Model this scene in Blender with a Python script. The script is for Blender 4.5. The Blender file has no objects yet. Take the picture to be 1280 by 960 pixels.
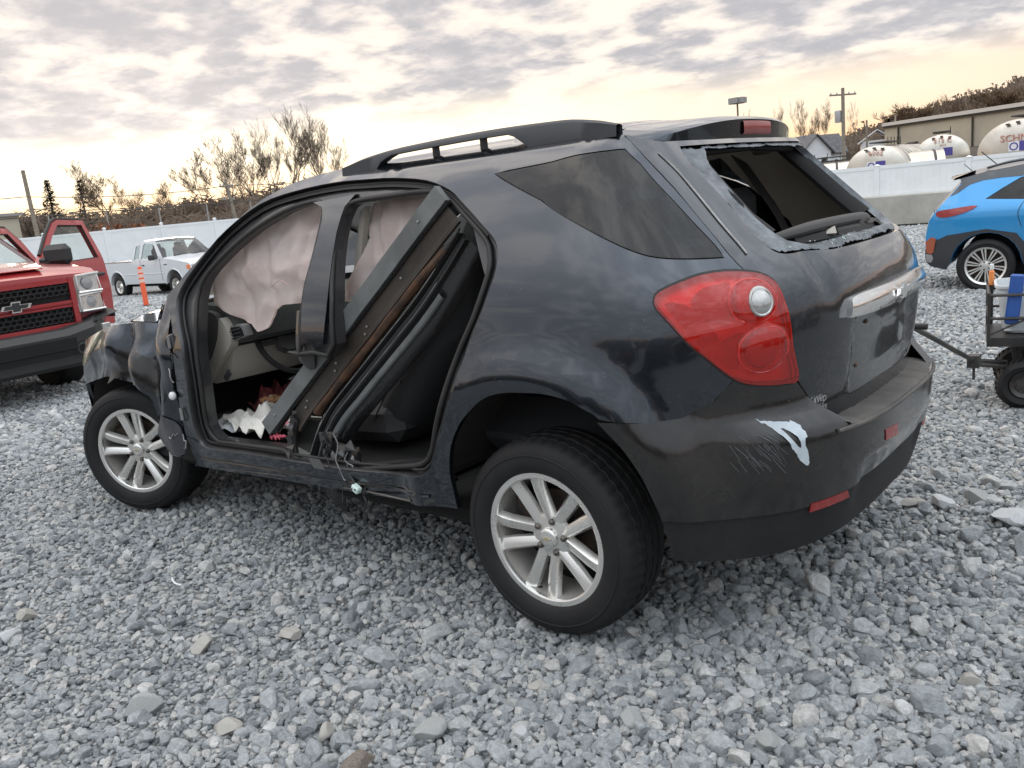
import bpy, math, random, numpy as np
from math import sin, cos, pi, radians, atan2, hypot
from mathutils import Vector, Matrix, noise
from mathutils.geometry import delaunay_2d_cdt
# ---------------------------------------------------------------- camera, sky, sun, exposure
SC = bpy.context.scene
CAM_LOC = Vector((-1.7242, 3.0161, 1.4833)); YAW, PIT, ROL, FPX = -0.8693, -0.2093, -0.0997, 1071.5
cam = bpy.data.cameras.new('camera'); camo = bpy.data.objects.new('camera', cam); SC.collection.objects.link(camo)
fw = Vector((cos(PIT)*cos(YAW), cos(PIT)*sin(YAW), sin(PIT))); rt = fw.cross(Vector((0, 0, 1))).normalized(); up = rt.cross(fw)
c_, s_ = cos(ROL), sin(ROL); r2 = c_*rt + s_*up; u2 = -s_*rt + c_*up
camo.matrix_world = Matrix.Translation(CAM_LOC) @ Matrix((r2, u2, -fw)).transposed().to_4x4()
cam.sensor_width = 36; cam.lens = 36*FPX/1280; cam.clip_start = .05; cam.clip_end = 3000
cam.dof.use_dof = False
SC.camera = camo
SC.view_settings.view_transform = 'Standard'; SC.view_settings.look = 'None'; SC.view_settings.gamma = 1; SC.view_settings.exposure = 0.18
SUN_AZ = radians(-28); SUN_EL = radians(5)
W_ = bpy.data.worlds.new('World'); SC.world = W_; W_.use_nodes = True
def nt_new(nt, t, **k):
    n = nt.nodes.new(t)
    for a, b in k.items(): setattr(n, a, b)
    return n
def build_world():
    nt = W_.node_tree; nt.nodes.clear(); L = nt.links.new
    out = nt_new(nt, 'ShaderNodeOutputWorld')
    sky = nt_new(nt, 'ShaderNodeTexSky', sky_type='NISHITA', sun_disc=False)
    sky.sun_elevation = SUN_EL; sky.sun_rotation = pi/2-SUN_AZ
    b1 = nt_new(nt, 'ShaderNodeBackground'); b1.inputs[1].default_value = .05
    hs = nt_new(nt, 'ShaderNodeHueSaturation'); hs.inputs['Saturation'].default_value = .45; hs.inputs['Value'].default_value = .12; L(sky.outputs[0], hs.inputs['Color']); L(hs.outputs[0], b1.inputs[0])
    tc = nt_new(nt, 'ShaderNodeTexCoord')
    sp = nt_new(nt, 'ShaderNodeSeparateXYZ'); L(tc.outputs['Generated'], sp.inputs[0])
    def M(op, a, b=None, c=None, clamp=False):
        n = nt_new(nt, 'ShaderNodeMath', operation=op, use_clamp=clamp)
        for i, v in enumerate((a, b, c)):
            if v is None: continue
            if hasattr(v, 'is_output'): L(v, n.inputs[i])
            else: n.inputs[i].default_value = v
        return n.outputs[0]
    def mix(f, a, b):
        n = nt_new(nt, 'ShaderNodeMix', data_type='RGBA')
        for i, v in ((0, f), (6, a), (7, b)):
            if hasattr(v, 'is_output'): L(v, n.inputs[i])
            else: n.inputs[i].default_value = v
        return n.outputs[2]
    x, y, z = sp.outputs
    zz = M('MAXIMUM', z, 0.0)
    # clouds lie on a high flat deck: project the direction on it
    den = M('ADD', zz, .19)
    cx = M('DIVIDE', x, den); cy = M('DIVIDE', y, den)
    def comb(kx, ky, off):
        c = nt_new(nt, 'ShaderNodeCombineXYZ'); L(M('MULTIPLY', cx, kx), c.inputs[0]); L(M('MULTIPLY', cy, ky), c.inputs[1]); c.inputs[2].default_value = off; return c.outputs[0]
    def nz(vec, sc, det, ro=.55, dist=0.0):
        n = nt_new(nt, 'ShaderNodeTexNoise'); L(vec, n.inputs['Vector']); n.inputs['Scale'].default_value = sc; n.inputs['Detail'].default_value = det; n.inputs['Roughness'].default_value = ro; n.inputs['Distortion'].default_value = dist; return n.outputs[0]
    def ramp(v, a, b):
        n = nt_new(nt, 'ShaderNodeMapRange', interpolation_type='SMOOTHSTEP'); L(v, n.inputs[0]); n.inputs[1].default_value = a; n.inputs[2].default_value = b; return n.outputs[0]
    n1 = nz(comb(1.15, 1.15, 3.1), 4.6, 6, .50, .12); n2 = nz(comb(1, 1, 9.0), 1.5, 3, .5); n3 = nz(comb(1, 1, 5.), 10.0, 4, .6)
    dens = M('ADD', M('ADD', M('MULTIPLY', n1, .62), M('MULTIPLY', n2, .30)), M('MULTIPLY', n3, .10))
    cl = ramp(dens, .395, .54)
    shade = ramp(M('ADD', M('MULTIPLY', n1, .55), M('MULTIPLY', n3, .45)), .36, .62)
    # nearness to the set sun's azimuth
    sa = M('ADD', M('MULTIPLY', x, cos(SUN_AZ)), M('MULTIPLY', y, sin(SUN_AZ)))
    toward = ramp(sa, -.7, 1.0)
    cloudc = mix(toward, mix(shade, (.78, .83, .88, 1), (.54, .58, .63, 1)), mix(shade, (.74, .68, .665, 1), (.46, .45, .475, 1)))
    gapc = mix(toward, (.90, .96, 1.04, 1), (.98, .87, .76, 1))
    deck = mix(cl, gapc, cloudc)
    # overcast gets brighter overhead
    zen = M('ADD', 1.0, M('MULTIPLY', ramp(zz, .26, .85), 1.7))
    vm = nt_new(nt, 'ShaderNodeVectorMath', operation='SCALE'); L(deck, vm.inputs[0]); L(zen, vm.inputs[3])
    # clear strip under the deck
    edge = M('ADD', zz, M('MULTIPLY', M('SUBTRACT', n2, .5), .07))
    low = M('SUBTRACT', 1.0, ramp(edge, .075, .125))
    warm = mix(ramp(sa, .80, .99), mix(ramp(sa, .25, .85), (.80, .58, .47, 1), (1.10, .92, .70, 1)), (1.45, 1.24, .92, 1))
    hor = mix(ramp(zz, 0.0, .075), mix(ramp(sa, .25, .92), (.85, .52, .32, 1), (1.30, .72, .22, 1)), warm)
    col = mix(low, vm.outputs[0], hor)
    below = ramp(z, -.02, 0.0)
    col2 = mix(below, (.10, .10, .10, 1), col)
    b2 = nt_new(nt, 'ShaderNodeBackground'); L(col2, b2.inputs[0]); b2.inputs[1].default_value = 1.0
    ad = nt_new(nt, 'ShaderNodeAddShader'); L(b1.outputs[0], ad.inputs[0]); L(b2.outputs[0], ad.inputs[1]); L(ad.outputs[0], out.inputs[0])
build_world()
sl = bpy.data.lights.new('sun', 'SUN'); sl.energy = .7; sl.angle = radians(14); sl.color = (1, .80, .58)
so = bpy.data.objects.new('sun', sl); SC.collection.objects.link(so)
so.rotation_euler = Vector((cos(SUN_EL)*cos(SUN_AZ), cos(SUN_EL)*sin(SUN_AZ), sin(SUN_EL))).to_track_quat('Z', 'Y').to_euler()
# ---------------------------------------------------------------- helpers
COL = SC.collection
R = random.Random(7)
def tag(o, label=None, cat=None, group=None, kind=None):
    for k, v in (('label', label), ('category', cat), ('group', group), ('kind', kind)):
        if v: o[k] = v
    return o
def thing(name, label, cat, loc=(0, 0, 0), rz=0, group=None):
    o = bpy.data.objects.new(name, None); COL.objects.link(o); o.location = loc; o.rotation_euler = (0, 0, rz); o.empty_display_size = .2
    return tag(o, label, cat, group)
def copy_tree(o, parent=None):
    c = o.copy(); COL.objects.link(c); c.parent = parent
    for ch in o.children: copy_tree(ch, c)
    return c
class MB:
    def __init__(s): s.v = []; s.f = []
    def add(s, vs, fs):
        n = len(s.v); s.v += [tuple(map(float, q)) for q in vs]; s.f += [tuple(i+n for i in f) for f in fs]; return s
    def box(s, c, d, rot=None, bev=0):
        hx, hy, hz = d[0]/2, d[1]/2, d[2]/2
        if bev > 0:
            b = min(bev, hx*.9, hy*.9, hz*.9); vs = []
            for sx in (-1, 1):
                for sy in (-1, 1):
                    for sz in (-1, 1):
                        vs += [(sx*hx, sy*(hy-b), sz*(hz-b)), (sx*(hx-b), sy*hy, sz*(hz-b)), (sx*(hx-b), sy*(hy-b), sz*hz)]
            return s.hull([(Matrix.Identity(3) if rot is None else rot) @ Vector(q)+Vector(c) for q in vs])
        vs = [(x, y, z) for x in (-hx, hx) for y in (-hy, hy) for z in (-hz, hz)]
        if rot is not None: vs = [rot @ Vector(q) for q in vs]
        vs = [(q[0]+c[0], q[1]+c[1], q[2]+c[2]) for q in vs]
        return s.add(vs, [(0, 1, 3, 2), (4, 6, 7, 5), (0, 4, 5, 1), (2, 3, 7, 6), (0, 2, 6, 4), (1, 5, 7, 3)])
    def hull(s, pts):
        import bmesh
        bm = bmesh.new()
        for q in pts: bm.verts.new(q)
        bmesh.ops.convex_hull(bm, input=list(bm.verts))
        bm.verts.index_update(); n = len(s.v); s.v += [tuple(v.co) for v in bm.verts]; s.f += [tuple(v.index+n for v in f.verts) for f in bm.faces]; bm.free(); return s
    def grid(s, rows, closed_u=False, closed_v=False):
        m = len(rows); k = len(rows[0]); n = len(s.v)
        for r in rows: s.v += [tuple(map(float, q)) for q in r]
        for i in range(m if closed_v else m-1):
            for j in range(k if closed_u else k-1):
                a = i*k+j; b = i*k+(j+1) % k; c = ((i+1) % m)*k+(j+1) % k; d = ((i+1) % m)*k+j
                s.f.append((n+a, n+b, n+c, n+d))
        return s
    def tube(s, pts, r, n=8, cap=True, flat=1.0):
        pts = [Vector(q) for q in pts]; rows = []
        rs = r if hasattr(r, '__len__') else [r]*len(pts)
        a = None
        for i, q in enumerate(pts):
            t = (pts[min(i+1, len(pts)-1)]-pts[max(i-1, 0)])
            if t.length < 1e-9: t = Vector((0, 0, 1))
            t.normalize()
            if a is None: a = t.orthogonal().normalized()
            else:
                a = a-t*a.dot(t)
                if a.length < 1e-6: a = t.orthogonal()
                a.normalize()
            b = t.cross(a)
            rows.append([q+(a*cos(2*pi*k/n)+b*sin(2*pi*k/n)*flat)*rs[i] for k in range(n)])
        m = len(s.v); s.grid(rows, closed_u=True)
        if cap and n > 2:
            s.f.append(tuple(m+k for k in range(n))); e = m+(len(rows)-1)*n; s.f.append(tuple(e+n-1-k for k in range(n)))
        return s
    def lathe(s, prof, o, n=32, axis='y', fn=None, closed=False):
        # prof: (radius, offset along axis)
        rows = []
        for k in range(n):
            t = 2*pi*k/n; row = []
            for i, (r, h) in enumerate(prof):
                if fn: r, h = fn(i, k, r, h)
                if axis == 'y': row.append((o[0]+r*cos(t), o[1]+h, o[2]+r*sin(t)))
                elif axis == 'z': row.append((o[0]+r*cos(t), o[1]+r*sin(t), o[2]+h))
                else: row.append((o[0]+h, o[1]+r*cos(t), o[2]+r*sin(t)))
            rows.append(row)
        return s.grid(rows, closed_v=True, closed_u=closed)
    def ext(s, poly, vec):
        """closed prism: 3d polygon pushed along vec"""
        v = Vector(vec); n = len(poly); a = [Vector(q) for q in poly]; m = len(s.v)
        s.v += [tuple(q) for q in a]+[tuple(q+v) for q in a]
        s.f.append(tuple(m+i for i in range(n))); s.f.append(tuple(m+n+i for i in reversed(range(n))))
        for i in range(n): j = (i+1) % n; s.f.append((m+j, m+i, m+n+i, m+n+j))
        return s
    def build(s, name, mat, parent=None, ang=35, kind=None, fix=True, label=None):
        me = bpy.data.meshes.new(name); me.from_pydata(s.v, [], s.f)
        if fix:
            import bmesh
            bm = bmesh.new(); bm.from_mesh(me); bmesh.ops.recalc_face_normals(bm, faces=bm.faces); bm.to_mesh(me); bm.free()
        me.polygons.foreach_set('use_smooth', [True]*len(me.polygons))
        if ang < 180: me.set_sharp_from_angle(angle=radians(ang))
        if mat: me.materials.append(mat)
        o = bpy.data.objects.new(name, me); COL.objects.link(o); o.parent = parent
        if kind: o['kind'] = kind
        if label: o['label'] = label
        return o
def cr(pts, n=4, closed=False):
    """Catmull-Rom through the points"""
    p = [np.array(q, float) for q in pts]; N = len(p); out = []
    rng = range(N if closed else N-1)
    for i in rng:
        a = p[(i-1) % N] if (closed or i > 0) else p[i]; b = p[i]; c = p[(i+1) % N]; d = p[(i+2) % N] if (closed or i+2 < N) else p[(i+1) % N]
        for k in range(n):
            t = k/n; out.append(.5*((2*b)+(-a+c)*t+(2*a-5*b+4*c-d)*t*t+(-a+3*b-3*c+d)*t**3))
    if not closed: out.append(p[-1])
    return [tuple(q) for q in out]
def resamp(poly, sp):
    out = []
    for i in range(len(poly)):
        a = np.array(poly[i]); b = np.array(poly[(i+1) % len(poly)]); n = max(1, int(math.ceil(np.hypot(*(b-a))/sp)))
        for k in range(n): out.append(tuple(a+(b-a)*k/n))
    return out
def inside(X, Y_, poly):
    r = np.zeros(X.shape, bool); n = len(poly)
    for i in range(n):
        x1, y1 = poly[i]; x2, y2 = poly[(i+1) % n]
        if y1 == y2: continue
        c = ((y1 > Y_) != (y2 > Y_)) & (X < (x2-x1)*(Y_-y1)/(y2-y1)+x1); r ^= c
    return r
def patch(mb, outer, holes, sp, fn, hem=None, hole_hem=None, esp=None):
    """sheet over a 2d outline (with holes); fn(u,v)->xyz arrays; hem = function(points)->points: a returned edge"""
    esp = esp or sp
    loops = [resamp(outer, esp)]+[resamp(h, esp) for h in holes]
    V = []; E = []
    for l in loops:
        n = len(V); V += l; E += [(n+i, n+(i+1) % len(l)) for i in range(len(l))]
    O = np.array(loops[0]); u0, v0 = O.min(0); u1, v1 = O.max(0)
    gu, gv = np.meshgrid(np.arange(u0+sp*.37, u1, sp), np.arange(v0+sp*.41, v1, sp)); gu = gu+((np.arange(gu.shape[0]) % 2)*sp*.5)[:, None]
    gu = gu.ravel(); gv = gv.ravel(); ok = inside(gu, gv, loops[0])
    for h in loops[1:]: ok &= ~inside(gu, gv, h)
    B = np.array(V); gu = gu[ok]; gv = gv[ok]
    if len(gu):
        k = np.ones(len(gu), bool)
        for i in range(0, len(B), 400):
            d = (gu[:, None]-B[None, i:i+400, 0])**2+(gv[:, None]-B[None, i:i+400, 1])**2; k &= d.min(1) > (sp*.45)**2
        V = V+list(zip(gu[k], gv[k]))
    res = delaunay_2d_cdt([Vector((float(a), float(b))) for a, b in V], E, [], 0, 1e-6)
    nv = np.array([tuple(q) for q in res[0]]); fs = np.array(res[2], int)
    cx = nv[fs].mean(1); ok = inside(cx[:, 0], cx[:, 1], loops[0])
    for h in loops[1:]: ok &= ~inside(cx[:, 0], cx[:, 1], h)
    pts = fn(nv[:, 0], nv[:, 1]); mb.add(pts, [tuple(f) for f in fs[ok]])
    for i, l in enumerate(loops):
        hm = hem if i == 0 else (hole_hem or hem)
        if hm is None: continue
        a = np.array(l); p0 = fn(a[:, 0], a[:, 1]); p1 = hm(a[:, 0], a[:, 1])
        mb.grid([list(p0)+[p0[0]], list(p1)+[p1[0]]])
    return mb
# ---------------------------------------------------------------- materials
def mat(name, col, rough=.6, metal=0, coat=0, spec=.5, var=0, vsc=8, bump=0, bsc=40, dust=0, dcol=(.30, .27, .23), dsc=3, col2=None, emit=None, alpha=1, trans=0, coatr=.03, rnd=0, bdist=.02, speck=0, ior=None, streak=None):
    m = bpy.data.materials.new(name); m.use_nodes = True; nt = m.node_tree; L = nt.links.new; b = nt.nodes['Principled BSDF']
    b.inputs['Base Color'].default_value = (*col, 1); b.inputs['Roughness'].default_value = rough; b.inputs['Metallic'].default_value = metal
    b.inputs['Coat Weight'].default_value = coat; b.inputs['Coat Roughness'].default_value = coatr; b.inputs['Specular IOR Level'].default_value = spec
    b.inputs['Transmission Weight'].default_value = trans; b.inputs['Alpha'].default_value = alpha
    if ior: b.inputs['IOR'].default_value = ior
    tc = nt.nodes.new('ShaderNodeTexCoord').outputs['Object']
    def nz(sc, det=5, ro=.6, vec=None):
        n = nt.nodes.new('ShaderNodeTexNoise'); L(vec or tc, n.inputs['Vector']); n.inputs['Scale'].default_value = sc; n.inputs['Detail'].default_value = det; n.inputs['Roughness'].default_value = ro; return n.outputs[0]
    def rmp(v, a, c, lo=0, hi=1):
        n = nt.nodes.new('ShaderNodeMapRange'); L(v, n.inputs[0]); n.inputs[1].default_value = a; n.inputs[2].default_value = c; n.inputs[3].default_value = lo; n.inputs[4].default_value = hi; return n.outputs[0]
    def mix(f, a, c):
        n = nt.nodes.new('ShaderNodeMix'); n.data_type = 'RGBA'
        for i, v in ((0, f), (6, a), (7, c)):
            if hasattr(v, 'is_output'): L(v, n.inputs[i])
            else: n.inputs[i].default_value = (*v, 1) if hasattr(v, '__len__') and len(v) == 3 else v
        return n.outputs[2]
    cur = tuple(col)
    if var or col2:
        c2 = col2 or tuple(max(0, c*(1-var)) for c in col); c1 = col if col2 else tuple(min(1, c*(1+var)) for c in col)
        cur = mix(rmp(nz(vsc), .35, .65), c1, c2)
    if rnd:
        oi = nt.nodes.new('ShaderNodeObjectInfo').outputs['Random']; hv = nt.nodes.new('ShaderNodeHueSaturation')
        if hasattr(cur, 'is_output'): L(cur, hv.inputs['Color'])
        else: hv.inputs['Color'].default_value = (*cur, 1)
        L(rmp(oi, 0, 1, 1-rnd, 1+rnd), hv.inputs['Value']); cur = hv.outputs[0]
    if dust:
        n1 = nz(dsc, 6, .65); n2 = nz(dsc*14, 4, .7)
        a = nt.nodes.new('ShaderNodeMath'); a.operation = 'MULTIPLY'; L(rmp(n1, .35, .75), a.inputs[0]); L(rmp(n2, .3, .7, .45, 1.), a.inputs[1])
        a2 = nt.nodes.new('ShaderNodeMath'); a2.operation = 'MULTIPLY'; a2.use_clamp = True; L(a.outputs[0], a2.inputs[0]); a2.inputs[1].default_value = dust
        f = a2.outputs[0]
        if speck:
            vo = nt.nodes.new('ShaderNodeTexVoronoi'); L(tc, vo.inputs['Vector']); vo.inputs['Scale'].default_value = 60
            s1 = rmp(vo.outputs['Distance'], .05, .14, 1, 0); s2 = rmp(nz(7, 2), .56, .62); s3 = nt.nodes.new('ShaderNodeMath'); s3.operation = 'MULTIPLY'; L(s1, s3.inputs[0]); L(s2, s3.inputs[1])
            s4 = nt.nodes.new('ShaderNodeMath'); s4.operation = 'MULTIPLY'; L(s3.outputs[0], s4.inputs[0]); s4.inputs[1].default_value = speck
            s5 = nt.nodes.new('ShaderNodeMath'); s5.operation = 'MAXIMUM'; L(f, s5.inputs[0]); L(s4.outputs[0], s5.inputs[1]); f = s5.outputs[0]
        cur = mix(f, cur, dcol)
        L(rmp(f, 0, .7, rough, .85), b.inputs['Roughness'])
        if coat: L(rmp(f, 0, .6, coat, .0), b.inputs['Coat Weight'])
        if metal: L(rmp(f, 0, .6, metal, 0), b.inputs['Metallic'])
    if hasattr(cur, 'is_output'): L(cur, b.inputs['Base Color'])
    if bump:
        bp = nt.nodes.new('ShaderNodeBump'); bp.inputs['Strength'].default_value = bump; bp.inputs['Distance'].default_value = bdist; L(nz(bsc, 5), bp.inputs['Height']); L(bp.outputs[0], b.inputs['Normal'])
        if coat: L(bp.outputs[0], b.inputs['Coat Normal'])
    if emit: b.inputs['Emission Color'].default_value = (*emit[0], 1); b.inputs['Emission Strength'].default_value = emit[1]
    return m
def glassmat(name, tint, k, rough=.0):
    m = bpy.data.materials.new(name); m.use_nodes = True; nt = m.node_tree; nt.nodes.clear(); L = nt.links.new
    o = nt.nodes.new('ShaderNodeOutputMaterial'); g = nt.nodes.new('ShaderNodeBsdfGlossy'); g.inputs['Roughness'].default_value = .02+rough; g.inputs['Color'].default_value = (1, 1, 1, 1)
    t = nt.nodes.new('ShaderNodeBsdfTransparent'); t.inputs[0].default_value = (*tint, 1); d = nt.nodes.new('ShaderNodeBsdfDiffuse'); d.inputs[0].default_value = (.25, .24, .22, 1)
    tc = nt.nodes.new('ShaderNodeTexCoord'); n = nt.nodes.new('ShaderNodeTexNoise'); L(tc.outputs['Object'], n.inputs['Vector']); n.inputs['Scale'].default_value = 5; n.inputs['Detail'].default_value = 6
    mr = nt.nodes.new('ShaderNodeMapRange'); L(n.outputs[0], mr.inputs[0]); mr.inputs[1].default_value = .35; mr.inputs[2].default_value = .8; mr.inputs[3].default_value = .01; mr.inputs[4].default_value = .08
    a = nt.nodes.new('ShaderNodeMixShader'); L(mr.outputs[0], a.inputs[0]); L(t.outputs[0], a.inputs[1]); L(d.outputs[0], a.inputs[2])
    fr = nt.nodes.new('ShaderNodeFresnel'); fr.inputs[0].default_value = 1.5; mu = nt.nodes.new('ShaderNodeMath'); mu.operation = 'MULTIPLY'; mu.use_clamp = True; L(fr.outputs[0], mu.inputs[0]); mu.inputs[1].default_value = k
    s = nt.nodes.new('ShaderNodeMixShader'); L(mu.outputs[0], s.inputs[0]); L(a.outputs[0], s.inputs[1]); L(g.outputs[0], s.inputs[2]); L(s.outputs[0], o.inputs[0])
    return m
M = dict(
 paint=mat('dark_grey_paint', (.036, .044, .056), .18, .88, 1, dust=.06, coatr=.04, dsc=2.2, speck=.5, bump=.03, bsc=5, bdist=.01, dcol=(.22, .20, .18)),
 paintdirty=mat('dirty_grey_paint', (.026, .0255, .026), .22, .8, .9, dust=.16, dsc=3.4, speck=.6, coatr=.12, dcol=(.20, .18, .16), bump=.05, bsc=9, bdist=.01),
 jamb=mat('jamb_paint', (.022, .023, .026), .35, .2, .6, dust=.35, dsc=4, dcol=(.14, .13, .12)),
 paintgate=mat('dusty_grey_paint', (.034, .039, .047), .20, .85, 1, dust=.15, dsc=3.4, speck=.5, coatr=.06, dcol=(.20, .18, .16), bump=.04, bsc=9, bdist=.01),
 plastic=mat('black_plastic', (.014, .014, .015), .6, spec=.3, bump=.25, bsc=220, bdist=.002, dust=.15, dcol=(.14, .13, .12)),
 rubber=mat('black_rubber', (.014, .014, .014), .5, dust=.3, dcol=(.08, .075, .07)),
 tyre=mat('tyre_rubber', (.014, .014, .015), .68, dust=.2, dsc=7, dcol=(.07, .066, .06), bump=.2, bsc=90, bdist=.002, spec=.3),
 alloy=mat('silver_alloy', (.82, .81, .78), .24, .85, .5, dust=.22, dsc=6, dcol=(.30, .27, .22)),
 alloydark=mat('alloy_barrel', (.40, .39, .37), .45, .6, dust=.7, dsc=6, dcol=(.16, .12, .09)),
 rust=mat('rusty_disc', (.07, .045, .03), .7, .2, col2=(.03, .025, .022), vsc=20),
 chrome=mat('chrome', (.78, .77, .75), .10, 1, dust=.25, dsc=9, dcol=(.35, .32, .28)),
 steel=mat('bare_steel', (.30, .30, .30), .42, .8, var=.3, vsc=12, dust=.5, dcol=(.2, .18, .16)),
 beam=mat('grey_edge_strip', (.13, .14, .14), .5, .2, var=.25, vsc=7, dust=.4, bump=.2, bsc=30, bdist=.003, dcol=(.25, .24, .22)),
 rusty=mat('rusty_panel', (.035, .022, .016), .6, 0, .2, col2=(.12, .055, .025), vsc=14, bump=.4, bsc=30, bdist=.004),
 browntrim=mat('dirty_brown_trim', (.045, .036, .03), .5, 0, .2, col2=(.02, .017, .015), vsc=5, dust=.4, dcol=(.14, .11, .08)),
 glossblack=mat('gloss_black_strip', (.012, .012, .013), .22, 0, .8, dust=.25, dcol=(.1, .095, .09)),
 seat=mat('black_seat_fabric', (.045, .046, .049), .6, bump=.3, bsc=260, bdist=.002, dust=.1, dcol=(.08, .075, .07)),
 carpet=mat('black_carpet', (.010, .010, .010), .95, bump=.5, bsc=150, bdist=.004, dust=.3, dcol=(.07, .06, .05)),
 trimgrey=mat('light_grey_trim', (.40, .375, .33), .6, bump=.15, bsc=200, bdist=.002, dust=.2, dcol=(.25, .22, .18)),
 trimdark=mat('dark_grey_trim', (.06, .062, .065), .55, bump=.15, bsc=200, bdist=.002, dust=.2),
 headliner=mat('beige_headliner', (.62, .57, .48), .9, bump=.2, bsc=200, bdist=.002),
 airbag=mat('pinkish_airbag_cloth', (.95, .83, .79), .9, col2=(.86, .70, .65), vsc=9, bump=.6, bsc=22, bdist=.008),
 red=None, lensred=None, lampsilver=None,
 adhesive=mat('grey_window_adhesive', (.19, .21, .23), .5, .2, col2=(.07, .08, .09), vsc=16, bump=.6, bsc=60, bdist=.004),
 primer=mat('exposed_primer', (.50, .56, .60), .7, var=.1, vsc=30),
 reflector=mat('red_reflector', (.28, .015, .015), .25, 0, .6, dust=.4, dcol=(.1, .05, .04)),
 whitecloth=mat('white_paper_cloth', (.72, .74, .76), .85, bump=.4, bsc=25, bdist=.01),
 redcloth=mat('red_rag', (.32, .07, .07), .9, col2=(.12, .03, .035), vsc=18, bump=.5, bsc=40, bdist=.01),
 browncard=mat('brown_scrap', (.16, .08, .035), .9, var=.3), pinkscrap=mat('pink_scrap', (.65, .22, .27), .8, var=.3),
 plug=mat('pale_green_plastic', (.60, .74, .68), .4), whiteplastic=mat('white_plastic', (.75, .75, .74), .5),
 glass_dark=glassmat('tinted_glass', (.020, .026, .034), .9), glass=glassmat('clear_glass', (.80, .86, .84), 1.2),
 headlamp=mat('headlamp_lens', (.55, .50, .36), .15, 0, 1),
 redpaint=mat('red_truck_paint', (.32, .010, .014), .32, .1, 1, dust=.16, dsc=1.6, dcol=(.42, .26, .22), coatr=.08),
 redinner=mat('red_faded_door_edge', (.34, .05, .05), .5, 0, .4, dust=.5, dsc=3, dcol=(.40, .25, .20)),
 blackbumper=mat('black_powdercoat', (.020, .021, .022), .5, bump=.2, bsc=160, bdist=.002, dust=.5, dcol=(.07, .065, .06)),
 whitepaint=mat('white_truck_paint', (.64, .67, .70), .3, 0, .8, dust=.12),
 bluepaint=mat('bright_blue_paint', (.018, .28, .62), .28, .25, 1, dust=.08),
 cladding=mat('dark_cladding', (.030, .033, .038), .55, dust=.2, dcol=(.1, .1, .1)),
 darkblue=mat('dark_roof_paint', (.025, .03, .04), .3, .2, .8),
 amber=mat('amber_lens', (.85, .22, .05), .3, 0, .6), lampwhite=mat('clear_lamp', (.50, .50, .48), .12, .45, 1, col2=(.30, .30, .29), vsc=9),
 orange=mat('orange_delineator', (.85, .13, .05), .5, dust=.1), paletape=mat('faded_reflective_tape', (.75, .42, .35), .5, col2=(.85, .70, .62), vsc=60),
 vinyl=mat('white_vinyl', (.82, .85, .86), .5, var=.03, vsc=2, dust=.1, dcol=(.5, .5, .48)),
 concrete=mat('weathered_concrete', (.48, .47, .43), .9, col2=(.36, .35, .31), vsc=1.6, bump=.3, bsc=12, dust=.3, dcol=(.2, .19, .17)),
 tank=mat('polished_tank_metal', (.72, .69, .62), .28, .85, col2=(.55, .50, .42), vsc=1.2),
 tankband=mat('dark_band', (.05, .045, .04), .6), decalred=mat('red_lettering', (.52, .22, .17), .6), decalblue=mat('blue_lettering_panel', (.08, .07, .30), .6), decalwhite=mat('white_decal', (.75, .75, .78), .6),
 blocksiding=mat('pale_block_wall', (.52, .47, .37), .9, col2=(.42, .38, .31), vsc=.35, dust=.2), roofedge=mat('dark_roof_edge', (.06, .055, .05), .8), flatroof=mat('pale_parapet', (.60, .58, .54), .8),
 whitesiding=mat('white_siding', (.70, .72, .74), .8, var=.05), shingles=mat('grey_shingles', (.12, .12, .125), .9, var=.3, vsc=4),
 pole=mat('grey_wooden_pole', (.24, .21, .17), .9, var=.2, vsc=6), galv=mat('galvanised_steel', (.35, .35, .35), .5, .5),
 bark=mat('bare_tree_bark', (.15, .115, .09), .95, var=.3, vsc=3, rnd=.2), twig=mat('warm_twigs', (.13, .085, .05), .95, var=.3, vsc=1, rnd=.2),
 conifer=mat('dark_conifer_needles', (.030, .038, .022), .9, var=.4, vsc=3), wood=mat('brown_winter_wood', (.26, .20, .15), .95, col2=(.17, .13, .10), vsc=.15),
 shrub=mat('russet_shrub_leaves', (.20, .075, .035), .9, var=.3, vsc=3), hill=mat('winter_hill', (.07, .055, .038), 1, col2=(.04, .034, .024), vsc=.05),
 cartmetal=mat('black_cart_metal', (.015, .015, .016), .45, dust=.3), tub=mat('translucent_tub', (.74, .78, .80), .3, 0, .3, trans=.25), bluebox=mat('blue_plastic', (.03, .10, .36), .35),
 orangetip=mat('orange_tool_tip', (.80, .28, .08), .5), hingebolt=mat('bolt_steel', (.4, .4, .38), .4, .8), black=mat('void_black', (.006, .006, .006), .9), labelgrey=mat('grey_sill_label', (.11, .11, .11), .6),
)
def lens_red():
    m = glassmat('red_lens', (1.0, .13, .10), 1.3, .0); nt = m.node_tree
    for n in nt.nodes:
        if n.type == 'BSDF_DIFFUSE': n.inputs[0].default_value = (.95, .045, .030, 1)
        if n.type == 'MAP_RANGE': n.inputs[3].default_value = .20; n.inputs[4].default_value = .30
    return m
M['lensred'] = lens_red()
M['lampsilver'] = mat('lamp_reflector_silver', (.85, .80, .78), .35, .35, .3); M['lampdeep'] = mat('lamp_reflector_shade', (.42, .36, .35), .3, .4, .3)

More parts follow.
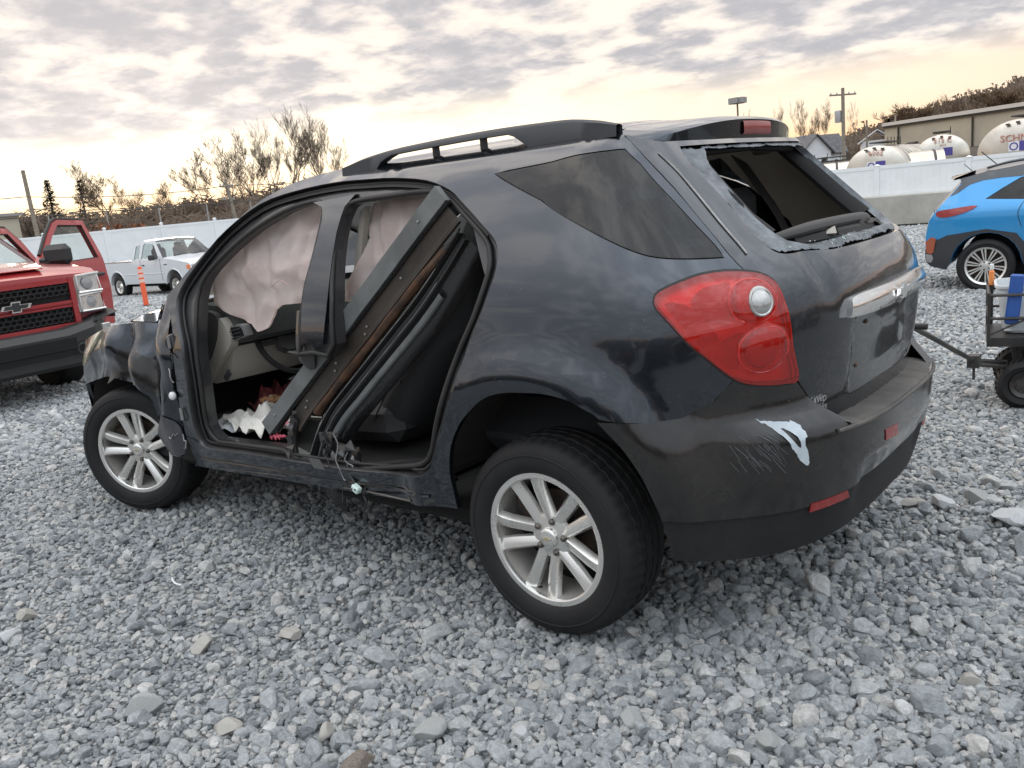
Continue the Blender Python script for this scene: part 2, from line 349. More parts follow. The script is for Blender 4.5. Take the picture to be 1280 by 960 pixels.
def add_translucent(m, f, c):
    nt = m.node_tree; o = next(n for n in nt.nodes if n.type == 'OUTPUT_MATERIAL'); b = nt.nodes['Principled BSDF']; t = nt.nodes.new('ShaderNodeBsdfTranslucent'); t.inputs[0].default_value = (*c, 1)
    x = nt.nodes.new('ShaderNodeMixShader'); x.inputs[0].default_value = f; nt.links.new(b.outputs[0], x.inputs[1]); nt.links.new(t.outputs[0], x.inputs[2]); nt.links.new(x.outputs[0], o.inputs[0])
add_translucent(M['airbag'], .5, (.92, .77, .71))
M['lensdome'] = mat('red_dome_lens', (.34, .010, .010), .12, 0, 1); M['lensring'] = mat('red_ring_lens', (.52, .018, .014), .25, 0, .6)
# ---- body outlines
D={'light':[(-0.91,0.889),(-0.894,0.949),(-0.878,0.997),(-0.867,1.063),(-0.854,1.119),(-0.847,1.158),(-0.834,1.189),(-0.802,1.21),(-0.759,1.221),(-0.696,1.227),(-0.622,1.223),(-0.549,1.205),(-0.49,1.184),(-0.473,1.164),(-0.478,1.137),(-0.516,1.095),(-0.568,1.035),(-0.617,0.993),(-0.665,0.951),(-0.706,0.92),(-0.748,0.902),(-0.808,0.891),(-0.865,0.887)],
'uni_seam':[(-0.504,1.656),(-0.586,1.591),(-0.672,1.474),(-0.718,1.35),(-0.734,1.269),(-0.759,1.221)],
'uni_light':[(-0.696,1.227),(-0.622,1.223),(-0.549,1.205),(-0.49,1.184),(-0.473,1.164),(-0.478,1.137),(-0.516,1.095),(-0.568,1.035),(-0.617,0.993),(-0.665,0.951),(-0.706,0.92)],
'uni_bseam':[(-0.651,0.862),(-0.6,0.809),(-0.504,0.804),(-0.374,0.808)],
'uni_arch':[(-0.324,0.805),(-0.297,0.829),(-0.255,0.847),(-0.212,0.867),(-0.166,0.877),(-0.096,0.885),(-0.017,0.882),(0.051,0.878),(0.112,0.866),(0.17,0.842),(0.219,0.806),(0.266,0.768),(0.305,0.721),(0.339,0.667),(0.359,0.616),(0.371,0.565),(0.374,0.521),(0.372,0.47),(0.373,0.412)],
'uni_rock':[(0.422,0.41),(0.718,0.385),(1.115,0.371),(1.577,0.355),(2.157,0.335),(2.193,0.36)],
'uni_front':[(2.201,0.439),(2.211,0.524),(2.207,0.669),(2.179,0.853),(2.172,1.008),(2.216,1.119)],
'uni_top':[(2.29,1.19),(2.2,1.25),(2.03,1.365),(1.88,1.46),(1.7,1.57),(1.56,1.625),(1.42,1.66),(1.22,1.683),(1.0,1.692),(0.7,1.696),(0.3,1.698),(-0.1,1.694),(-0.3,1.686),(-0.45,1.672)],
'aper':[(2.172,1.131),(2.164,1.222),(2.006,1.372),(1.856,1.483),(1.639,1.581),(1.412,1.617),(1.148,1.631),(0.953,1.626),(0.773,1.616),(0.578,1.59),(0.438,1.545),(0.361,1.499),(0.288,1.451),(0.227,1.408),(0.173,1.37),(0.146,1.335),(0.136,1.297),(0.139,1.247),(0.158,1.184),(0.182,1.119),(0.241,1.007),(0.28,0.875),(0.353,0.751),(0.405,0.67),(0.445,0.597),(0.483,0.546),(0.569,0.513),(0.92,0.48),(1.179,0.471),(1.615,0.463),(1.948,0.452),(2.093,0.457),(2.123,0.509),(2.125,0.593),(2.096,0.778),(2.093,0.935),(2.137,1.046)],
'infront':[(2.032,1.18),(2.003,1.263),(1.866,1.363),(1.682,1.457),(1.465,1.529),(1.283,1.553),(1.215,1.539),(1.183,1.486),(1.181,1.329),(1.196,1.225),(1.2,1.092),(1.222,0.956),(1.283,0.745),(1.363,0.574),(1.476,0.508),(1.998,0.492),(2.058,0.557),(2.021,0.78),(2.016,1.067)],
'inrear':[(0.983,0.996),(0.994,1.153),(1.002,1.195),(1.043,1.389),(1.041,1.502),(0.991,1.533),(0.786,1.539),(0.61,1.54),(0.494,1.52),(0.357,1.436),(0.243,1.356),(0.212,1.308),(0.206,1.25),(0.25,1.112),(0.331,0.973),(0.387,0.832),(0.431,0.727),(0.499,0.596),(0.595,0.553),(1.002,0.537),(1.05,0.624),(1.008,0.832)],
'bpil':[(1.26,1.559),(0.997,1.571),(1.038,1.528),(1.045,1.43),(1.025,1.246),(1.021,1.124),(1.043,0.997),(1.098,0.973),(1.124,1.011),(1.191,0.986),(1.179,1.094),(1.18,1.227),(1.166,1.33),(1.161,1.483),(1.194,1.538)],
'tg_right':[(-0.759,1.221),(-0.802,1.21),(-0.834,1.189),(-0.847,1.158),(-0.854,1.119),(-0.867,1.063),(-0.878,0.997),(-0.894,0.949),(-0.91,0.889)],
'tg_bot':[(-0.965,0.824),(-1.091,0.703),(-1.233,0.688),(-1.437,0.68)],
'tg_ap':[(-0.794,1.581),(-0.799,1.555),(-0.824,1.494),(-0.843,1.449),(-0.86,1.371),(-0.866,1.305),(-0.89,1.265),(-0.935,1.253),(-1.02,1.253),(-1.145,1.244)],
'tg_hole':[(-0.931,1.574),(-0.91,1.554),(-0.902,1.52),(-0.911,1.47),(-0.923,1.423),(-0.934,1.365),(-0.953,1.321),(-0.985,1.289),(-1.06,1.271),(-1.184,1.267)],
'chrome':[(-1.102,1.044),(-1.118,1.083),(-1.15,1.102),(-1.295,1.106),(-1.492,1.103)],
'chromeb':[(-1.102,1.044),(-1.253,1.037),(-1.436,1.034),(-1.543,1.037)],
'plate':[(-1.099,1.033),(-1.175,0.925),(-1.268,0.838),(-1.39,0.798),(-1.552,0.787)],
'qwin':[(0.238,1.581),(0.03,1.592),(-0.181,1.605),(-0.4,1.607),(-0.502,1.606),(-0.565,1.556),(-0.647,1.434),(-0.699,1.323),(-0.714,1.266),(-0.604,1.271),(-0.505,1.282),(-0.43,1.305),(-0.333,1.347),(-0.21,1.399),(0.026,1.489)],
'dtrim':[(-0.645,1.59),(-0.691,1.59),(-0.74,1.482),(-0.775,1.381),(-0.792,1.28),(-0.798,1.261),(-0.753,1.263),(-0.728,1.38),(-0.694,1.505)],
'bp_top':[(-0.344,0.807),(-0.465,0.805),(-0.558,0.813),(-0.654,0.86),(-0.706,0.915),(-0.748,0.899),(-0.809,0.886),(-0.865,0.882),(-0.911,0.884),(-1.092,0.7)],
'bp_lip':[(-0.977,0.718)],
'bp_arch':[(-0.303,0.804),(-0.328,0.764),(-0.357,0.717),(-0.381,0.674),(-0.404,0.628),(-0.425,0.577),(-0.441,0.54),(-0.457,0.498),(-0.475,0.423),(-0.499,0.349)],
'bp_bot':[(-0.585,0.355),(-0.666,0.352),(-0.758,0.344),(-0.878,0.345),(-1.053,0.355),(-1.22,0.37)],
'bp_valtop':[(-0.457,0.492),(-0.586,0.499),(-0.682,0.494),(-0.845,0.495),(-0.998,0.504),(-1.105,0.514)],
'refl':[(-0.899,0.477),(-0.9,0.505),(-1.059,0.508),(-1.077,0.481)],
'refl2':[(-1.267,0.62),(-1.257,0.658),(-1.369,0.65),(-1.383,0.61)],
'primer':[(-0.76,0.798),(-0.774,0.787),(-0.8,0.785),(-0.847,0.773),(-0.86,0.776),(-0.875,0.759),(-0.871,0.73),(-0.86,0.715),(-0.877,0.654),(-0.87,0.637),(-0.847,0.66),(-0.821,0.702),(-0.803,0.741),(-0.789,0.765)],
'prhole':[(-0.813,0.762),(-0.833,0.749),(-0.847,0.717),(-0.847,0.697),(-0.829,0.718)],
'awd':[(-0.975,0.809),(-1.048,0.812)],
'badge2':[(-1.002,0.783),(-1.068,0.769)],
'fen':[(2.98,1.022),(2.704,1.056),(2.526,1.082),(2.411,1.11),(2.296,1.182),(2.222,1.134),(2.199,1.049),(2.211,0.988),(2.199,0.9),(2.238,0.774),(2.248,0.687),(2.237,0.606),(2.238,0.503),(2.271,0.391),(2.388,0.383),(2.423,0.464),(2.442,0.542),(2.45,0.602),(2.458,0.649),(2.468,0.701),(2.563,0.749),(2.683,0.767),(2.814,0.778),(2.952,0.766),(3.466,0.656),(3.391,0.58),(3.413,0.511),(3.413,0.511),(3.354,0.642),(3.264,0.805),(3.227,0.9),(3.189,0.956)],
'headl':[(3.249,0.819),(3.207,0.891),(3.538,0.91),(3.079,0.997),(2.966,1.023),(2.993,0.97),(3.027,0.908),(3.151,0.826)],
'black':[(2.858,0.739),(2.757,0.855),(2.647,0.939),(2.588,0.95),(2.47,0.905),(2.395,0.866),(2.366,0.807),(2.357,0.729),(2.38,0.668),(2.418,0.699),(2.51,0.755),(2.646,0.779),(2.757,0.781)]}
Y={'bagF':[(2.204,0.7,1.166),(2.127,0.7,1.272),(1.904,0.7,1.388),(1.659,0.7,1.482),(1.397,0.7,1.552),(1.163,0.7,1.577),(1.134,0.7,1.523),(1.228,0.7,1.337),(1.312,0.7,1.212),(1.363,0.7,1.136),(1.491,0.7,1.129),(1.602,0.7,1.118),(1.665,0.7,1.066),(1.716,0.7,1.016),(1.811,0.7,0.996),(1.834,0.7,1.034),(1.95,0.7,1.071),(2.085,0.7,1.13),(2.141,0.7,1.181)],
'bagR':[(1.034,0.67,1.495),(0.953,0.67,1.553),(0.594,0.67,1.542),(0.61,0.67,1.496),(0.731,0.67,1.377),(0.871,0.67,1.24),(0.953,0.67,1.186),(1.025,0.67,1.147),(1.14,0.67,1.138),(1.122,0.67,1.195),(1.054,0.67,1.277),(1.006,0.67,1.39),(1.025,0.67,1.44)],
'beam':[(0.494,0.7,1.542),(1.558,0.8,0.634)],
'dashcap':[(2.252,0.7,1.085),(2.126,0.7,1.09),(2.082,0.7,1.046),(2.125,0.7,0.953),(2.215,0.7,0.847),(2.284,0.7,0.794),(2.372,0.7,0.756),(2.319,0.7,0.969)],
'dashside':[(2.055,0.705,1.063),(2.018,0.705,1.024),(1.995,0.705,0.937),(2.104,0.705,0.853),(2.24,0.705,0.743),(2.273,0.705,0.733),(2.268,0.705,0.796),(2.189,0.705,0.858),(2.109,0.705,0.954),(2.071,0.705,1.035)],
'vent':[(2.045,0.66,1.004),(1.914,0.66,1.03),(1.88,0.66,0.983),(1.897,0.66,0.971),(2.05,0.66,0.939)],
'knee':[(2.073,0.68,0.898),(2.094,0.45,0.886),(2.111,0.2,0.864),(2.142,0.2,0.734),(2.171,0.45,0.733),(2.275,0.7,0.727),(2.146,0.69,0.815)],
'cloth':[(2.319,0.66,0.398),(2.351,0.6,0.427),(2.379,0.5,0.465),(2.361,0.4,0.491),(2.285,0.3,0.549),(2.018,0.45,0.591),(1.834,0.6,0.559),(1.637,0.72,0.509),(1.676,0.75,0.49),(1.871,0.74,0.471)],
'seat':[(0.45,0.55,1.322),(0.628,0.55,1.251),(0.843,0.55,1.042),(1.093,0.55,0.754),(1.256,0.55,0.519),(1.205,0.55,0.448),(1.038,0.55,0.492),(0.795,0.55,0.772),(0.531,0.55,1.045)]}
def _pl(t,pts):
    # smooth monotone interpolation (pchip-like) on a table
    xs=np.array([p[0] for p in pts],float);ys=np.array([p[1] for p in pts],float)
    h=np.diff(xs);d=np.diff(ys)/h
    m=np.zeros(len(xs));m[0]=d[0];m[-1]=d[-1]
    for i in range(1,len(xs)-1):
        m[i]=0 if d[i-1]*d[i]<=0 else 2*d[i-1]*d[i]/(d[i-1]+d[i])
    t=np.asarray(t,float);tc=np.clip(t,xs[0],xs[-1]);k=np.clip(np.searchsorted(xs,tc)-1,0,len(h)-1)
    u=(tc-xs[k])/h[k]
    v=ys[k]*(2*u**3-3*u**2+1)+h[k]*m[k]*(u**3-2*u**2+u)+ys[k+1]*(-2*u**3+3*u**2)+h[k]*m[k+1]*(u**3-u**2)
    return v+np.where(t<xs[0],(t-xs[0])*m[0],0)+np.where(t>xs[-1],(t-xs[-1])*m[-1],0)
TB=[(.18,.84),(.35,.868),(.45,.885),(.6,.902),(.75,.912),(.9,.914),(1.0,.909),(1.07,.900),(1.14,.884),(1.2,.864),(1.28,.832),(1.4,.775),(1.5,.722),(1.58,.672),(1.64,.622),(1.68,.565),(1.70,.50)]
TA=[(.18,.80),(.74,.845),(.85,.865),(.95,.88),(1.05,.888),(1.12,.882),(1.2,.852),(1.26,.808),(1.36,.705),(1.46,.605),(1.56,.505),(1.62,.445),(1.70,.36)]
TC=[(.18,.80),(.30,.845),(.40,.88),(.5,.908),(.62,.93),(.72,.938),(.76,.938),(1.0,.93)]
NE=3.0
def _arc(a,b,cx):
    th=np.linspace(0,np.pi/2,800);x=a*np.sin(th)**(2/NE);y=b*np.cos(th)**(2/NE)
    L=np.concatenate([[0],np.cumsum(np.hypot(np.diff(x),np.diff(y)))]);return th,L
_thr,_Lr=_arc(.9,.9,0);_thf,_Lf=_arc(1.4,.9,0)
LR=float(_Lr[-1]);LF=float(_Lf[-1]);XF=2.4
def flare(x,z):
    o=0
    for cx in (0.0,2.857):
        r=np.hypot((x-cx),(z-.36)*1.0)
        u=np.clip((.71-r)/.15,0,1);o=o+(.044*u*u*(3-2*u)-.014*np.clip((.555-r)/.06,0,1)**1.3)*np.clip((z-.1)/.2,0,1)
    return o
def P(s,z,k=0,off=0.0,fl=1.0):
    """body shell: s runs along the plan outline (x on the flank; <0 round the tail; >XF round the nose); k=1: bumper profile"""
    s=np.atleast_1d(np.asarray(s,float));z=np.atleast_1d(np.asarray(z,float));s,z=np.broadcast_arrays(s,z)
    b=_pl(z,TB)+off;a=np.where(k==1,_pl(z,TC),_pl(z,TA))+off
    taper=np.clip((s-1.0)/1.4,0,1)**2*np.clip((z-.9)/.3,0,1)*.05
    b=b-taper
    q=-s;sg=np.where(q>LR,-1,1);q=np.where(q>LR,2*LR-q,q)
    th=np.interp(np.clip(q,0,LR),_Lr,_thr)
    xr=-a*np.sin(th)**(2/NE);yr=b*sg*np.cos(th)**(2/NE)
    qf=s-XF;sf=np.where(qf>LF,-1,1);qf=np.where(qf>LF,2*LF-qf,qf)
    tf=np.interp(np.clip(qf,0,LF),_Lf,_thf)
    af=1.40-np.clip(z-.6,0,1)**2*.5+off
    xf=XF+af*np.sin(tf)**(2/NE);yf=b*sf*np.cos(tf)**(2/NE)
    x=np.where(s<0,xr,np.where(s>XF,xf,s));y=np.where(s<0,yr,np.where(s>XF,yf,b))
    y=y+np.sign(y)*flare(x,z)*fl*(np.abs(y)>.45)
    return np.stack([x,y,z+0*x],-1)
# ---------------------------------------------------------------- terrain
def ground_z(x, y):
    v = np.maximum(0, -1.6-np.asarray(y, float)); return -np.minimum(.34, .028*v)+.0*np.asarray(x)
# ================================================================= the wrecked suv
suv = thing('wrecked_suv', 'dark grey wrecked SUV missing its left doors, crumpled front fender, smashed rear window', 'car')
def hemP(depth, k=0, off=0.0, fl=1.0):
    def h(u, v):
        p = P(u, v, k, off); a = P(u, v, k, off-depth); return a
    return h
def pp(name, outer, mat_, k=0, off=0.0, sp=.045, holes=(), hem=.02, parent=None, hole_hem=None, mir=False, disp=None, esp=None, ang=40):
    mb = MB()
    def f(u, v):
        q = P(u, v, k, off)
        if disp is not None: q = disp(u, v, q)
        if mir: q = q*np.array([1, -1, 1])
        return q
    def g(dp):
        def h(u, v):
            q = P(u, v, k, off-dp)
            if disp is not None: q = disp(u, v, q)
            if mir: q = q*np.array([1, -1, 1])
            return q
        return h
    patch(mb, outer, list(holes), sp, f, g(hem) if hem else None, g(hole_hem) if hole_hem else None, esp)
    return mb.build(name, mat_, parent or suv, ang)
mirs = lambda l: [(-2*LR-s, z) for s, z in reversed(l)]
top = cr(D['uni_top'], 3)
seam = cr(D['uni_seam'], 3); aper = cr(D['aper'], 3, True)
left_outline = top+seam[1:]+cr(D['uni_light'][0:1]+D['uni_light'][1:6]+D['uni_light'][6:], 2)[1:]+cr(D['uni_bseam'], 3)+cr(D['uni_arch'], 2)[1:]+cr(D['uni_rock'], 3)+cr(D['uni_front'], 3)[1:-1]
# shrink the panel joints by a hair so that gaps show
def shrink(poly, d):
    p = np.array(poly); n = len(p); a = p[(np.arange(n)-1) % n]; b = p[(np.arange(n)+1) % n]; t = b-a; t /= np.maximum(1e-9, np.hypot(t[:, 0], t[:, 1]))[:, None]
    A = .5*np.sum(p[:, 0]*np.roll(p[:, 1], -1)-np.roll(p[:, 0], -1)*p[:, 1]); sg = 1 if A > 0 else -1
    return [tuple(q) for q in p+np.stack([-t[:, 1], t[:, 0]], 1)*d*sg]
def wobble(u, v, q):
    d = np.array([noise.noise(Vector((a*1.6, b*1.6, 3.3)))*.0018+noise.noise(Vector((a*7, b*7, 1.3)))*.0002 for a, b in zip(u, v)])
    q = q.copy(); q[:, 1] += d*np.sign(q[:, 1]); return q
qw = D['qwin']; qwin = cr(qw[:5], 3)+cr(qw[5:9], 3)+cr(qw[8:]+qw[:1], 3)[1:-1]
side = pp('body_side_panel', left_outline, M['paint'], holes=[aper, shrink(qwin, -.004)], sp=.04, hem=.02, disp=wobble, ang=50)
pp('quarter_window', qwin, M['glass_dark'], off=.001, hem=.004, sp=.05)
pp('window_seal', shrink(qwin, -.010), M['glossblack'], off=-.006, holes=[shrink(qwin, .004)], hem=.004, sp=.05)
# door frame set back inside the aperture
OFF = -.045
infront = cr(D['infront'][:11], 3)+cr([D['infront'][11], (1.33, .98)], 1)
inf = D['infront']; inr = D['inrear']
opening = cr(inf[15:]+inf[:12], 3)+[(1.30, .955), (1.22, .94), (1.12, .95), (1.03, .94)]+cr(inr[0:19], 3)+[(1.0, .475), (1.12, .462), (1.30, .458)]+cr([inf[14]], 1)
fr = pp('door_frame', shrink(aper, -.012), M['jamb'], off=OFF, holes=[opening], sp=.05, hem=.01, hole_hem=.05)
mb = MB(); a = np.array(aper+[aper[0]]); rows = [P(a[:, 0], a[:, 1], 0, o) for o in (0, -.008, -.03, OFF-.004)]
def ins(poly, d): return np.array(shrink(poly, d)+[shrink(poly, d)[0]])
rows = [P(*np.array(list(ins(aper, d))).T, 0, o) for d, o in ((0, 0), (.004, -.006), (.006, -.02), (.004, OFF-.003))]
mb.grid([list(r) for r in rows]); mb.build('door_aperture_flange', M['jamb'], suv, 60)
def seal(name, poly, off, r, mat_=M['rubber'], rng=None, closed=True, n=7):
    l = poly+[poly[0]] if closed else poly; a = np.array(l); q = P(a[:, 0], a[:, 1], 0, off); return MB().tube(q, r, n, False).build(name, mat_, suv, 60)
seal('weatherstrip', shrink(opening, -.010), OFF+.008, .011)
seal('weatherstrip', shrink(aper, .020), OFF+.010, .007)
# blackened header strip between the roof rail and the openings
hd = cr(D['aper'][1:14], 3); hs = [(u, v) for u, v in hd]; inner = [(u-.0, v-.035) for u, v in reversed(hd)]
pp('header_seal', hs+inner, M['rubber'], off=OFF+.014, hem=.01, sp=.05)
bp = D['bpil']; pp('b_pillar', cr(bp[:2], 1)+cr(bp[2:7], 2)[0:]+bp[7:10]+cr(bp[10:], 2), M['paint'], off=OFF+.022, hem=.05, sp=.04)
# inner black tub behind the skin
MB()
# ---- roof, glass, bonnet
tp = [P(s, z)[0] for s, z in top]; tp = [q for q in tp]
def loft(edge, cr_z, cr_x, n=17, y1=None):
    rows = []
    for i, q in enumerate(edge):
        row = []
        for k in range(n):
            t = -1+2*k/(n-1); w = (1-t*t)
            row.append((q[0]+cr_x(q)*w, q[1]*(-t), q[2]+cr_z(q)*(1-abs(t)**2.6)))
        rows.append(row)
    return rows
roofedge = [q for q in tp if q[0] <= 1.30]; wsedge = [q for q in tp if q[0] >= 1.28]
MB().grid(loft(roofedge, lambda q: .032, lambda q: 0)).build('roof', M['paint'], suv, 60)
wb = lambda q: .02+.30*min(1, max(0, (q[0]-1.28)/1.0))
MB().grid(loft(wsedge, lambda q: .03*(1-min(1, max(0, (q[0]-1.28)))), wb)).build('windshield', M['glass'], suv, 60)
rw_ = [[(x, y, 1.655-.05*(-.05-x)/.35-.03*abs(y/.5)**3) for y in np.linspace(-.52, .52, 11)] for x in np.linspace(-.05, -.36, 6)]; MB().grid(rw_).build('headliner', M['headliner'], suv, 60)
hl = loft([(q[0], q[1]*.985, q[2]-.03) for q in roofedge], lambda q: .03, lambda q: 0); MB().grid(hl).build('headliner', M['headliner'], suv, 60)
# right flank: doors still closed
mir_outline = left_outline
rdoor = [(2.2, .36), (2.21, 1.15)]
rw_front = cr([(2.05, 1.14), (1.98, 1.27), (1.75, 1.42), (1.45, 1.53), (1.30, 1.55), (1.27, 1.3), (1.27, 1.14)], 3, True)
rw_rear = cr([(1.20, 1.14), (1.19, 1.35), (1.16, 1.56), (.75, 1.58), (.50, 1.56), (.33, 1.42), (.22, 1.22), (.30, 1.15)], 3, True)
pp('body_side_panel', left_outline, M['paint'], holes=[shrink(rw_front, -.003), shrink(rw_rear, -.003), shrink(qwin, -.003)], sp=.07, mir=True)
for w in (rw_front, rw_rear, qwin): pp('side_window', w, M['glass_dark'] if w is qwin else M['glass'], mir=True, off=.001, hem=.004, sp=.07)
for ln in ([(1.23, .40), (1.225, .8), (1.235, 1.1), (1.23, 1.6)], [(.42, .5), (.30, .75), (.20, 1.05), (.33, 1.36), (.52, 1.60)]):
    q = P(*np.array(cr(ln, 5)).T, 0, .001)*np.array([1, -1, 1]); MB().tube(q, .004, 4).build('door_gap', M['rubber'], suv)
for xx in (1.45, .55):
    q = [P(xx+d, .98, 0, .02+.03*math.sin(pi*(d+.1)/.2))[0]*np.array([1, -1, 1]) for d in np.linspace(-.1, .1, 7)]; MB().tube(q, .013, 7).build('door_handle', M['paint'], suv)
# ---- roof rails
for sg in (1, -1):
    rail_t = []; rail_b = []
    xs = np.linspace(1.13, -.21, 40)
    prof = lambda x: _pl(x, [(-.22, .004), (-.12, .030), (0, .046), (.35, .054), (.75, .047), (.98, .030), (1.13, .004)])
    rail = MB(); rows = []
    for x in xs:
        s, z = x, float(np.interp(x, [t[0] for t in reversed(D['uni_top'])], [t[1] for t in reversed(D['uni_top'])])) if x > -.1 else 1.69
        yy = .575-.03*max(0, -x); zb = 1.672+.0*x; h = float(prof(x))+.012
        # gap under the bar between its feet
        gap = 0.0
        for a, b in ((.16, .93),):
            if a < x < b: gap = h*.62*min(1, (x-a)/.06, (b-x)/.10)
        if gap < .004: gap = -.02
        w0, w1 = .020, .014
        rows.append([(x, sg*(yy+w0), zb+gap), (x, sg*(yy+w0-.004), zb+h*.80), (x, sg*(yy+w1-.012), zb+h), (x, sg*(yy-.008), zb+h), (x, sg*(yy-w0), zb+h*.75), (x, sg*(yy-w0), zb+gap)])
    rail.grid(rows, closed_u=True); rl = rail.build('roof_rail', M['cladding'], suv, 50)
    for x in (.36, .60):
        MB().box((x, sg*.572, 1.70), (.022, .026, .06), None, .004).build('rail_foot', M['rubber'], suv)
# ---- tailgate
tg_left = cr(D['uni_seam'], 3)
tgr = cr(D['tg_right'], 2)[1:]; tgb = cr(D['tg_bot'], 2)
half = [(-LR, 1.618), (-1.0, 1.618), (-.72, 1.622), (-.60, 1.640), (-.53, 1.655)]+tg_left+tgr+[(-.925, .868)]+tgb+[(-LR, .676)]
full = half+mirs(half)[:-1]
hole_h = cr(D['tg_ap'][1:], 3); ap_full = [(-.80, 1.600), ]+hole_h+[(-LR, 1.243)]; ap_full = ap_full+mirs(ap_full)
def tgdisp(u, v, q):
    q = q.copy(); c = (-u-LR)
    # number plate recess and dents
    pl = np.clip((.345-np.abs(u+LR))/.015, 0, 1)*np.clip((1.035-v)/.012, 0, 1)*np.clip((v-.80-.03*np.abs(u+LR))/.03, 0, 1)
    q[:, 0] += .022*pl
    lp = np.clip((.43-np.abs(u+LR))/.03, 0, 1)*np.clip((v-1.02)/.01, 0, 1)*np.clip((1.125-v)/.02, 0, 1); q[:, 0] -= 0*lp
    d = np.exp(-(((u+1.02)/.035)**2+((v-1.20-(u+1.02)*1.2)/.055)**2)); q[:, 0] += .016*d
    q[:, 0] += np.array([noise.noise(Vector((a*5, b*5, 8.))) * .0025 for a, b in zip(u, v)]); return q
tg = pp('tailgate', shrink(full, .003), M['paintgate'], off=0, holes=[ap_full], sp=.028, hem=.03, hole_hem=.035, disp=tgdisp, ang=50)
# grey crust of old window glue round the hole, edge torn
rr = random.Random(4)
hi = cr(D['tg_hole'], 3)+[(-LR, 1.270)]; hi = [(-.935, 1.585)]+hi; hi = hi+mirs(hi)
def jag(poly, a): return [(u+rr.uniform(-a, a), v+rr.uniform(-a, a)) for u, v in resamp(poly, .012)]
hi = shrink(hi, 0)
pp('window_glue_crust', jag([(u+.010*noise.noise(Vector((u*14, v*14, 3))), v+.010*noise.noise(Vector((u*14, v*14, 9)))) for u, v in resamp(shrink(ap_full, .006), .02)], .003), M['adhesive'], off=-.010, holes=[jag([(u+.012*noise.noise(Vector((u*9, v*9, 5))), v+.008*noise.noise(Vector((u*9, v*9, 1)))) for u, v in resamp(hi, .02)], .0015)], sp=.03, hem=.01, hole_hem=.03, parent=tg)
pp('glue_void', [( -.905, 1.455), (-.90, 1.435), (-.908, 1.41), (-.917, 1.395), (-.922, 1.405), (-.918, 1.43)], M['black'], off=-.0085, hem=.002, parent=tg, sp=.03)
q = P(*np.array(cr([(-.66, 1.588), (-.705, 1.50), (-.752, 1.38), (-.785, 1.275)], 5)).T, 0, .004)
MB().tube(P(*np.array(cr([(-.676, 1.585), (-.722, 1.528), (-.752, 1.453), (-.775, 1.361), (-.792, 1.268)], 6)).T, 0, .004), .0032, 6).build('trim_bead', M['steel'], tg)
M['glasscrumb'] = mat('greenish_glass_crumbs', (.45, .60, .56), .08, 0, 1, trans=.5)
for i in range(36):
    s = rr.uniform(-1.5, -.93); c = P(s, 1.262+rr.uniform(-.006, .012), 0, -.012)[0]; r_ = rr.uniform(.003, .007)
    MB().hull([Vector(c)+Vector((rr.uniform(-1, 1), rr.uniform(-1, 1), rr.uniform(-.4, 1)))*r_ for _ in range(7)]).build('glass_crumb', M['glasscrumb'], tg, 10)
# shell under the tailgate (black gaps)
pp('inner_shell', shrink([(-.50, 1.66)]+tg_left+[(-.70, 1.1), (-.70, .86)]+[(-.80, .72), (-LR, .70)]+mirs([(-.50, 1.66)]+tg_left+[(-.70, 1.1), (-.70, .86)]+[(-.80, .72), (-LR, .70)]), -.01), M['plastic'], off=-.034, holes=[shrink(ap_full, .02)], sp=.08, hem=0)
# chrome garnish
co = cr(D['chrome'], 4)+[(-LR, 1.103)]; cb = cr(D['chromeb'], 3)+[(-LR, 1.040)]
gar = co+list(reversed(cb)); gar = co+mirs(co)+list(reversed(mirs(cb)))[0:0]+[(-2*LR-s, z) for s, z in cb]+list(reversed(cb))
def bulge(u, v, q): q = q.copy(); q[:, 0] -= .012*np.clip((1.105-v)/.03, 0, 1)*np.clip((v-1.03)/.02, 0, 1); return q
ch = pp('chrome_garnish', gar, M['chrome'], off=.010, sp=.02, hem=.022, disp=bulge, parent=tg)
def bowtie(c, ax_u, ax_v, w, h, d, mat_, rim, parent, name='bowtie_emblem'):
    c = Vector(c); U = Vector(ax_u).normalized(); V_ = Vector(ax_v).normalized(); Nn = U.cross(V_).normalized()
    def sh(k, dd):
        pts = [(-.5, -.16), (-.44, .20), (-.17, .20), (-.14, .5), (.20, .5), (.17, .20), (.5, .20), (.44, -.16), (.17, -.16), (.14, -.5), (-.20, -.5), (-.17, -.16)]
        pts = [(-.5, -.21), (-.42, .21), (-.16, .21), (-.14, .5), (.16, .5), (.14, .21), (.5, .21), (.42, -.21), (.16, -.21), (.14, -.5), (-.16, -.5), (-.14, -.21)]
        return [c+U*(a*w*k)+V_*(b*h*k)+Nn*dd for a, b in pts]
    o = MB().ext(sh(1, 0), Nn*d).build(name, rim, parent, 30); MB().ext(sh(.80, d), Nn*.002).build('emblem_face', mat_, o, 30)
pc = P(-LR, 1.07, 0, .022)[0]; M['gold'] = mat('gold_enamel', (.55, .45, .28), .35, .5)
bowtie(pc+np.array([-.002, 0, 0]), (0, -1, 0), (.0, 0, 1), .145, .052, .006, M['chrome'], M['chrome'], ch)
# plate area: rivets, holes
for (s, z) in ((-1.30, 1.0), (-1.26, .865)):
    q = P(s, z)[0]; MB().box((q[0]+.022, q[1], q[2]), (.012, .018, .012), None, .003).build('plate_clip', M['rusty'], tg)
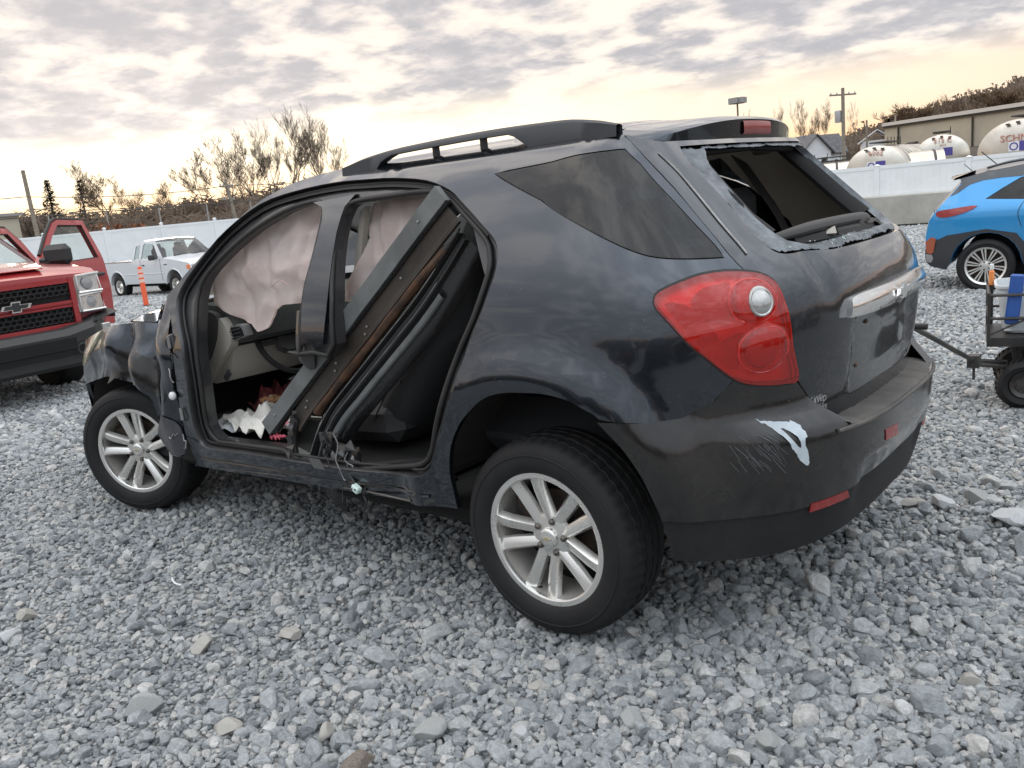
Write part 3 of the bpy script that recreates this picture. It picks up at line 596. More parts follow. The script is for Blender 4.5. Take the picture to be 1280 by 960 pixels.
# spoiler
sx = [(0, -.425), (.15, -.422), (.28, -.410), (.38, -.388), (.46, -.358), (.53, -.305), (.575, -.235)]
rows = []
for y in np.linspace(-.57, .57, 45):
    a = abs(y); xe = float(_pl(a, sx)); xf = -.10+.03*(a/.57)**4; zt = 1.674+.034*(1-min(1, a/.57)**2.6)-.012*max(0, (a-.5)/.07)
    th = .066-.034*(a/.57)**3; dz = -.010-.026*(a/.57)**2.4
    rows.append([(xf, y, zt-.002), (xf-.07, y, zt+.003), (xf-.12, y, zt+.001+dz*.2), (xe+.07, y, zt+dz*.7), (xe+.012, y, zt+dz-.006), (xe, y, zt+dz-.016), (xe+.004, y, zt+dz-.016-th), (xe+.02, y, zt+dz-.024-th), (xe+.08, y, zt+dz-.026-th*.9), (xf-.09, y, zt-.085)])
sm_ = MB().grid(rows, closed_u=True); sm_.f += [tuple(range(10)), tuple(len(sm_.v)-10+k for k in range(10))]
sp_ = sm_.build('roof_spoiler', M['paint'], suv, 45)
rows = []
for y in np.linspace(-.115, .115, 15):
    xe = float(_pl(abs(y), sx)); zt = 1.676+.032*(1-min(1, abs(y)/.57)**2.6)-.014-.055*(abs(y)/.56)**2.4
    rows.append([(xe-.003, y, zt-.018), (xe-.006, y, zt-.024), (xe-.006, y, zt-.056), (xe+.001, y, zt-.064)])
MB().grid(rows).build('high_brake_light', M['reflector'], sp_, 60)
# ---- tail light
lt = cr(D['light'], 2, True)
for mir in (False, True):
    mirf = (lambda q: q*np.array([1, -1, 1])) if mir else (lambda q: q)
    def lensd(u, v, q):
        n = P(u, v, 0, .05)-P(u, v, 0, 0); n /= np.maximum(1e-6, np.linalg.norm(n, axis=1))[:, None]
        r1 = np.hypot((u+.785)/1.12, v-1.0)/.068; r2 = np.hypot((u+.755)/1.25, v-1.14)/.064
        h = .016*np.sqrt(np.clip(1-r1**2, 0, 1))+.010*np.sqrt(np.clip(1-r2**2, 0, 1))+.006*np.clip(1-np.abs(v-1.075+(u+.7)*.15)/.03, 0, 1)*np.clip((-.5-u)/.1, 0, 1)*(r1 > 1)*(r2 > 1)
        return q+n*h[:, None]
    ll = pp('tail_light', lt, M['lensred'], off=.010, sp=.011, hem=.03, mir=mir, ang=40, disp=lensd)
    pp('lamp_housing', shrink(lt, .004), M['lampsilver'], off=-.030, sp=.04, hem=0, mir=mir, parent=ll)
    pp('lamp_gasket', shrink(lt, -.006), M['rubber'], off=.001, holes=[shrink(lt, .002)], sp=.05, hem=.012, mir=mir, parent=ll)
    # round chambers standing in the lamp
    for (s, z, r, mt, nm, ofs, e) in ((-.755, 1.140, .064, 'lensring', 'lamp_ring', .0125, 1), (-.776, 1.137, .038, 'lampwhite', 'reversing_lens', .019, 0), (-.755, 1.140, .054, 'lensdome', 'dome_lens', .002, 0), (-.785, 1.0, .052, 'lensdome', 'dome_lens', .004, 0), (-.785, 1.0, .068, 'lensring', 'lamp_ring', .0125, 1)):
        n = 40; rw = []
        prof = [(r, -.003), (r, .0005), (r-.0018, .0016), (r-.004, .0005), (r-.004, -.003)] if e else [(r+.006, -.012), (r+.005, .0), (r, .003), (r-.004, .001), (r*.7, .006), (r*.35, .009), (.001, .010)]
        for k in range(n):
            t = 2*pi*k/n; rw.append([mirf(P(s+rad*cos(t)*(1.15 if e else .85), z+rad*sin(t), 0, ofs+h)[0]) for rad, h in prof])
        MB().grid(rw, closed_v=True).build(nm, M[mt], ll, 60)
    pp('lamp_barrel', cr([(-.582, 1.158), (-.622, 1.186), (-.667, 1.192), (-.702, 1.195), (-.69, 1.147), (-.70, 1.086), (-.637, 1.094), (-.603, 1.114), (-.587, 1.133)], 2, True), M['lensdome'], off=.004, sp=.03, hem=.008, mir=mir, parent=ll)
    pp('lamp_barrel', cr([(-.640, 1.015), (-.69, 1.045), (-.73, 1.052), (-.712, 1.0), (-.715, .945), (-.66, .975)], 2, True), M['lensdome'], off=.004, sp=.03, hem=.008, mir=mir, parent=ll)
    pp('side_marker_lens', cr([(-.500, 1.150), (-.56, 1.145), (-.62, 1.10), (-.665, 1.02), (-.670, .985), (-.645, .985), (-.60, 1.03), (-.54, 1.10)], 2, True), mat('marker_red', (.42, .02, .02), .25, 0, .8, bump=.5, bsc=120, bdist=.003) if not mir else bpy.data.materials['marker_red'], off=.0045, sp=.03, hem=.006, mir=mir, parent=ll)
# ---- rear bumper
bt = cr(D['bp_top'][:3], 3)+cr(D['bp_top'][3:9], 2)+cr([D['bp_top'][8], (-.99, .80), D['bp_top'][9]], 3)[1:]
bt = [(s, z) for s, z in bt]
bl = D['bp_lip'][0]
arch_b = cr(D['bp_arch'], 2); bot = cr(D['bp_bot'], 3)
kf = lambda u, v: np.where(v > .76, 1, 1)
def bumper_fn(off, mir=False):
    def f(u, v):
        a = P(u, v, 1, off); b = P(u, v, 0, off); c = np.abs(u+LR)
        w = np.clip((v-.73)/.09, 0, 1)[:, None] * 1.0
        q = a*(1-w)+b*w
        # step in the lower half of the face (moulded recess)
        r = np.clip((.40-c)/.06, 0, 1)*np.clip((v-.42)/.02, 0, 1)*np.clip((.585-.0*c-v)/.02, 0, 1); q[:, 0] += .020*r
        q[:, 0] += np.array([noise.noise(Vector((a_*4, b_*4, 5.)))*.003 for a_, b_ in zip(u, v)])
        return q
    return f
lipz = .722
bhalf = bt[:-1]+[(-1.03, .745), (-1.045, .724), (-LR, .715)]
vt = cr(D['bp_valtop'], 2)+[(-LR, .522)]
arch_up = [q for q in arch_b if q[1] > .497]
bo = bhalf+mirs(bhalf)[1:]+[(-2*LR-s, z) for s, z in arch_up]+list(reversed([(-2*LR-s, z) for s, z in vt]))[0:0]+[(-2*LR-s, z) for s, z in vt]+list(reversed(vt))+list(reversed(arch_up))
mb = MB(); patch(mb, bo, [], .035, bumper_fn(0), bumper_fn(-.022)); bmp = mb.build('rear_bumper', M['paintdirty'], suv, 45)
vo = list(vt)+[(-2*LR-s, z) for s, z in reversed(vt)][1:]+[(-2*LR-s, z) for s, z in [q for q in arch_b if q[1] <= .497]]+[(-2*LR-s, z) for s, z in bot]+[(-LR, .385)]+list(reversed(bot))+list(reversed([q for q in arch_b if q[1] <= .497]))
mb = MB(); patch(mb, shrink(vo, .002), [], .04, bumper_fn(-.006), bumper_fn(-.04)); mb.build('bumper_valance', M['plastic'], suv, 45)
# bumper step with moulded grooves
rows = []; tgz = .0
for c in np.linspace(-.50, .50, 61):
    s = -LR+c; pa = P(s, .70, 0, -.012)[0]; pb = P(s, .722, 1, -.001)[0]; row = []
    g = -.004 if abs((c*100 % 11)-5.5) < .9 else 0
    for t in np.linspace(0, 1, 7):
        q = pa*(1-t)+pb*t; q[2] = .735-.012*t*t-.006*(t > .93)+(g if .12 < t < .85 else 0)+.004*(abs(c) > .47); row.append(q)
    rows.append(row)
MB().grid(rows).build('bumper_step', M['stepgrey'] if 'stepgrey' in M else M.setdefault('stepgrey', mat('grey_worn_step', (.060, .057, .053), .7, dust=.9, dsc=3, dcol=(.24, .215, .19), bump=.4, bsc=60, bdist=.002)), bmp, 60)
MB().tube([P(-LR+c, .722, 1, .001)[0] for c in np.linspace(-.53, .53, 50)], .007, 7).build('step_edge', M['stepgrey'], bmp)
for o_ in (D['refl'], D['refl2'], [(-2*LR-s, z) for s, z in D['refl']]):
    l = resamp(o_, .05); mb = MB(); patch(mb, l, [], .05, bumper_fn(.003), bumper_fn(-.004)); mb.build('reflector', M['reflector'], bmp, 60)
def f1(off): return bumper_fn(off)
mb = MB(); patch(mb, jag(cr(D['primer'], 2, True), .003), [cr(D['prhole'], 2, True)], .03, bumper_fn(.0022), bumper_fn(.0)); mb.build('paint_chip', M['primer'], bmp, 60)
# scratches
for i in range(40):
    s0 = -.70+rr.uniform(-.075, .06); z0 = .715+rr.uniform(-.045, .05); l = rr.uniform(.015, .07); a = radians(-52+rr.uniform(-9, 9))
    pts = [(s0+cos(a)*l*t*-1, z0+sin(a)*l*t) for t in (0, .5, 1)]; a_ = np.array(pts)
    MB().tube(bumper_fn(.0012)(a_[:, 0], a_[:, 1]), rr.uniform(.0003, .0008), 3).build('scratch', M['scratch'] if 'scratch' in M else M.setdefault('scratch', mat('pale_scratch', (.13, .14, .15), .7)), bmp)
# badge lettering
def text(name, body, size, loc, right, upv, mat_, parent, depth=.002, shear=0.0):
    cu = bpy.data.curves.new(name, 'FONT'); cu.body = body; cu.size = size; cu.extrude = depth; cu.shear = shear; cu.resolution_u = 2; cu.align_x = 'CENTER'
    o = bpy.data.objects.new(name, cu); r_ = Vector(right).normalized(); u_ = Vector(upv).normalized(); n_ = r_.cross(u_).normalized(); u_ = n_.cross(r_)
    COL.objects.link(o); bpy.context.view_layer.update(); dg = bpy.context.evaluated_depsgraph_get(); me = bpy.data.meshes.new_from_object(o.evaluated_get(dg)); bpy.data.objects.remove(o)
    me.transform(Matrix.Translation(Vector(loc)) @ Matrix((r_, u_, n_)).transposed().to_4x4()); me.materials.clear(); me.materials.append(mat_)
    ob = bpy.data.objects.new(name, me); COL.objects.link(ob); ob.parent = parent; return ob
for tx, s, z, sz_ in (('AWD', -1.012, .800, .026), ('FLEX', -1.035, .775, .017), ('FUEL', -1.04, .762, .010)):
    q0 = P(s, z, 0, .002)[0]; q1 = P(s-.02, z, 0, .002)[0]; text('badge', tx, sz_, q0+np.array([-.004, .002, 0]), q1-q0, (0, 0, 1), M['chrome'], tg, .002, .25)
# ---- wheels
def wheel(loc, base, steer=0, far=False):
    w = bpy.data.objects.new('wheel', None); COL.objects.link(w); w.parent = suv; w.location = loc; w.empty_display_size = .1
    w.rotation_euler = (0, 0, steer); N = 150
    tp_ = [(.236, -.015), (.240, -.004), (.252, .006), (.275, .012), (.300, .011), (.322, .004), (.336, -.006), (.3445, -.018), (.3485, -.032), (.3505, -.050), (.3525, -.052), (.3530, -.083), (.345, -.085), (.345, -.094), (.3540, -.096), (.3545, -.122), (.346, -.124), (.346, -.132), (.3540, -.134), (.3530, -.160), (.345, -.162), (.345, -.170), (.3525, -.172), (.3495, -.200), (.342, -.218), (.31, -.236), (.26, -.238), (.236, -.225)]
    def fn(i, k, r, h):
        if 7 <= i <= 11 and k % 3 == 0: r -= .006
        if 13 <= i <= 19 and (k+i//6) % 4 == 0: r -= .0035
        return r, h
    MB().lathe(tp_, (0, .895, 0), N, 'y', fn).build('tyre', M['tyre'], w, 32)
    # raised ring bands on the sidewall
    MB().lathe([(.300, .0115), (.302, .0135), (.305, .0133), (.307, .0100)], (0, .895, 0), 80).build('sidewall_band', M['tyre'], w, 60)
    MB().lathe([(.222, .003), (.2385, .003), (.2405, -.006), (.236, -.012), (.218, -.014), (.2155, -.006), (.217, .000), (.222, .003)], (0, .885, 0), 80).build('rim_lip', M['alloy'], w, 40)
    MB().lathe([(.224, -.004), (.219, -.02), (.213, -.05), (.205, -.09), (.200, -.19)], (0, .885, 0), 64).build('rim_barrel', M['alloydark'], w, 60)
    rim = MB()
    for j in range(5):
        for sd in (-1, 1):
            th = radians(base+72*j); c, s = cos(th), sin(th)
            rows = []
            for u in np.linspace(0, 1, 7):
                r = .052+(.2205-.052)*u; off = sd*(.0245+.0235*u**1.1+.006*max(0, u-.75)*4); hw = .0190+.0058*u+(.004 if u > .99 else 0); d0 = -.012-.020*(1-u)**1.3+.000*u; dep = .030-.008*u
                row = []
                for a, h in ((-1.15, -dep), (-1.0, -.010), (sd*-.15, .0), (sd*.55, .002), (1.0, -.010), (1.15, -dep)) if sd > 0 else ((-1.15, -dep), (-1.0, -.010), (-.55, .002), (.15, 0), (1.0, -.010), (1.15, -dep)):
                    la = off+a*hw*(1 if True else 1); row.append((-(c*r-s*la), .885+d0+h, s*r+c*la))
                rows.append(row)
            rim.grid(rows)
    rim.build('rim_spokes', M['alloy'], w, 28)
    MB().lathe([(.085, -.050), (.080, -.040), (.066, -.034), (.040, -.031), (.034, -.030)], (0, .885, 0), 40).build('wheel_hub', M['alloy'], w, 40)
    cap = MB().lathe([(.036, -.040), (.0355, -.018), (.032, -.013), (.02, -.011), (.0005, -.0105)], (0, .885, 0), 32).build('centre_cap', M['alloy'], w, 50)
    bowtie((0, .8755, 0), (-1, 0, 0), (0, 0, 1), .042, .015, .002, M['gold'], M['chrome'], cap)
    for j in range(5):
        t = radians(base+36+72*j); MB().lathe([(.0125, -.030), (.0125, -.008), (.010, -.001), (.005, .003), (.0003, .004)], (-.058*cos(t), .885-.022, .058*sin(t)), 10).build('lug_nut', M['nut'] if 'nut' in M else M.setdefault('nut', mat('dark_nut', (.12, .11, .10), .3, .9, dust=.4)), w, 50)
        MB().lathe([(.0175, -.024), (.017, -.012), (.0155, -.012), (.015, -.03)], (-.058*cos(t), .885-.022, .058*sin(t)), 14).build('nut_seat', M['alloydark'], w, 50)
    t = radians(base+142); MB().tube([(-.206*cos(t), .885-.03, .206*sin(t)), (-.196*cos(t), .885-.008, .196*sin(t))], .004, 8).build('valve_stem', M['rubber'], w)
    MB().lathe([(.001, -.10), (.075, -.10), (.078, -.085), (.080, -.10), (.150, -.10), (.150, -.12)], (0, .885, 0), 48).build('brake_disc', M['rust'], w, 40)
    MB().box((.125, .79, .05), (.07, .06, .15), Matrix.Rotation(.3, 3, 'Y'), .012).build('brake_caliper', M['rust'], w)
    MB().lathe([(.001, -.14), (.20, -.14), (.20, -.16)], (0, .885, 0), 40).build('wheel_back', M['black'], w)
    return w
wheel((0, 0, .350), 112); 
def place(w, cx, steer):  # steer about the wheel centre
    c, s = cos(steer), sin(steer); y0 = .80
    w.location = (cx+y0*s, y0-y0*c, .350)
w = wheel((2.857, 0, .350), 97, .41); place(w, 2.857, .41)
for cx, st in ((0, 0), (2.857, .41)):
    w = wheel((cx, 0, .350), 80); w.rotation_euler = (0, 0, pi+st)
    if st: c, s = cos(pi+st), sin(pi+st); w.location = (cx+.8*s, -.8-.8*c, .350)
# wheel houses
for cx, r in ((-.01, .535), (2.857, .455)):
    for sg in (1, -1):
        rows = []
        for t in np.linspace(radians(14), radians(166), 30):
            rr_ = r*(1+.02*sin(t*9)); rows.append([(cx+rr_*cos(t), sg*y, .37+rr_*sin(t)) for y in (.865, .84, .74, .60, .50)])
        mb = MB().grid(rows); mb.add([(cx+r*cos(t), sg*.5, .37+r*sin(t)) for t in np.linspace(radians(14), radians(166), 30)], [tuple(range(30))])
        mb.build('wheel_arch_liner', M['liner'] if 'liner' in M else M.setdefault('liner', mat('arch_liner', (.05, .046, .042), .85, dust=.5, dsc=4, dcol=(.07, .065, .055), bump=.4, bsc=25, bdist=.006)), suv, 60)
# ---- underbody, floor, bulkheads
MB().box((1.35, 0, .33), (3.1, 1.55, .10), None, .03).build('underbody', M['black'], suv)
MB().box((-.55, 0, .46), (.42, 1.0, .12), None, .03).build('rear_floor', M['black'], suv)
MB().box((1.55, .0, .415), (1.7, 1.62, .05), None, .01).build('cabin_floor', M['carpet'], suv)
MB().box((.22, 0, .62), (.66, 1.3, .26), None, .12).build('rear_seat_base', M['seat'], suv)
MB().box((-.42, 0, .72), (.62, 1.36, .05), None, .01).build('cargo_floor', M['carpet'], suv)
MB().box((2.45, 0, .70), (.05, 1.5, .66), None, .01).build('firewall', M['black'], suv)
MB().box((3.0, 0, .70), (1.0, .95, .45), None, .05).build('engine_bay', M['black'], suv)
# rear inner quarter trim both sides + right pillar trims (seen through the broken rear window)
for sg in (1, -1):
    pp('quarter_trim', [(-.70, .97), (-.74, 1.20), (-.62, 1.235), (-.20, 1.20), (.15, 1.20), (.22, .97)], M['trimdark'], off=-.06, sp=.08, hem=0, mir=sg < 0)
    pp('pillar_cover', [(-.86, 1.20), (-.85, 1.36), (-.80, 1.50), (-.70, 1.60), (-.5, 1.66), (.1, 1.68), (.02, 1.60), (-.06, 1.52), (-.22, 1.38), (-.30, 1.28), (-.30, 1.20)] if sg < 0 else [(-.86, 1.20), (-.85, 1.36), (-.80, 1.50), (-.70, 1.60), (-.55, 1.66), (-.66, 1.5), (-.74, 1.36), (-.78, 1.20)], M['headliner'], off=-.075, sp=.06, hem=0, mir=sg < 0)
    pp('c_pillar_cover', [(-.16, 1.19), (.05, 1.32), (.20, 1.56), (-.30, 1.61), (-.30, 1.66), (.60, 1.67), (.42, 1.55), (.30, 1.36), (.20, 1.19)], M['headliner'] if sg < 0 else M['trimdark'], off=-.06, sp=.06, hem=0, mir=sg < 0)
for y in (-.38, .36):
    MB().box((-.16, y, 1.37), (.10, .25, .15), None, .04).build('headrest', M['seat'], suv)
    for d in (-.05, .05): MB().tube([(-.16, y+d, 1.22), (-.16, y+d, 1.31)], .006, 6).build('headrest_post', M['steel'], suv)
MB().tube([(-.30, -.60, 1.19), (-.30, .60, 1.19)], .03, 10).build('cargo_blind', M['trimdark'], suv)
for i in range(8):
    c = Vector((rr.uniform(-.6, -.3), rr.uniform(-.45, .3), rr.uniform(.98, 1.12))); MB().hull([c+Vector((rr.uniform(-.12, .12), rr.uniform(-.12, .12), rr.uniform(-.10, .12))) for _ in range(8)]).build('cargo_debris', [M['plastic'], M['trimgrey'], M['seat']][i % 3], suv, 20)
MB().tube(cr([(-.05, -.60, 1.60), (-.15, -.62, 1.45), (-.25, -.66, 1.25), (-.28, -.68, 1.0)], 4), .018, 5, True, .2).build('seat_belt', M['trimdark'], suv)
# tailgate inner frame (black) right and top, sill
q = [P(s, z, 0, -.05)[0] for s, z in [(-2*LR+.88, 1.60), (-2*LR+.905, 1.48), (-2*LR+.93, 1.36), (-2*LR+.96, 1.30)]]
MB().tube([v-np.array([-.02, 0, 0]) for v in q], .034, 8, True, .5).build('tailgate_frame', M['plastic'], suv)
q = [P(s, z, 0, -.06)[0] for s, z in [(-.88, 1.56), (-.90, 1.48), (-.925, 1.36), (-.96, 1.30)]]
MB().tube(q, .03, 8, True, .4).build('tailgate_frame', M['plastic'], suv)
q = [(-.40+.1*abs(y)**2, y, 1.592-.03*abs(y)) for y in np.linspace(-.46, .46, 13)]; MB().tube(q, .016, 8).build('tailgate_frame', M['plastic'], suv)
# torn sill trim standing up in the window (curved black bar)
q = [(-.66, .50, 1.292), (-.70, .40, 1.304), (-.72, .236, 1.311), (-.73, .0, 1.311), (-.72, -.22, 1.304), (-.69, -.34, 1.29)]
MB().tube(cr(q, 5), [.008+.013*math.sin(pi*.5*min(1, (i+1)/10)) for i in range(25)]+[.018], 10, True, .75).build('tailgate_sill_trim', M['blackbumper'], suv)
MB().tube(cr([(-.69, .40, 1.272), (-.73, .2, 1.272), (-.745, -.05, 1.268), (-.72, -.33, 1.262)], 5), .03, 8, True, .8).build('tailgate_inner_sill', M['plastic'], suv)
for i in range(9):
    y = rr.uniform(-.28, .28); MB().hull([Vector((-.74, y, 1.265))+Vector((rr.uniform(-.03, .03), rr.uniform(-.05, .05), rr.uniform(-.01, .045))) for _ in range(6)]).build('broken_trim_piece', M['plastic'] if i % 3 else M['trimgrey'], suv)
# ---- left front wing, crumpled
def crumple(u, v, q):
    q = q.copy(); out = np.zeros(len(u))
    for i, (a, b) in enumerate(zip(u, v)):
        n1 = noise.noise(Vector((a*3.1+b*1.7, b*3.0-a*.8, .7))); n2 = abs(noise.noise(Vector((a*5.0, b*4.4+a*2, 2.7)))); n3 = noise.noise(Vector((a*13, b*11, 5.1)))
        k = min(1, max(0, (b-.42)/.15)); k2 = 1 if a < 3.05 else .35
        d = .032*n1-.024*n2+.003*n3+.003
        d -= .055*math.exp(-(((a-2.42)/.06)**2))*min(1, max(0, (b-.5)/.2))
        d += .03*math.exp(-(((a-2.78)/.13)**2+((b-.98)/.07)**2)); d -= .045*math.exp(-(((a-2.64)/.035)**2+((b-.90)/.14)**2))
        out[i] = d*k*k2
    q[:, 1] += out; q[:, 2] += out*.25; return q
fen = cr(D['fen'][:6], 2)+D['fen'][6:14]+cr(D['fen'][14:27], 2)+cr(D['fen'][27:], 2)
wing = pp('front_wing', fen, M['paint'], sp=.022, hem=.02, disp=crumple, ang=28)
pp('headlight', shrink(cr(D['headl'], 2, True), .006), M['headlamp'], off=.006, sp=.03, hem=.02)
pp('torn_arch_flap', cr(D['black'], 2, True), M['paintdirty'], off=.004, sp=.022, hem=.006, disp=crumple, parent=wing, ang=28)
pp('torn_arch_flap', cr([(2.40, .60), (2.43, .50), (2.36, .42), (2.26, .40), (2.21, .44), (2.24, .55), (2.32, .60)], 2, True), M['darkflap'] if 'darkflap' in M else M.setdefault('darkflap', mat('blueblack_flap', (.018, .021, .032), .35, 0, .5, dust=.3)), off=.014, sp=.03, hem=.006, disp=crumple, parent=wing)
pp('sail_glass', [(2.62, 1.075), (2.34, 1.16), (2.33, 1.09), (2.45, 1.075)], M['glass_dark'], off=.012, sp=.05, hem=.004, disp=crumple)
pp('front_wing', [(2.25, .36), (2.25, 1.12), (2.55, 1.075), (3.0, 1.02), (3.4, .93), (3.5, .8), (3.45, .40), (3.36, .40), (3.30, .55), (3.18, .70), (3.0, .80), (2.857, .83), (2.7, .80), (2.54, .70), (2.42, .55), (2.38, .36)], M['paint'], sp=.05, mir=True)
# bonnet, buckled upward
rows = []
for x in np.linspace(2.30, 3.40, 26):
    row = []
    for y in np.linspace(-.80, .80, 25):
        yl = float(np.interp(x, [2.3, 2.6, 2.9, 3.1, 3.25, 3.4], [.80, .79, .755, .70, .62, .50])); yy = y/.8*yl; z = float(np.interp(x, [2.3, 2.53, 2.7, 3.0, 3.2, 3.4], [1.125, 1.09, 1.062, 1.015, .975, .90]))+.045*(1-(y/.8)**2)
        z += .022*math.exp(-((x-2.70)/.16)**2)*max(0, y)+abs(noise.noise(Vector((x*2.2, y*2.2, 4.))))*.015
        row.append((x, yy*.97, z))
    rows.append(row)
MB().grid(rows).build('bonnet', M['paint'], suv, 40)
# nose: bumper cover and grille
rows = []
for z in np.linspace(.25, .94, 10): rows.append([P(s, z, 0, -.004)[0] for s in np.linspace(3.36, XF+2*LF-.98, 30)])
MB().grid(rows).build('front_bumper', M['paint'], suv, 50)
gm = MB()
for z in np.linspace(.55, .85, 6): gm.tube([P(s, z, 0, .006)[0] for s in np.linspace(XF+LF-.45, XF+LF+.45, 14)], .010, 6)
gm.build('front_grille', M['plastic'], suv)
# torn wiring & metal at the hinge pillar
pil = [P(2.19, z, 0, -.055)[0] for z in np.linspace(.36, 1.12, 8)]
MB().tube(pil, .045, 8, True, .6).build('hinge_pillar', M['jamb'], suv)
for i in range(5):
    z = rr.uniform(.45, 1.05); q = [P(2.22+rr.uniform(-.02, .03), z, 0, .0)[0]]
    for k in range(5): q.append(q[-1]+np.array([rr.uniform(-.02, .02), rr.uniform(-.005, .012), rr.uniform(-.03, .015)]))
    MB().tube(cr(q, 3), .003, 5).build('torn_wire', M['rubber'] if i % 2 else M['steel'], suv)
q = P(2.215, .715, 0, .02)[0]; MB().lathe([(.001, .014), (.012, .013), (.020, .006), (.021, -.004), (.016, -.012)], q, 14).build('white_wire_plug', M['whiteplastic'], suv)
for z in (.98, .62):
    q = P(2.19, z, 0, -.01)[0]; MB().box(q, (.05, .03, .075), Matrix.Rotation(.2, 3, 'Y'), .008).build('door_hinge', M['jamb'], suv)
    MB().tube([q+np.array([.0, .02, -.03]), q+np.array([.0, .02, .03])], .009, 8).build('hinge_pin', M['steel'], suv)
# ---- sills, scuff plates, rocker
for x0, x1 in ((1.35, 2.05), (.50, 1.02)):
    MB().box(((x0+x1)/2, .795, .462), (x1-x0, .085, .020), Matrix.Rotation(.07, 3, 'Y') if 0 else None, .006).build('sill_scuff_plate', M['plastic'], suv)
    sc = MB()
    for k in range(int((x1-x0)/.035)): sc.box((x0+.03+k*.035, .80, .474), (.018, .05, .004))
    sc.build('scuff_tread', M['rubber'], suv, kind=None)
q = np.array(cr([(2.14, .385), (1.6, .402), (1.1, .418), (.72, .432), (.5, .445)], 4)); MB().tube(P(q[:, 0], q[:, 1], 0, .004), .006, 6).build('rocker_edge', M['paint'], suv)
a = np.array([(1.06, .405), (.9, .411), (.62, .423)]); MB().tube(P(a[:, 0], a[:, 1]-.02, 0, .002), .0045, 5, True).build('rocker_scrape', M['stepgrey'], suv)
a = np.array([(2.0, .35), (1.6, .375), (1.45, .383)]); MB().tube(P(a[:, 0], a[:, 1], 0, .001), .003, 5, True).build('rocker_scrape', M['stepgrey'], suv)
# ================================================================= cabin
def cushion(name, pts, y0, depth, mat_, parent=None, both=False):
    p = np.array([(q[0], q[-1]) for q in pts]); c = p.mean(0); rows = []
    for k, (s, dy) in enumerate([(1, -depth), (1.0, -.25*depth), (.97, .0), (.90, .35*depth), (.75, .6*depth), (.5, .78*depth), (.22, .85*depth), (.02, .86*depth)]):
        rows.append([(c[0]+(a-c[0])*s, y0+dy, c[1]+(b-c[1])*s) for a, b in p])
    return MB().grid(rows, closed_u=True).build(name, mat_, parent or suv, 60)
pf = [(2.34, 1.13), (2.12, 1.115), (2.03, 1.085), (1.985, 1.03), (1.97, .955), (2.01, .93)]
pl_ = [(2.03, .925), (2.045, .90), (2.09, .80), (2.15, .735), (2.25, .715), (2.33, .72)]
def dash(prof, mat_, name, y0, y1, cap=True, bow=.05):
    rows = [[(x-bow*(1-(y/.72)**2), y, z) for x, z in prof] for y in np.linspace(y0, y1, 15)]
    mb = MB().grid(rows)
    if cap:
        n = len(mb.v)
        for r in (rows[0], rows[-1]): mb.add(r, [tuple(range(len(r)))])
    return mb.build(name, mat_, suv, 30)
dash(pf, M['trimdark'], 'dashboard_top', -.72, .66); dash(pl_, M['trimgrey'], 'knee_bolster', -.72, .665)
dash([(2.34, .72), (2.02, .925), (2.34, 1.12)], M['black'], 'dashboard_core', -.70, .655)
def slab(name, pts, mat_, th=.012, parent=None, n=3):
    o = cr([(p[0], p[2]) for p in pts], n, True); y = pts[0][1]
    mb = MB(); patch(mb, o, [], .06, lambda u, v: np.stack([u, y+0*u, v], 1), lambda u, v: np.stack([u, y-th+0*u, v], 1)); return mb.build(name, mat_, parent or suv, 40)
slab('dashboard_end_cap', Y['dashcap'], M['trimdark'], .03); slab('dashboard_side_trim', Y['dashside'], M['trimgrey'], .05)
v_ = slab('vent_frame', [(p[0]+.01, p[1]+.02, p[2]) for p in Y['vent']], M['steel'], .04)
c0 = np.mean([p for p in Y['vent']], 0); slab('vent_opening', [tuple(c0+(np.array(p)-c0)*np.array([.80, 1, .78])+np.array([.01, .025, 0])) for p in Y['vent']], M['black'], .02, v_)
for k in range(3): MB().box((c0[0]+.01, .692, c0[2]-.018+.018*k), (.10, .008, .003), Matrix.Rotation(.18, 3, 'Y')).build('vent_blade', M['trimdark'], v_)
MB().box((2.12, .672, .765), (.07, .008, .035), Matrix.Rotation(.7, 3, 'Y'), .002).build('fuse_cover', M['trimdark'], suv)
# steering column and wheel (torn down, only partly seen)
st = thing('steering', None, None) if 0 else None
rw = []
c = Vector((2.0, .36, .90)); ax = Vector((-.88, 0, .47)).normalized(); a1 = Vector((0, 1, 0)); a2 = ax.cross(a1)
sw = MB(); sw.tube([c+(a1*cos(t)+a2*sin(t))*.185 for t in np.linspace(0, 2*pi, 33)], .015, 8, False)
swo = sw.build('steering_wheel', M['plastic'], suv)
MB().hull([c+a1*x*.075+a2*y*.065+ax*z for x, y in ((-1, -.5), (-.6, -1), (.6, -1), (1, -.5), (1, .6), (.5, 1), (-.5, 1), (-1, .6)) for z in (-.03, .02)]).build('wheel_hub_cover', M['trimdark'], swo)
for t in (0, pi, -pi/2): MB().tube([c, c+(a1*cos(t)+a2*sin(t))*.18], .014, 6).build('wheel_spoke', M['trimdark'], swo)
MB().tube([c-ax*.02, c-ax*.45], .05, 10).build('steering_column', M['plastic'], suv)
MB().box((1.95, 0, .72), (.5, .25, .55), None, .05).build('centre_console', M['trimdark'], suv)
MB().box((1.55, -.02, .55), (.9, .24, .28), None, .05).build('centre_console', M['plastic'], suv)
MB().box((1.94, .02, .90), (.03, .22, .16), Matrix.Rotation(.3, 3, 'Y'), .008).build('dash_screen', M['glossblack'], suv)
for i in range(7):
    y = rr.uniform(.05, .35); MB().tube(cr([(1.98, y, .93), (1.93, y+rr.uniform(-.03, .03), .84+rr.uniform(-.03, .03)), (1.95, y+rr.uniform(-.05, .05), .72)], 4), .006, 5).build('hanging_wire', M['rubber'], suv)
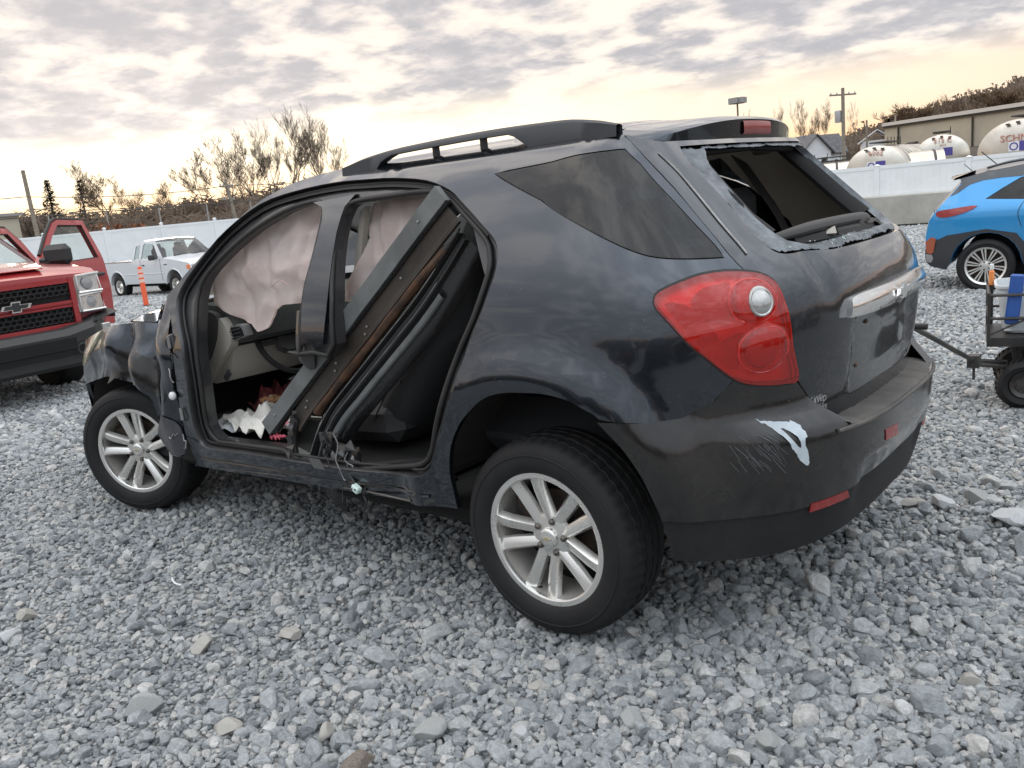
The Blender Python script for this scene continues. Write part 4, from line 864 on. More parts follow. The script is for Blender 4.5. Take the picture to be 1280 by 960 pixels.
# seats
for y in (.36, -.36):
    MB().box((1.25, y, .58), (.52, .50, .20), Matrix.Rotation(.06, 3, 'Y'), .06).build('front_seat_base', M['seat'], suv)
cushion('front_seat_back', [(1.02, .62), (.95, .9), (.82, 1.15), (.72, 1.32), (.63, 1.33), (.66, 1.1), (.80, .62)], -.14, .12, M['seat'])
MB().box((.64, -.36, 1.38), (.10, .24, .16), None, .04).build('headrest', M['seat'], suv)
cushion('reclined_seat_back', [(Y['seat'][0][0]-.03, 0, Y['seat'][0][2]+.08)]+list(cr([(p[0], p[2]) for p in Y['seat'][1:]], 3)), .44, .18, M['seat'])
MB().tube(cr([(.52, .60, 1.26), (.74, .625, 1.03), (.98, .625, .76), (1.19, .60, .53)], 5), .004, 5).build('seat_piping', M['trimdark'], suv)
cushion('rear_seat_back', [(-.05, .72), (.02, 1.0), (-.02, 1.28), (-.14, 1.30), (-.22, .75)], .30, .25, M['seat']); cushion('rear_seat_back', [(-.05, .72), (.02, 1.0), (-.02, 1.28), (-.14, 1.30), (-.22, .75)], -.45, .25, M['seat'])
MB().box((-.10, .0, .98), (.12, 1.25, .52), Matrix.Rotation(-.12, 3, 'Y'), .05).build('rear_seat_back', M['seat'], suv)
# side curtain airbags hanging along the left windows
def cloth(name, poly, y0, mat_, amp=.03, sp=.028, seed=0, parent=None, seams=()):
    def f(u, v):
        d = []
        for a, b in zip(u, v):
            n1 = noise.noise(Vector((a*5+seed, b*4, 0))); n2 = abs(noise.noise(Vector((a*3+b*7+seed, b*2-a*6, 3)))); n3 = abs(noise.noise(Vector((a*16, b*14, seed+1))))
            w = 0
            for sa, sb in seams: w -= .018*math.exp(-((a-(sa+(b-1.3)*sb))/.014)**2)
            d.append(amp*n1-amp*1.5*n2-amp*.30*n3+w)
        return np.stack([u, y0+.09-.42*np.maximum(0, v-1.28)+np.array(d), v], 1)
    mb = MB(); patch(mb, poly, [], sp, f, lambda u, v: f(u, v)-np.array([0, .012, 0])); return mb.build(name, mat_, parent or suv, 50)
o = cloth('curtain_airbag', cr([(p[0], p[2]+(.01 if p[2] > 1.3 and i < 7 else 0)) for i, p in enumerate(Y['bagF'])], 2, True), .60, M['airbag'], .030, .016, 3, None, ((1.66, .3), (1.42, -.25), (1.88, .25), (1.30, .1)))
cloth('curtain_airbag', cr([(p[0], p[2]) for p in Y['bagR']], 2, True), .575, M['airbag'], .028, .016, 8, None, ((.92, .3),))
for q in ((1.66, 1.30), (1.45, 1.22), (1.80, 1.17)):
    MB().tube(cr([(q[0], .712-.42*max(0, q[1]-1.28), q[1]), (q[0]+.06, .712-.42*max(0, q[1]-1.26), q[1]+.02), (q[0]+.13, .712-.42*max(0, q[1]-1.29), q[1]-.01)], 3), .0022, 4).build('airbag_seam', M['seamdirt'] if 'seamdirt' in M else M.setdefault('seamdirt', mat('pink_seam', (.52, .36, .34), .9)), o)
MB().ext([(1.10, .66, 1.16), (1.045, .60, 1.50), (1.01, .60, 1.52), (1.055, .665, 1.16)], (0, -.03, 0)).build('pillar_trim', M['trimgrey'], suv)
# torn base of the b pillar
for i in range(26):
    c = P(1.10+rr.gauss(0, .08), .47+abs(rr.gauss(0, .06)), 0, OFF+rr.uniform(-.05, .0))[0]
    MB().hull([Vector(c)+Vector((rr.uniform(-.035, .035), rr.uniform(-.02, .02), rr.uniform(-.035, .035))) for _ in range(6)]).build('torn_pillar_metal', M['jamb'] if i % 4 else (M['steel'] if i % 8 else M['browntrim']), suv, 20)
for i in range(5):
    q = [P(1.02+rr.uniform(-.12, .12), .58+rr.uniform(-.1, .1), 0, OFF+.01)[0]]
    for k in range(6): q.append(q[-1]+np.array([rr.uniform(-.025, .02), rr.uniform(-.006, .014), -rr.uniform(.005, .045)]))
    MB().tube(cr(q, 3), rr.choice([.002, .003, .005]), 5).build('torn_wire', M['rubber'] if i % 3 else M['steel'], suv)
pg = [P(1.02, .50, 0, -.02)[0], P(.99, .45, 0, .0)[0], P(.955, .42, 0, .012)[0]]
MB().tube(pg, .0045, 6).build('torn_wire', M['rubber'], suv)
c = P(.945, .405, 0, .022)[0]; MB().box(c, (.042, .03, .030), Matrix.Rotation(-.5, 3, 'Y'), .006).build('pale_green_connector', M['plug'], suv)
for d in (-.01, .01): MB().box((c[0]+d, c[1]+.015, c[2]+.002), (.007, .004, .007)).build('connector_slot', M['rubber'], suv)
# grey label on the sill and door-latch bits
q = [P(s, z, 0, OFF+.045)[0] for s, z in ((1.245, .50), (1.17, .50), (1.15, .455), (1.225, .455))]; MB().ext(q, (0, .002, 0)).build('sill_label', M['labelgrey'], suv)
# b-pillar lower dark post going down behind the fallen door
q = [P(s, z, 0, OFF-.02)[0] for s, z in ((1.20, 1.12), (1.21, 1.0), (1.20, .93), (1.18, .88))]
MB().tube(cr(q, 3), [.04]*7+[.03, .02, .01], 8, True, .6).build('b_pillar_core', M['jamb'], suv)
# ================================================================= the loose door leaning in the rear doorway
A_ = Vector((.470, .735, 1.560)); B_ = Vector((1.575, .875, .620)); dd = (B_-A_); Ld = dd.length; dd.normalize()
nn = Vector((0, 1, 0)); pr = dd.cross(nn).normalized();
if pr.x > 0: pr = -pr
nn = pr.cross(dd).normalized(); nn = nn if nn.y > 0 else -nn
door = thing('detached_door', 'broken dark car door leaning diagonally inside the rear doorway of the grey SUV', 'car door', tuple(B_))
Dp = lambda t, w, h=0: A_+dd*t*Ld+pr*w+nn*h-B_
def strip(name, t0, t1, w0, w1, h0, th, mat_, n=12, wave=0, hook=0, ang=40):
    rows = []
    for i in range(n+1):
        t = t0+(t1-t0)*i/n; a = w0; b = w1; hk = hook*max(0, (t-.72)/.28)**2
        a += hk; b += hk; r_ = []
        for w, h in ((a, h0-th), (a, h0), (a+(b-a)*.15, h0+wave), (b-(b-a)*.15, h0+wave), (b, h0), (b, h0-th)): r_.append(Dp(t, w+.004*noise.noise(Vector((t*6, w*9, 1))), h))
        rows.append(r_)
    mb = MB().grid(rows); mb.f.append(tuple(range(6))); mb.f.append(tuple(len(mb.v)-6+k for k in range(6))); return mb.build(name, mat_, door, ang)
strip('door_edge_bar', 0, 1, -.004, .066, .0, .03, M['beam'])
strip('door_edge_return', .004, .99, .060, .074, -.012, .03, M['glossblack'])
def sheet(name, prof, t0, t1, mat_, n=26, hook=.05, taper=.0, amp=.004, seed=0, ang=30):
    rows = []
    for i in range(n+1):
        t = t0+(t1-t0)*i/n; hk = hook*max(0, (t-.70)/.30)**2; up_ = taper*max(0, (.30-t)/.30)**1.5
        rows.append([Dp(t, w+hk*(w/.2)-up_*(w-.07)/.2+.003*noise.noise(Vector((t*5, w*6, seed))), h+amp*noise.noise(Vector((t*9, w*22, seed)))-.03*max(0, (t-.85)/.15)**2) for w, h in prof])
    mb = MB().grid(rows); return mb.build(name, mat_, door, ang)
sheet('door_trim_panel', [(.070, -.055), (.072, -.028), (.080, -.026), (.118, -.032), (.134, -.030), (.140, -.022), (.149, -.022), (.152, -.034)], .015, .90, M['browntrim'], hook=.04, seed=1)
sheet('rusty_seam', [(.150, -.040), (.152, -.026), (.160, -.022), (.170, -.024), (.178, -.032), (.180, -.045)], .10, .80, M['rusty'], hook=.05, amp=.010, seed=2)
sheet('door_shell', [(.170, -.060), (.182, -.058), (.188, -.040), (.196, -.034), (.203, -.040), (.208, -.060), (.222, -.062), (.228, -.046), (.236, -.038), (.246, -.040), (.252, -.058), (.262, -.066), (.290, -.070), (.310, -.080), (.330, -.11)], .04, 1.0, M['glossblack'], hook=.13, taper=.06, amp=.003, seed=3, ang=50)
sheet('window_channel_strip', [(.262, -.062), (.264, -.048), (.270, -.044), (.284, -.045), (.290, -.050), (.292, -.066)], .20, .86, M['beam'], hook=.09, taper=.05, seed=4)
for w_, t0 in ((.199, .16), (.240, .18)):
    MB().tube([Dp(t, w_+.13*(w_/.2)*max(0, (t-.70)/.30)**2-.06*max(0, (.30-t)/.30)**1.5*(w_-.07)/.2, -.033) for t in np.linspace(t0, .95, 26)], .0022, 5).build('bright_trim_line', M['steel'], door)
# torn flap of sheet metal and dangling foam on the door's lower end
for k in range(7):
    c = Dp(.86+.02*k, .09+.018*k, -.01); MB().hull([c+Vector((rr.uniform(-.03, .03), rr.uniform(-.015, .015), rr.uniform(-.03, .03))) for _ in range(6)]).build('torn_sheet_metal', M['browntrim'] if k % 2 else M['jamb'], door, 20)
for t, w in ((.26, .10), (.45, .11), (.47, .125), (.62, .10), (.64, .118), (.80, .10), (.82, .115), (.10, .03), (.93, .03)):
    MB().lathe([(.006, 0), (.005, .004), (.0005, .005)], Dp(t, w, -.027 if w > .05 else .002), 8).build('rivet', M['hingebolt'], door)
MB().tube(cr([Dp(.88, .10, -.03), Dp(.95, .16, -.03), Dp(.99, .26, -.03), Dp(.98, .38, -.04)], 5), .022, 8).build('bent_door_bottom', M['jamb'], door)
# ================================================================= rubbish on the driver's floor
def rag(name, c, ru, rv, mat_, label, cat, seed, h=.05, rot=0.0, tilt=(0, 0)):
    rg = random.Random(seed); n = 27; rows = []; cs, sn = cos(rot), sin(rot)
    for i in range(n):
        row = []
        for j in range(n):
            u = -1+2*i/(n-1); v = -1+2*j/(n-1); k = 1+.25*noise.noise(Vector((u*1.5, v*1.5, seed)))
            x = ru*u*k; y = rv*v*k; z = h*(noise.noise(Vector((u*2.2+seed, v*2.2, 1)))+.6*abs(noise.noise(Vector((u*4.5, v*4.5, seed)))))*(1.2-.5*max(abs(u), abs(v)))+tilt[0]*x+tilt[1]*y
            row.append((x*cs-y*sn, x*sn+y*cs, z))
        rows.append(row)
    mb = MB().grid(rows); top_ = list(mb.v); o = mb.build(name, mat_, None, 60); o.location = c; m = o.modifiers.new('s', 'SOLIDIFY'); m.thickness = .004
    return tag(o, label, cat)
rag('white_paper_sheet', (2.12, .60, .500), .21, .14, M['whitecloth'], 'crumpled bluish white sheet nearest the front end of the driver doorway sill', 'paper', 3, .07, .5)
rag('white_cloth', (1.90, .62, .535), .25, .15, M['whitecloth2'] if 'whitecloth2' in M else M.setdefault('whitecloth2', mat('cream_cloth', (.62, .60, .55), .9, bump=.5, bsc=18, bdist=.01)), 'cream white rumpled cloth on the driver floor below the brown scrap', 'cloth', 5, .10, -.2)
rag('white_plastic_sheet', (1.83, .50, .57), .16, .06, M['whitecloth'], 'long pale sheet lying on edge behind the brown scrap in the footwell', 'plastic sheet', 9, .05, -.5, (-.3, .3))
rag('brown_scrap', (1.93, .56, .625), .06, .04, M['browncard'], 'small brown scrap on top of the white cloth in the footwell', 'scrap', 11, .03)
rag('pink_scrap', (1.70, .71, .56), .05, .035, M['pinkscrap'], 'small pink scrap under the lower end of the leaning door', 'scrap', 13, .03)
rag('pink_scrap', (1.665, .74, .505), .035, .022, M['redcloth2'] if 'redcloth2' in M else M.setdefault('redcloth2', mat('bright_pink', (.65, .12, .17), .6)), 'bright pink-red scrap hanging over the sill beside the leaning door', 'scrap', 15, .02)
rag('red_rag', (2.20, .32, .56), .14, .13, M['redcloth'], 'dark red patterned rag under the dashboard in the driver footwell', 'rag', 17, .10, .3, (.1, -.2))
rag('white_scrap', (2.22, .18, .63), .07, .03, M['whitecloth'], 'small white scrap above the red rag under the dashboard', 'scrap', 19, .02)
# ================================================================= ground and gravel
def gravel_mat(name, base, stones=False):
    m = bpy.data.materials.new(name); m.use_nodes = True; nt = m.node_tree; L = nt.links.new; b = nt.nodes['Principled BSDF']; b.inputs['Roughness'].default_value = .85; b.inputs['Specular IOR Level'].default_value = .3
    tc = nt.nodes.new('ShaderNodeTexCoord'); geo = nt.nodes.new('ShaderNodeNewGeometry'); rp = nt.nodes.new('ShaderNodeValToRGB'); rp.color_ramp.interpolation = 'LINEAR'
    cols = [(0, (.25, .27, .283)), (.22, (.37, .395, .41)), (.5, (.46, .485, .495)), (.7, (.52, .535, .535)), (.84, (.55, .55, .53)), (.94, (.60, .585, .56)), (1, (.70, .70, .69))]
    el = rp.color_ramp.elements
    while len(el) < len(cols): el.new(.5)
    for e, (p, c) in zip(el, cols): e.position = p; e.color = (*c, 1)
    if stones:
        oi = nt.nodes.new('ShaderNodeObjectInfo'); L(oi.outputs['Random'], rp.inputs[0])
        n = nt.nodes.new('ShaderNodeTexNoise'); L(tc.outputs['Object'], n.inputs['Vector']); n.inputs['Scale'].default_value = 2.2; n.inputs['Detail'].default_value = 8; n.inputs['Roughness'].default_value = .7
        hv = nt.nodes.new('ShaderNodeHueSaturation'); mr = nt.nodes.new('ShaderNodeMapRange'); L(n.outputs[0], mr.inputs[0]); mr.inputs[1].default_value = .3; mr.inputs[2].default_value = .7; mr.inputs[3].default_value = .66; mr.inputs[4].default_value = 1.22
        L(rp.outputs[0], hv.inputs['Color']); L(mr.outputs[0], hv.inputs['Value']); L(hv.outputs[0], b.inputs['Base Color'])
        bp = nt.nodes.new('ShaderNodeBump'); bp.inputs['Strength'].default_value = .6; bp.inputs['Distance'].default_value = .08; L(n.outputs[0], bp.inputs['Height']); L(bp.outputs[0], b.inputs['Normal'])
    else:
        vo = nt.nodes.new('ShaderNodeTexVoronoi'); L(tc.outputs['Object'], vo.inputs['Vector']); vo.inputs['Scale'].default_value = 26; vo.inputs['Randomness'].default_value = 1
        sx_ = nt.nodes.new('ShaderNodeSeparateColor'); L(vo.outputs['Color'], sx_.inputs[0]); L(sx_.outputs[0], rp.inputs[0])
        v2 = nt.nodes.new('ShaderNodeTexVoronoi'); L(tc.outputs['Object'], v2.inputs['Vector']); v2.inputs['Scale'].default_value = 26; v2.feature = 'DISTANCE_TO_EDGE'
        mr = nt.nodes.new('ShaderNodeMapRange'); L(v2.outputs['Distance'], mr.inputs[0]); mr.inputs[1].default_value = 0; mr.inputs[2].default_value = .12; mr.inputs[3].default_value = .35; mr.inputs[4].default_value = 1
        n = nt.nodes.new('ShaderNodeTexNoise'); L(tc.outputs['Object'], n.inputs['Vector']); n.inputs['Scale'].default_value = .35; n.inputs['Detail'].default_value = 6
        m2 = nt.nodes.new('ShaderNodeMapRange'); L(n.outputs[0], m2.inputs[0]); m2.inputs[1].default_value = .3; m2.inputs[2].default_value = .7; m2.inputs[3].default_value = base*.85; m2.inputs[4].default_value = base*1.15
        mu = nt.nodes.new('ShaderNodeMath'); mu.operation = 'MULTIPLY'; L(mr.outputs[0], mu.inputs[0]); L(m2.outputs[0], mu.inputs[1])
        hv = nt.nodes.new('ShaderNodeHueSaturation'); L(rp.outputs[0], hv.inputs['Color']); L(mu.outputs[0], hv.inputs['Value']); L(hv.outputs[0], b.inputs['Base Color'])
        bp = nt.nodes.new('ShaderNodeBump'); bp.inputs['Strength'].default_value = .9; bp.inputs['Distance'].default_value = .02; L(v2.outputs['Distance'], bp.inputs['Height']); L(bp.outputs[0], b.inputs['Normal'])
    return m
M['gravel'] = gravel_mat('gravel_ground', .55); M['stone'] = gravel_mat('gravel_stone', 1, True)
def axis_pts(lo, hi, c, near, fine, far):
    out = [c]; 
    for sg, end in ((1, hi), (-1, lo)):
        x = c; s = fine
        while (x-end)*sg < 0:
            if abs(x-c) > near: s = min(far, s*1.18)
            x += sg*s; out.append(x)
    return sorted(out)
def bumps(x, y):
    d = math.hypot(x+1.7, y-3)
    b = .018*noise.noise(Vector((x*.9, y*.9, 2)))+.012*noise.noise(Vector((x*2.6, y*2.6, 5)))
    wx = math.exp(-((hypot(x, y-.8)/.35)**2))+math.exp(-((hypot(x-2.857, y-.8)/.35)**2))
    ridge = .05*math.exp(-(((y+1.05+.15*x)/.35)**2))*math.exp(-(((x+1.6)/1.1)**2))
    return b*(1-min(1, wx))-.012*min(1, wx)+ridge
def far_h(x, y):
    """land beyond the lot: low bank to the front left, wooded hill to the right, low rise elsewhere"""
    d = math.hypot(x-5, y+5); a = math.degrees(atan2(y+5, x-5))
    k = min(1, max(0, (d-52)/30)); k = k*k*(3-2*k)
    h = 2.6*k
    k2 = min(1, max(0, (d-120)/110)); k2 = k2*k2*(3-2*k2)
    h += k2*(2+9*math.exp(-(((a+90)/13)**2))+9*math.exp(-(((a+110)/22)**2))+5*math.exp(-(((a-100)/60)**2)))
    return h
xs = axis_pts(-900, 900, 0, 3, .12, 60); ys = axis_pts(-900, 900, 0, 3.2, .12, 60)
rows = []
for y in ys:
    rows.append([(x, y, float(ground_z(x, y))-.012+(bumps(x, y) if hypot(x, y) < 25 else 0)+far_h(x, y)-(.9 if hypot(x-5, y+5) > 72 else 0)) for x in xs])
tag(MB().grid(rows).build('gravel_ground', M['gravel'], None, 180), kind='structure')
rows = []
for k in range(97):
    a_ = 2*pi*k/96; rows.append([(5+r_*cos(a_), -5+r_*sin(a_), far_h(5+r_*cos(a_), -5+r_*sin(a_))-.34+.10) for r_ in (58, 66, 75, 90, 110, 130, 150, 175, 200, 230, 270, 330, 450, 700, 1100)])
tag(MB().grid(rows).build('hill', M['hill'], None, 180), kind='structure')
# stone shapes
import bmesh
def stone_mesh(name, seed, sub=3, flat=.72):
    rg = random.Random(seed); bm = bmesh.new(); bmesh.ops.create_icosphere(bm, subdivisions=sub, radius=1.0)
    pl = [(Vector((rg.gauss(0, 1), rg.gauss(0, 1), rg.gauss(0, 1))).normalized(), rg.uniform(.50, .80)) for _ in range(11)]
    sc = Vector((rg.uniform(.85, 1.25), rg.uniform(.7, .95), flat*rg.uniform(.8, 1.1)))
    for v in bm.verts:
        c = v.co.copy()
        for n_, d in pl:
            e = c.dot(n_)-d
            if e > 0: c -= n_*e*.97
        c *= 1+.06*noise.noise(c*1.7+Vector((seed, 0, 0)))+.02*noise.noise(c*5+Vector((0, seed, 0)))
        v.co = Vector((c.x*sc.x, c.y*sc.y, c.z*sc.z))
    me = bpy.data.meshes.new(name); bm.to_mesh(me); bm.free(); me.polygons.foreach_set('use_smooth', [True]*len(me.polygons)); me.set_sharp_from_angle(angle=radians(26)); me.materials.append(M['stone']); return me
SCOL = bpy.data.collections.new('stone_shapes')
NS = 12
for i in range(NS): SCOL.objects.link(bpy.data.objects.new('stone_shape_%02d' % i, stone_mesh('stone', i*7+1, 3 if i < NS else 2)))
def scatter():
    g = np.random.default_rng(5); PX = []; SZ = []
    cx, cy = -2.1, 3.5; az0 = radians(-49.8)
    for (r0, r1, sp, rr0, lift, frac) in ((.3, 3.9, .023, .0128, 0, 1), (.3, 3.9, .038, .017, .003, .8), (.3, 4.2, .082, .027, .007, .62), (3.9, 7.6, .028, .0150, 0, 1), (3.9, 7.6, .05, .019, .003, .8), (3.9, 8.5, .13, .030, .008, .55), (7.6, 13.5, .042, .022, 0, 1), (7.6, 13.5, .15, .032, .008, .6), (13.5, 30, .075, .034, 0, 1)):
        n = int(2*r1/sp); gx, gy = np.meshgrid(np.arange(n)*sp-r1, np.arange(n)*sp-r1); gx = (gx+g.uniform(-.5, .5, gx.shape)*sp).ravel(); gy = (gy+g.uniform(-.5, .5, gy.shape)*sp).ravel()
        d = np.hypot(gx, gy); a = np.angle(np.exp(1j*(np.arctan2(gy, gx)-az0)))
        ok = (d >= r0) & (d < r1) & (np.abs(a) < radians(50)) & (g.random(len(d)) < frac)
        x = gx[ok]+cx; y = gy[ok]+cy
        ok2 = (y > -23.8) & (x < 36); x = x[ok2]; y = y[ok2]
        pn = np.array([noise.noise(Vector((a_*.45, b_*.45, 7))) for a_, b_ in zip(x, y)])
        r = (1.10 if r1 < 5 else 1.0)*rr0*np.exp(g.normal(0, .27, len(x)))*(1+.30*pn)
        if rr0 > .03 and r1 < 9: r *= (1+.25*np.clip((x-.2)/1.5, -1, 1)*(y > .8))
        # a stony ridge behind the rear bumper
        rid = np.exp(-(((y+1.0+.15*x)/.40)**2))*np.exp(-(((x+1.5)/1.0)**2)); r *= 1+.5*rid*(rr0 > .02)
        z = np.array([float(ground_z(0, b_))+(bumps(a_, b_) if hypot(a_, b_) < 25 else 0) for a_, b_ in zip(x, y)])-.012+r*.28+lift
        PX.append(np.stack([x, y, z], 1)); SZ.append(r)
    return np.concatenate(PX), np.concatenate(SZ)
pts, sz_ = scatter()
me = bpy.data.meshes.new('gravel_stones'); me.vertices.add(len(pts)); me.vertices.foreach_set('co', pts.ravel())
g = np.random.default_rng(3); rot = np.stack([g.normal(0, .35, len(pts)), g.normal(0, .35, len(pts)), g.uniform(0, 6.28, len(pts))], 1)
at = me.attributes.new('rot', 'FLOAT_VECTOR', 'POINT'); at.data.foreach_set('vector', rot.ravel().astype(np.float32))
at = me.attributes.new('scl', 'FLOAT', 'POINT'); at.data.foreach_set('value', sz_.astype(np.float32))
at = me.attributes.new('pick', 'INT', 'POINT'); at.data.foreach_set('value', g.integers(0, NS, len(pts)).astype(np.int32))
go = bpy.data.objects.new('gravel_stones', me); COL.objects.link(go); go['kind'] = 'stuff'
ng = bpy.data.node_groups.new('scatter_stones', 'GeometryNodeTree'); ng.interface.new_socket('Geometry', in_out='INPUT', socket_type='NodeSocketGeometry'); ng.interface.new_socket('Geometry', in_out='OUTPUT', socket_type='NodeSocketGeometry')
gi = ng.nodes.new('NodeGroupInput'); go_ = ng.nodes.new('NodeGroupOutput'); ip = ng.nodes.new('GeometryNodeInstanceOnPoints'); ci = ng.nodes.new('GeometryNodeCollectionInfo')
ci.inputs[0].default_value = SCOL; ci.inputs['Separate Children'].default_value = True; ci.inputs['Reset Children'].default_value = True
def na(nm, ty):
    n = ng.nodes.new('GeometryNodeInputNamedAttribute'); n.data_type = ty; n.inputs[0].default_value = nm; return n.outputs[0]
e2 = ng.nodes.new('FunctionNodeEulerToRotation'); ng.links.new(na('rot', 'FLOAT_VECTOR'), e2.inputs[0])
ng.links.new(gi.outputs[0], ip.inputs['Points']); ng.links.new(ci.outputs[0], ip.inputs['Instance']); ip.inputs['Pick Instance'].default_value = True
ng.links.new(na('pick', 'INT'), ip.inputs['Instance Index']); ng.links.new(e2.outputs[0], ip.inputs['Rotation']); ng.links.new(na('scl', 'FLOAT'), ip.inputs['Scale']); ng.links.new(ip.outputs[0], go_.inputs[0])
md = go.modifiers.new('scatter', 'NODES'); md.node_group = ng
me.materials.append(M['stone'])
# the biggest stones, one by one
def smat(n, c, c2): return mat(n, c, .85, col2=c2, vsc=18, bump=.7, bsc=60, bdist=.004, spec=.3)
SG, SP, SB, SW = smat('grey_rock', (.42, .425, .41), (.31, .32, .32)), smat('tan_rock', (.48, .46, .42), (.38, .37, .34)), smat('brown_rock', (.13, .09, .055), (.28, .26, .24)), smat('white_rock', (.56, .57, .57), (.44, .45, .46))
BIG = [(.87, 1.93, .065, SG, 'big pitted grey-tan rock near the bottom left corner of the gravel'), (1.09, 1.59, .048, SP, 'squarish pale tan stone left of the middle of the near gravel'), (.85, 1.38, .045, SP, 'rounded tan-grey stone alone in fine gravel below the driver doorway'),
 (.54, 1.84, .045, SP, 'flat pale stone beside the big grey rock, on its right'), (-.04, 1.54, .050, SG, 'smooth grey stone above and right of the brown rock at the bottom'), (-.27, 1.42, .034, SW, 'small clean white stone near the bottom middle'),
 (-.16, 1.19, .040, SP, 'lumpy pale stone below the rear wheel'), (.03, 1.755, .058, SB, 'brown and grey rock cut by the bottom edge of the picture'), (-.50, 1.19, .040, SG, 'wide grey stone below and right of the rear tyre'), (-1.13, -.71, .08, SW, 'large flat pale rock at the right edge past the bumper'),
 (-1.23, .51, .033, SP, 'small light tan stone at the lower right in fine gravel'), (1.02, .99, .036, SW, 'light stone in the shade left of the rear wheel'), (-.59, .41, .033, SP, 'pale round stone under the rear bumper corner'), (1.86, 1.96, .045, SW, 'white wedge stone at the left edge'),
 (2.01, 1.84, .050, SP, 'brownish stone just above the white wedge stone at the left edge'), (.23, 1.70, .036, SP, 'tan stone between the flat pale stone and the brown rock'), (-.98, -.88, .055, SG, 'grey lump in the row of big rocks behind the bumper, nearest the flat pale rock'), (-.86, -.78, .055, SW, 'whitish lump in the row of big rocks behind the bumper, middle of the row'),
 (-.75, -.73, .05, SP, 'tan lump in the row of big rocks behind the bumper, nearest the car'), (-.87, 1.10, .052, SG, 'long grey stone at the bottom right of centre'), (-.94, 1.07, .035, SG, 'small grey stone touching the long grey stone at the bottom'), (-.72, .90, .030, SW, 'pale pebble above the long grey stone')]
for i, (x, y, r, m_, lb) in enumerate(BIG):
    me2 = stone_mesh('rock', 200+i, 4, .7); me2.materials.clear(); me2.materials.append(m_); o = bpy.data.objects.new('rock', me2); COL.objects.link(o)
    o.location = (x, y, float(ground_z(x, y))+bumps(x, y)+r*.28); o.scale = (r, r, r); o.rotation_euler = (R.gauss(0, .2), R.gauss(0, .2), R.uniform(0, 6)); tag(o, lb, 'rock', 'big stones lying on the gravel')
o = MB().tube(cr([(1.73, 1.34, .03), (1.69, 1.36, .037), (1.65, 1.37, .034), (1.62, 1.36, .028)], 4), .004, 5).build('white_straw', M['whiteplastic']); tag(o, 'thin bent white plastic strip lying on the gravel at the left', 'plastic strip')
# ================================================================= boundary fence
def seg_pt(a, b, t): return (a[0]+(b[0]-a[0])*t, a[1]+(b[1]-a[1])*t)
def vinyl_fence(a, b, z0, z1a, z1b, label, post_h=.05, step=2.44, group=None, gz=None):
    L_ = hypot(b[0]-a[0], b[1]-a[1]); n = max(1, round(L_/step)); an = atan2(b[1]-a[1], b[0]-a[0]); Rz = Matrix.Rotation(an, 3, 'Z')
    f = thing('vinyl_fence', label, 'fence', (a[0], a[1], 0), 0, group)
    for i in range(n+1):
        x, y = seg_pt(a, b, i/n); zt = z1a+(z1b-z1a)*i/n
        mb = MB().box((x-a[0], y-a[1], (z0+zt+post_h)/2), (.13, .13, zt+post_h-z0), Rz); mb.hull([(x-a[0]+sx_*.085, y-a[1]+sy_*.085, zt+post_h) for sx_ in (-1, 1) for sy_ in (-1, 1)]+[(x-a[0], y-a[1], zt+post_h+.05)]); mb.build('post', M['vinyl'], f)
        if i < n:
            xm, ym = seg_pt(a, b, (i+.5)/n); w = L_/n-.13; zt = z1a+(z1b-z1a)*(i+.5)/n; pb = MB(); q = 14
            for k in range(q):
                d = Rz @ Vector((-w/2+w*(k+.5)/q, 0, 0)); pb.box((xm-a[0]+d.x, ym-a[1]+d.y, (z0+zt)/2), (w/q-.008, .024, zt-z0-.1), Rz)
            pb.box((xm-a[0], ym-a[1], (z0+zt)/2), (w, .014, zt-z0-.12), Rz)
            pb.build('board_panel', M['vinyl'], f)
            for zz_ in (zt-.05, z0+.06): MB().box((xm-a[0], ym-a[1], zz_), (w, .05, .11), Rz).build('rail', M['vinyl'], f)
    return f
gzf = -.34
vinyl_fence((43.5, -2.0), (36.6, -24.0), gzf, 2.02, 1.98, 'long white vinyl privacy fence behind the white pickup truck', .10)
vinyl_fence((36.4, -24.3), (-6, -24.9), .50, 1.47, 1.43, 'white vinyl fence standing on the concrete barrier behind the blue car', .0)
bar = thing('concrete_barrier', 'long low weathered concrete block wall under the white fence at the right', 'wall', (0, -24.5, gzf))
x = 36.4; i = 0
while x > -6:
    w = 3.0 if i % 3 else 3.6; w = min(w, x+6); d = R.uniform(-.02, .02)
    MB().box((x-w/2, d-.014*x/2.9*0, .43+(.02 if i % 2 else 0)), (w-.03, .62, .86), None, .02).build('block', M['concrete'], bar); x -= w; i += 1
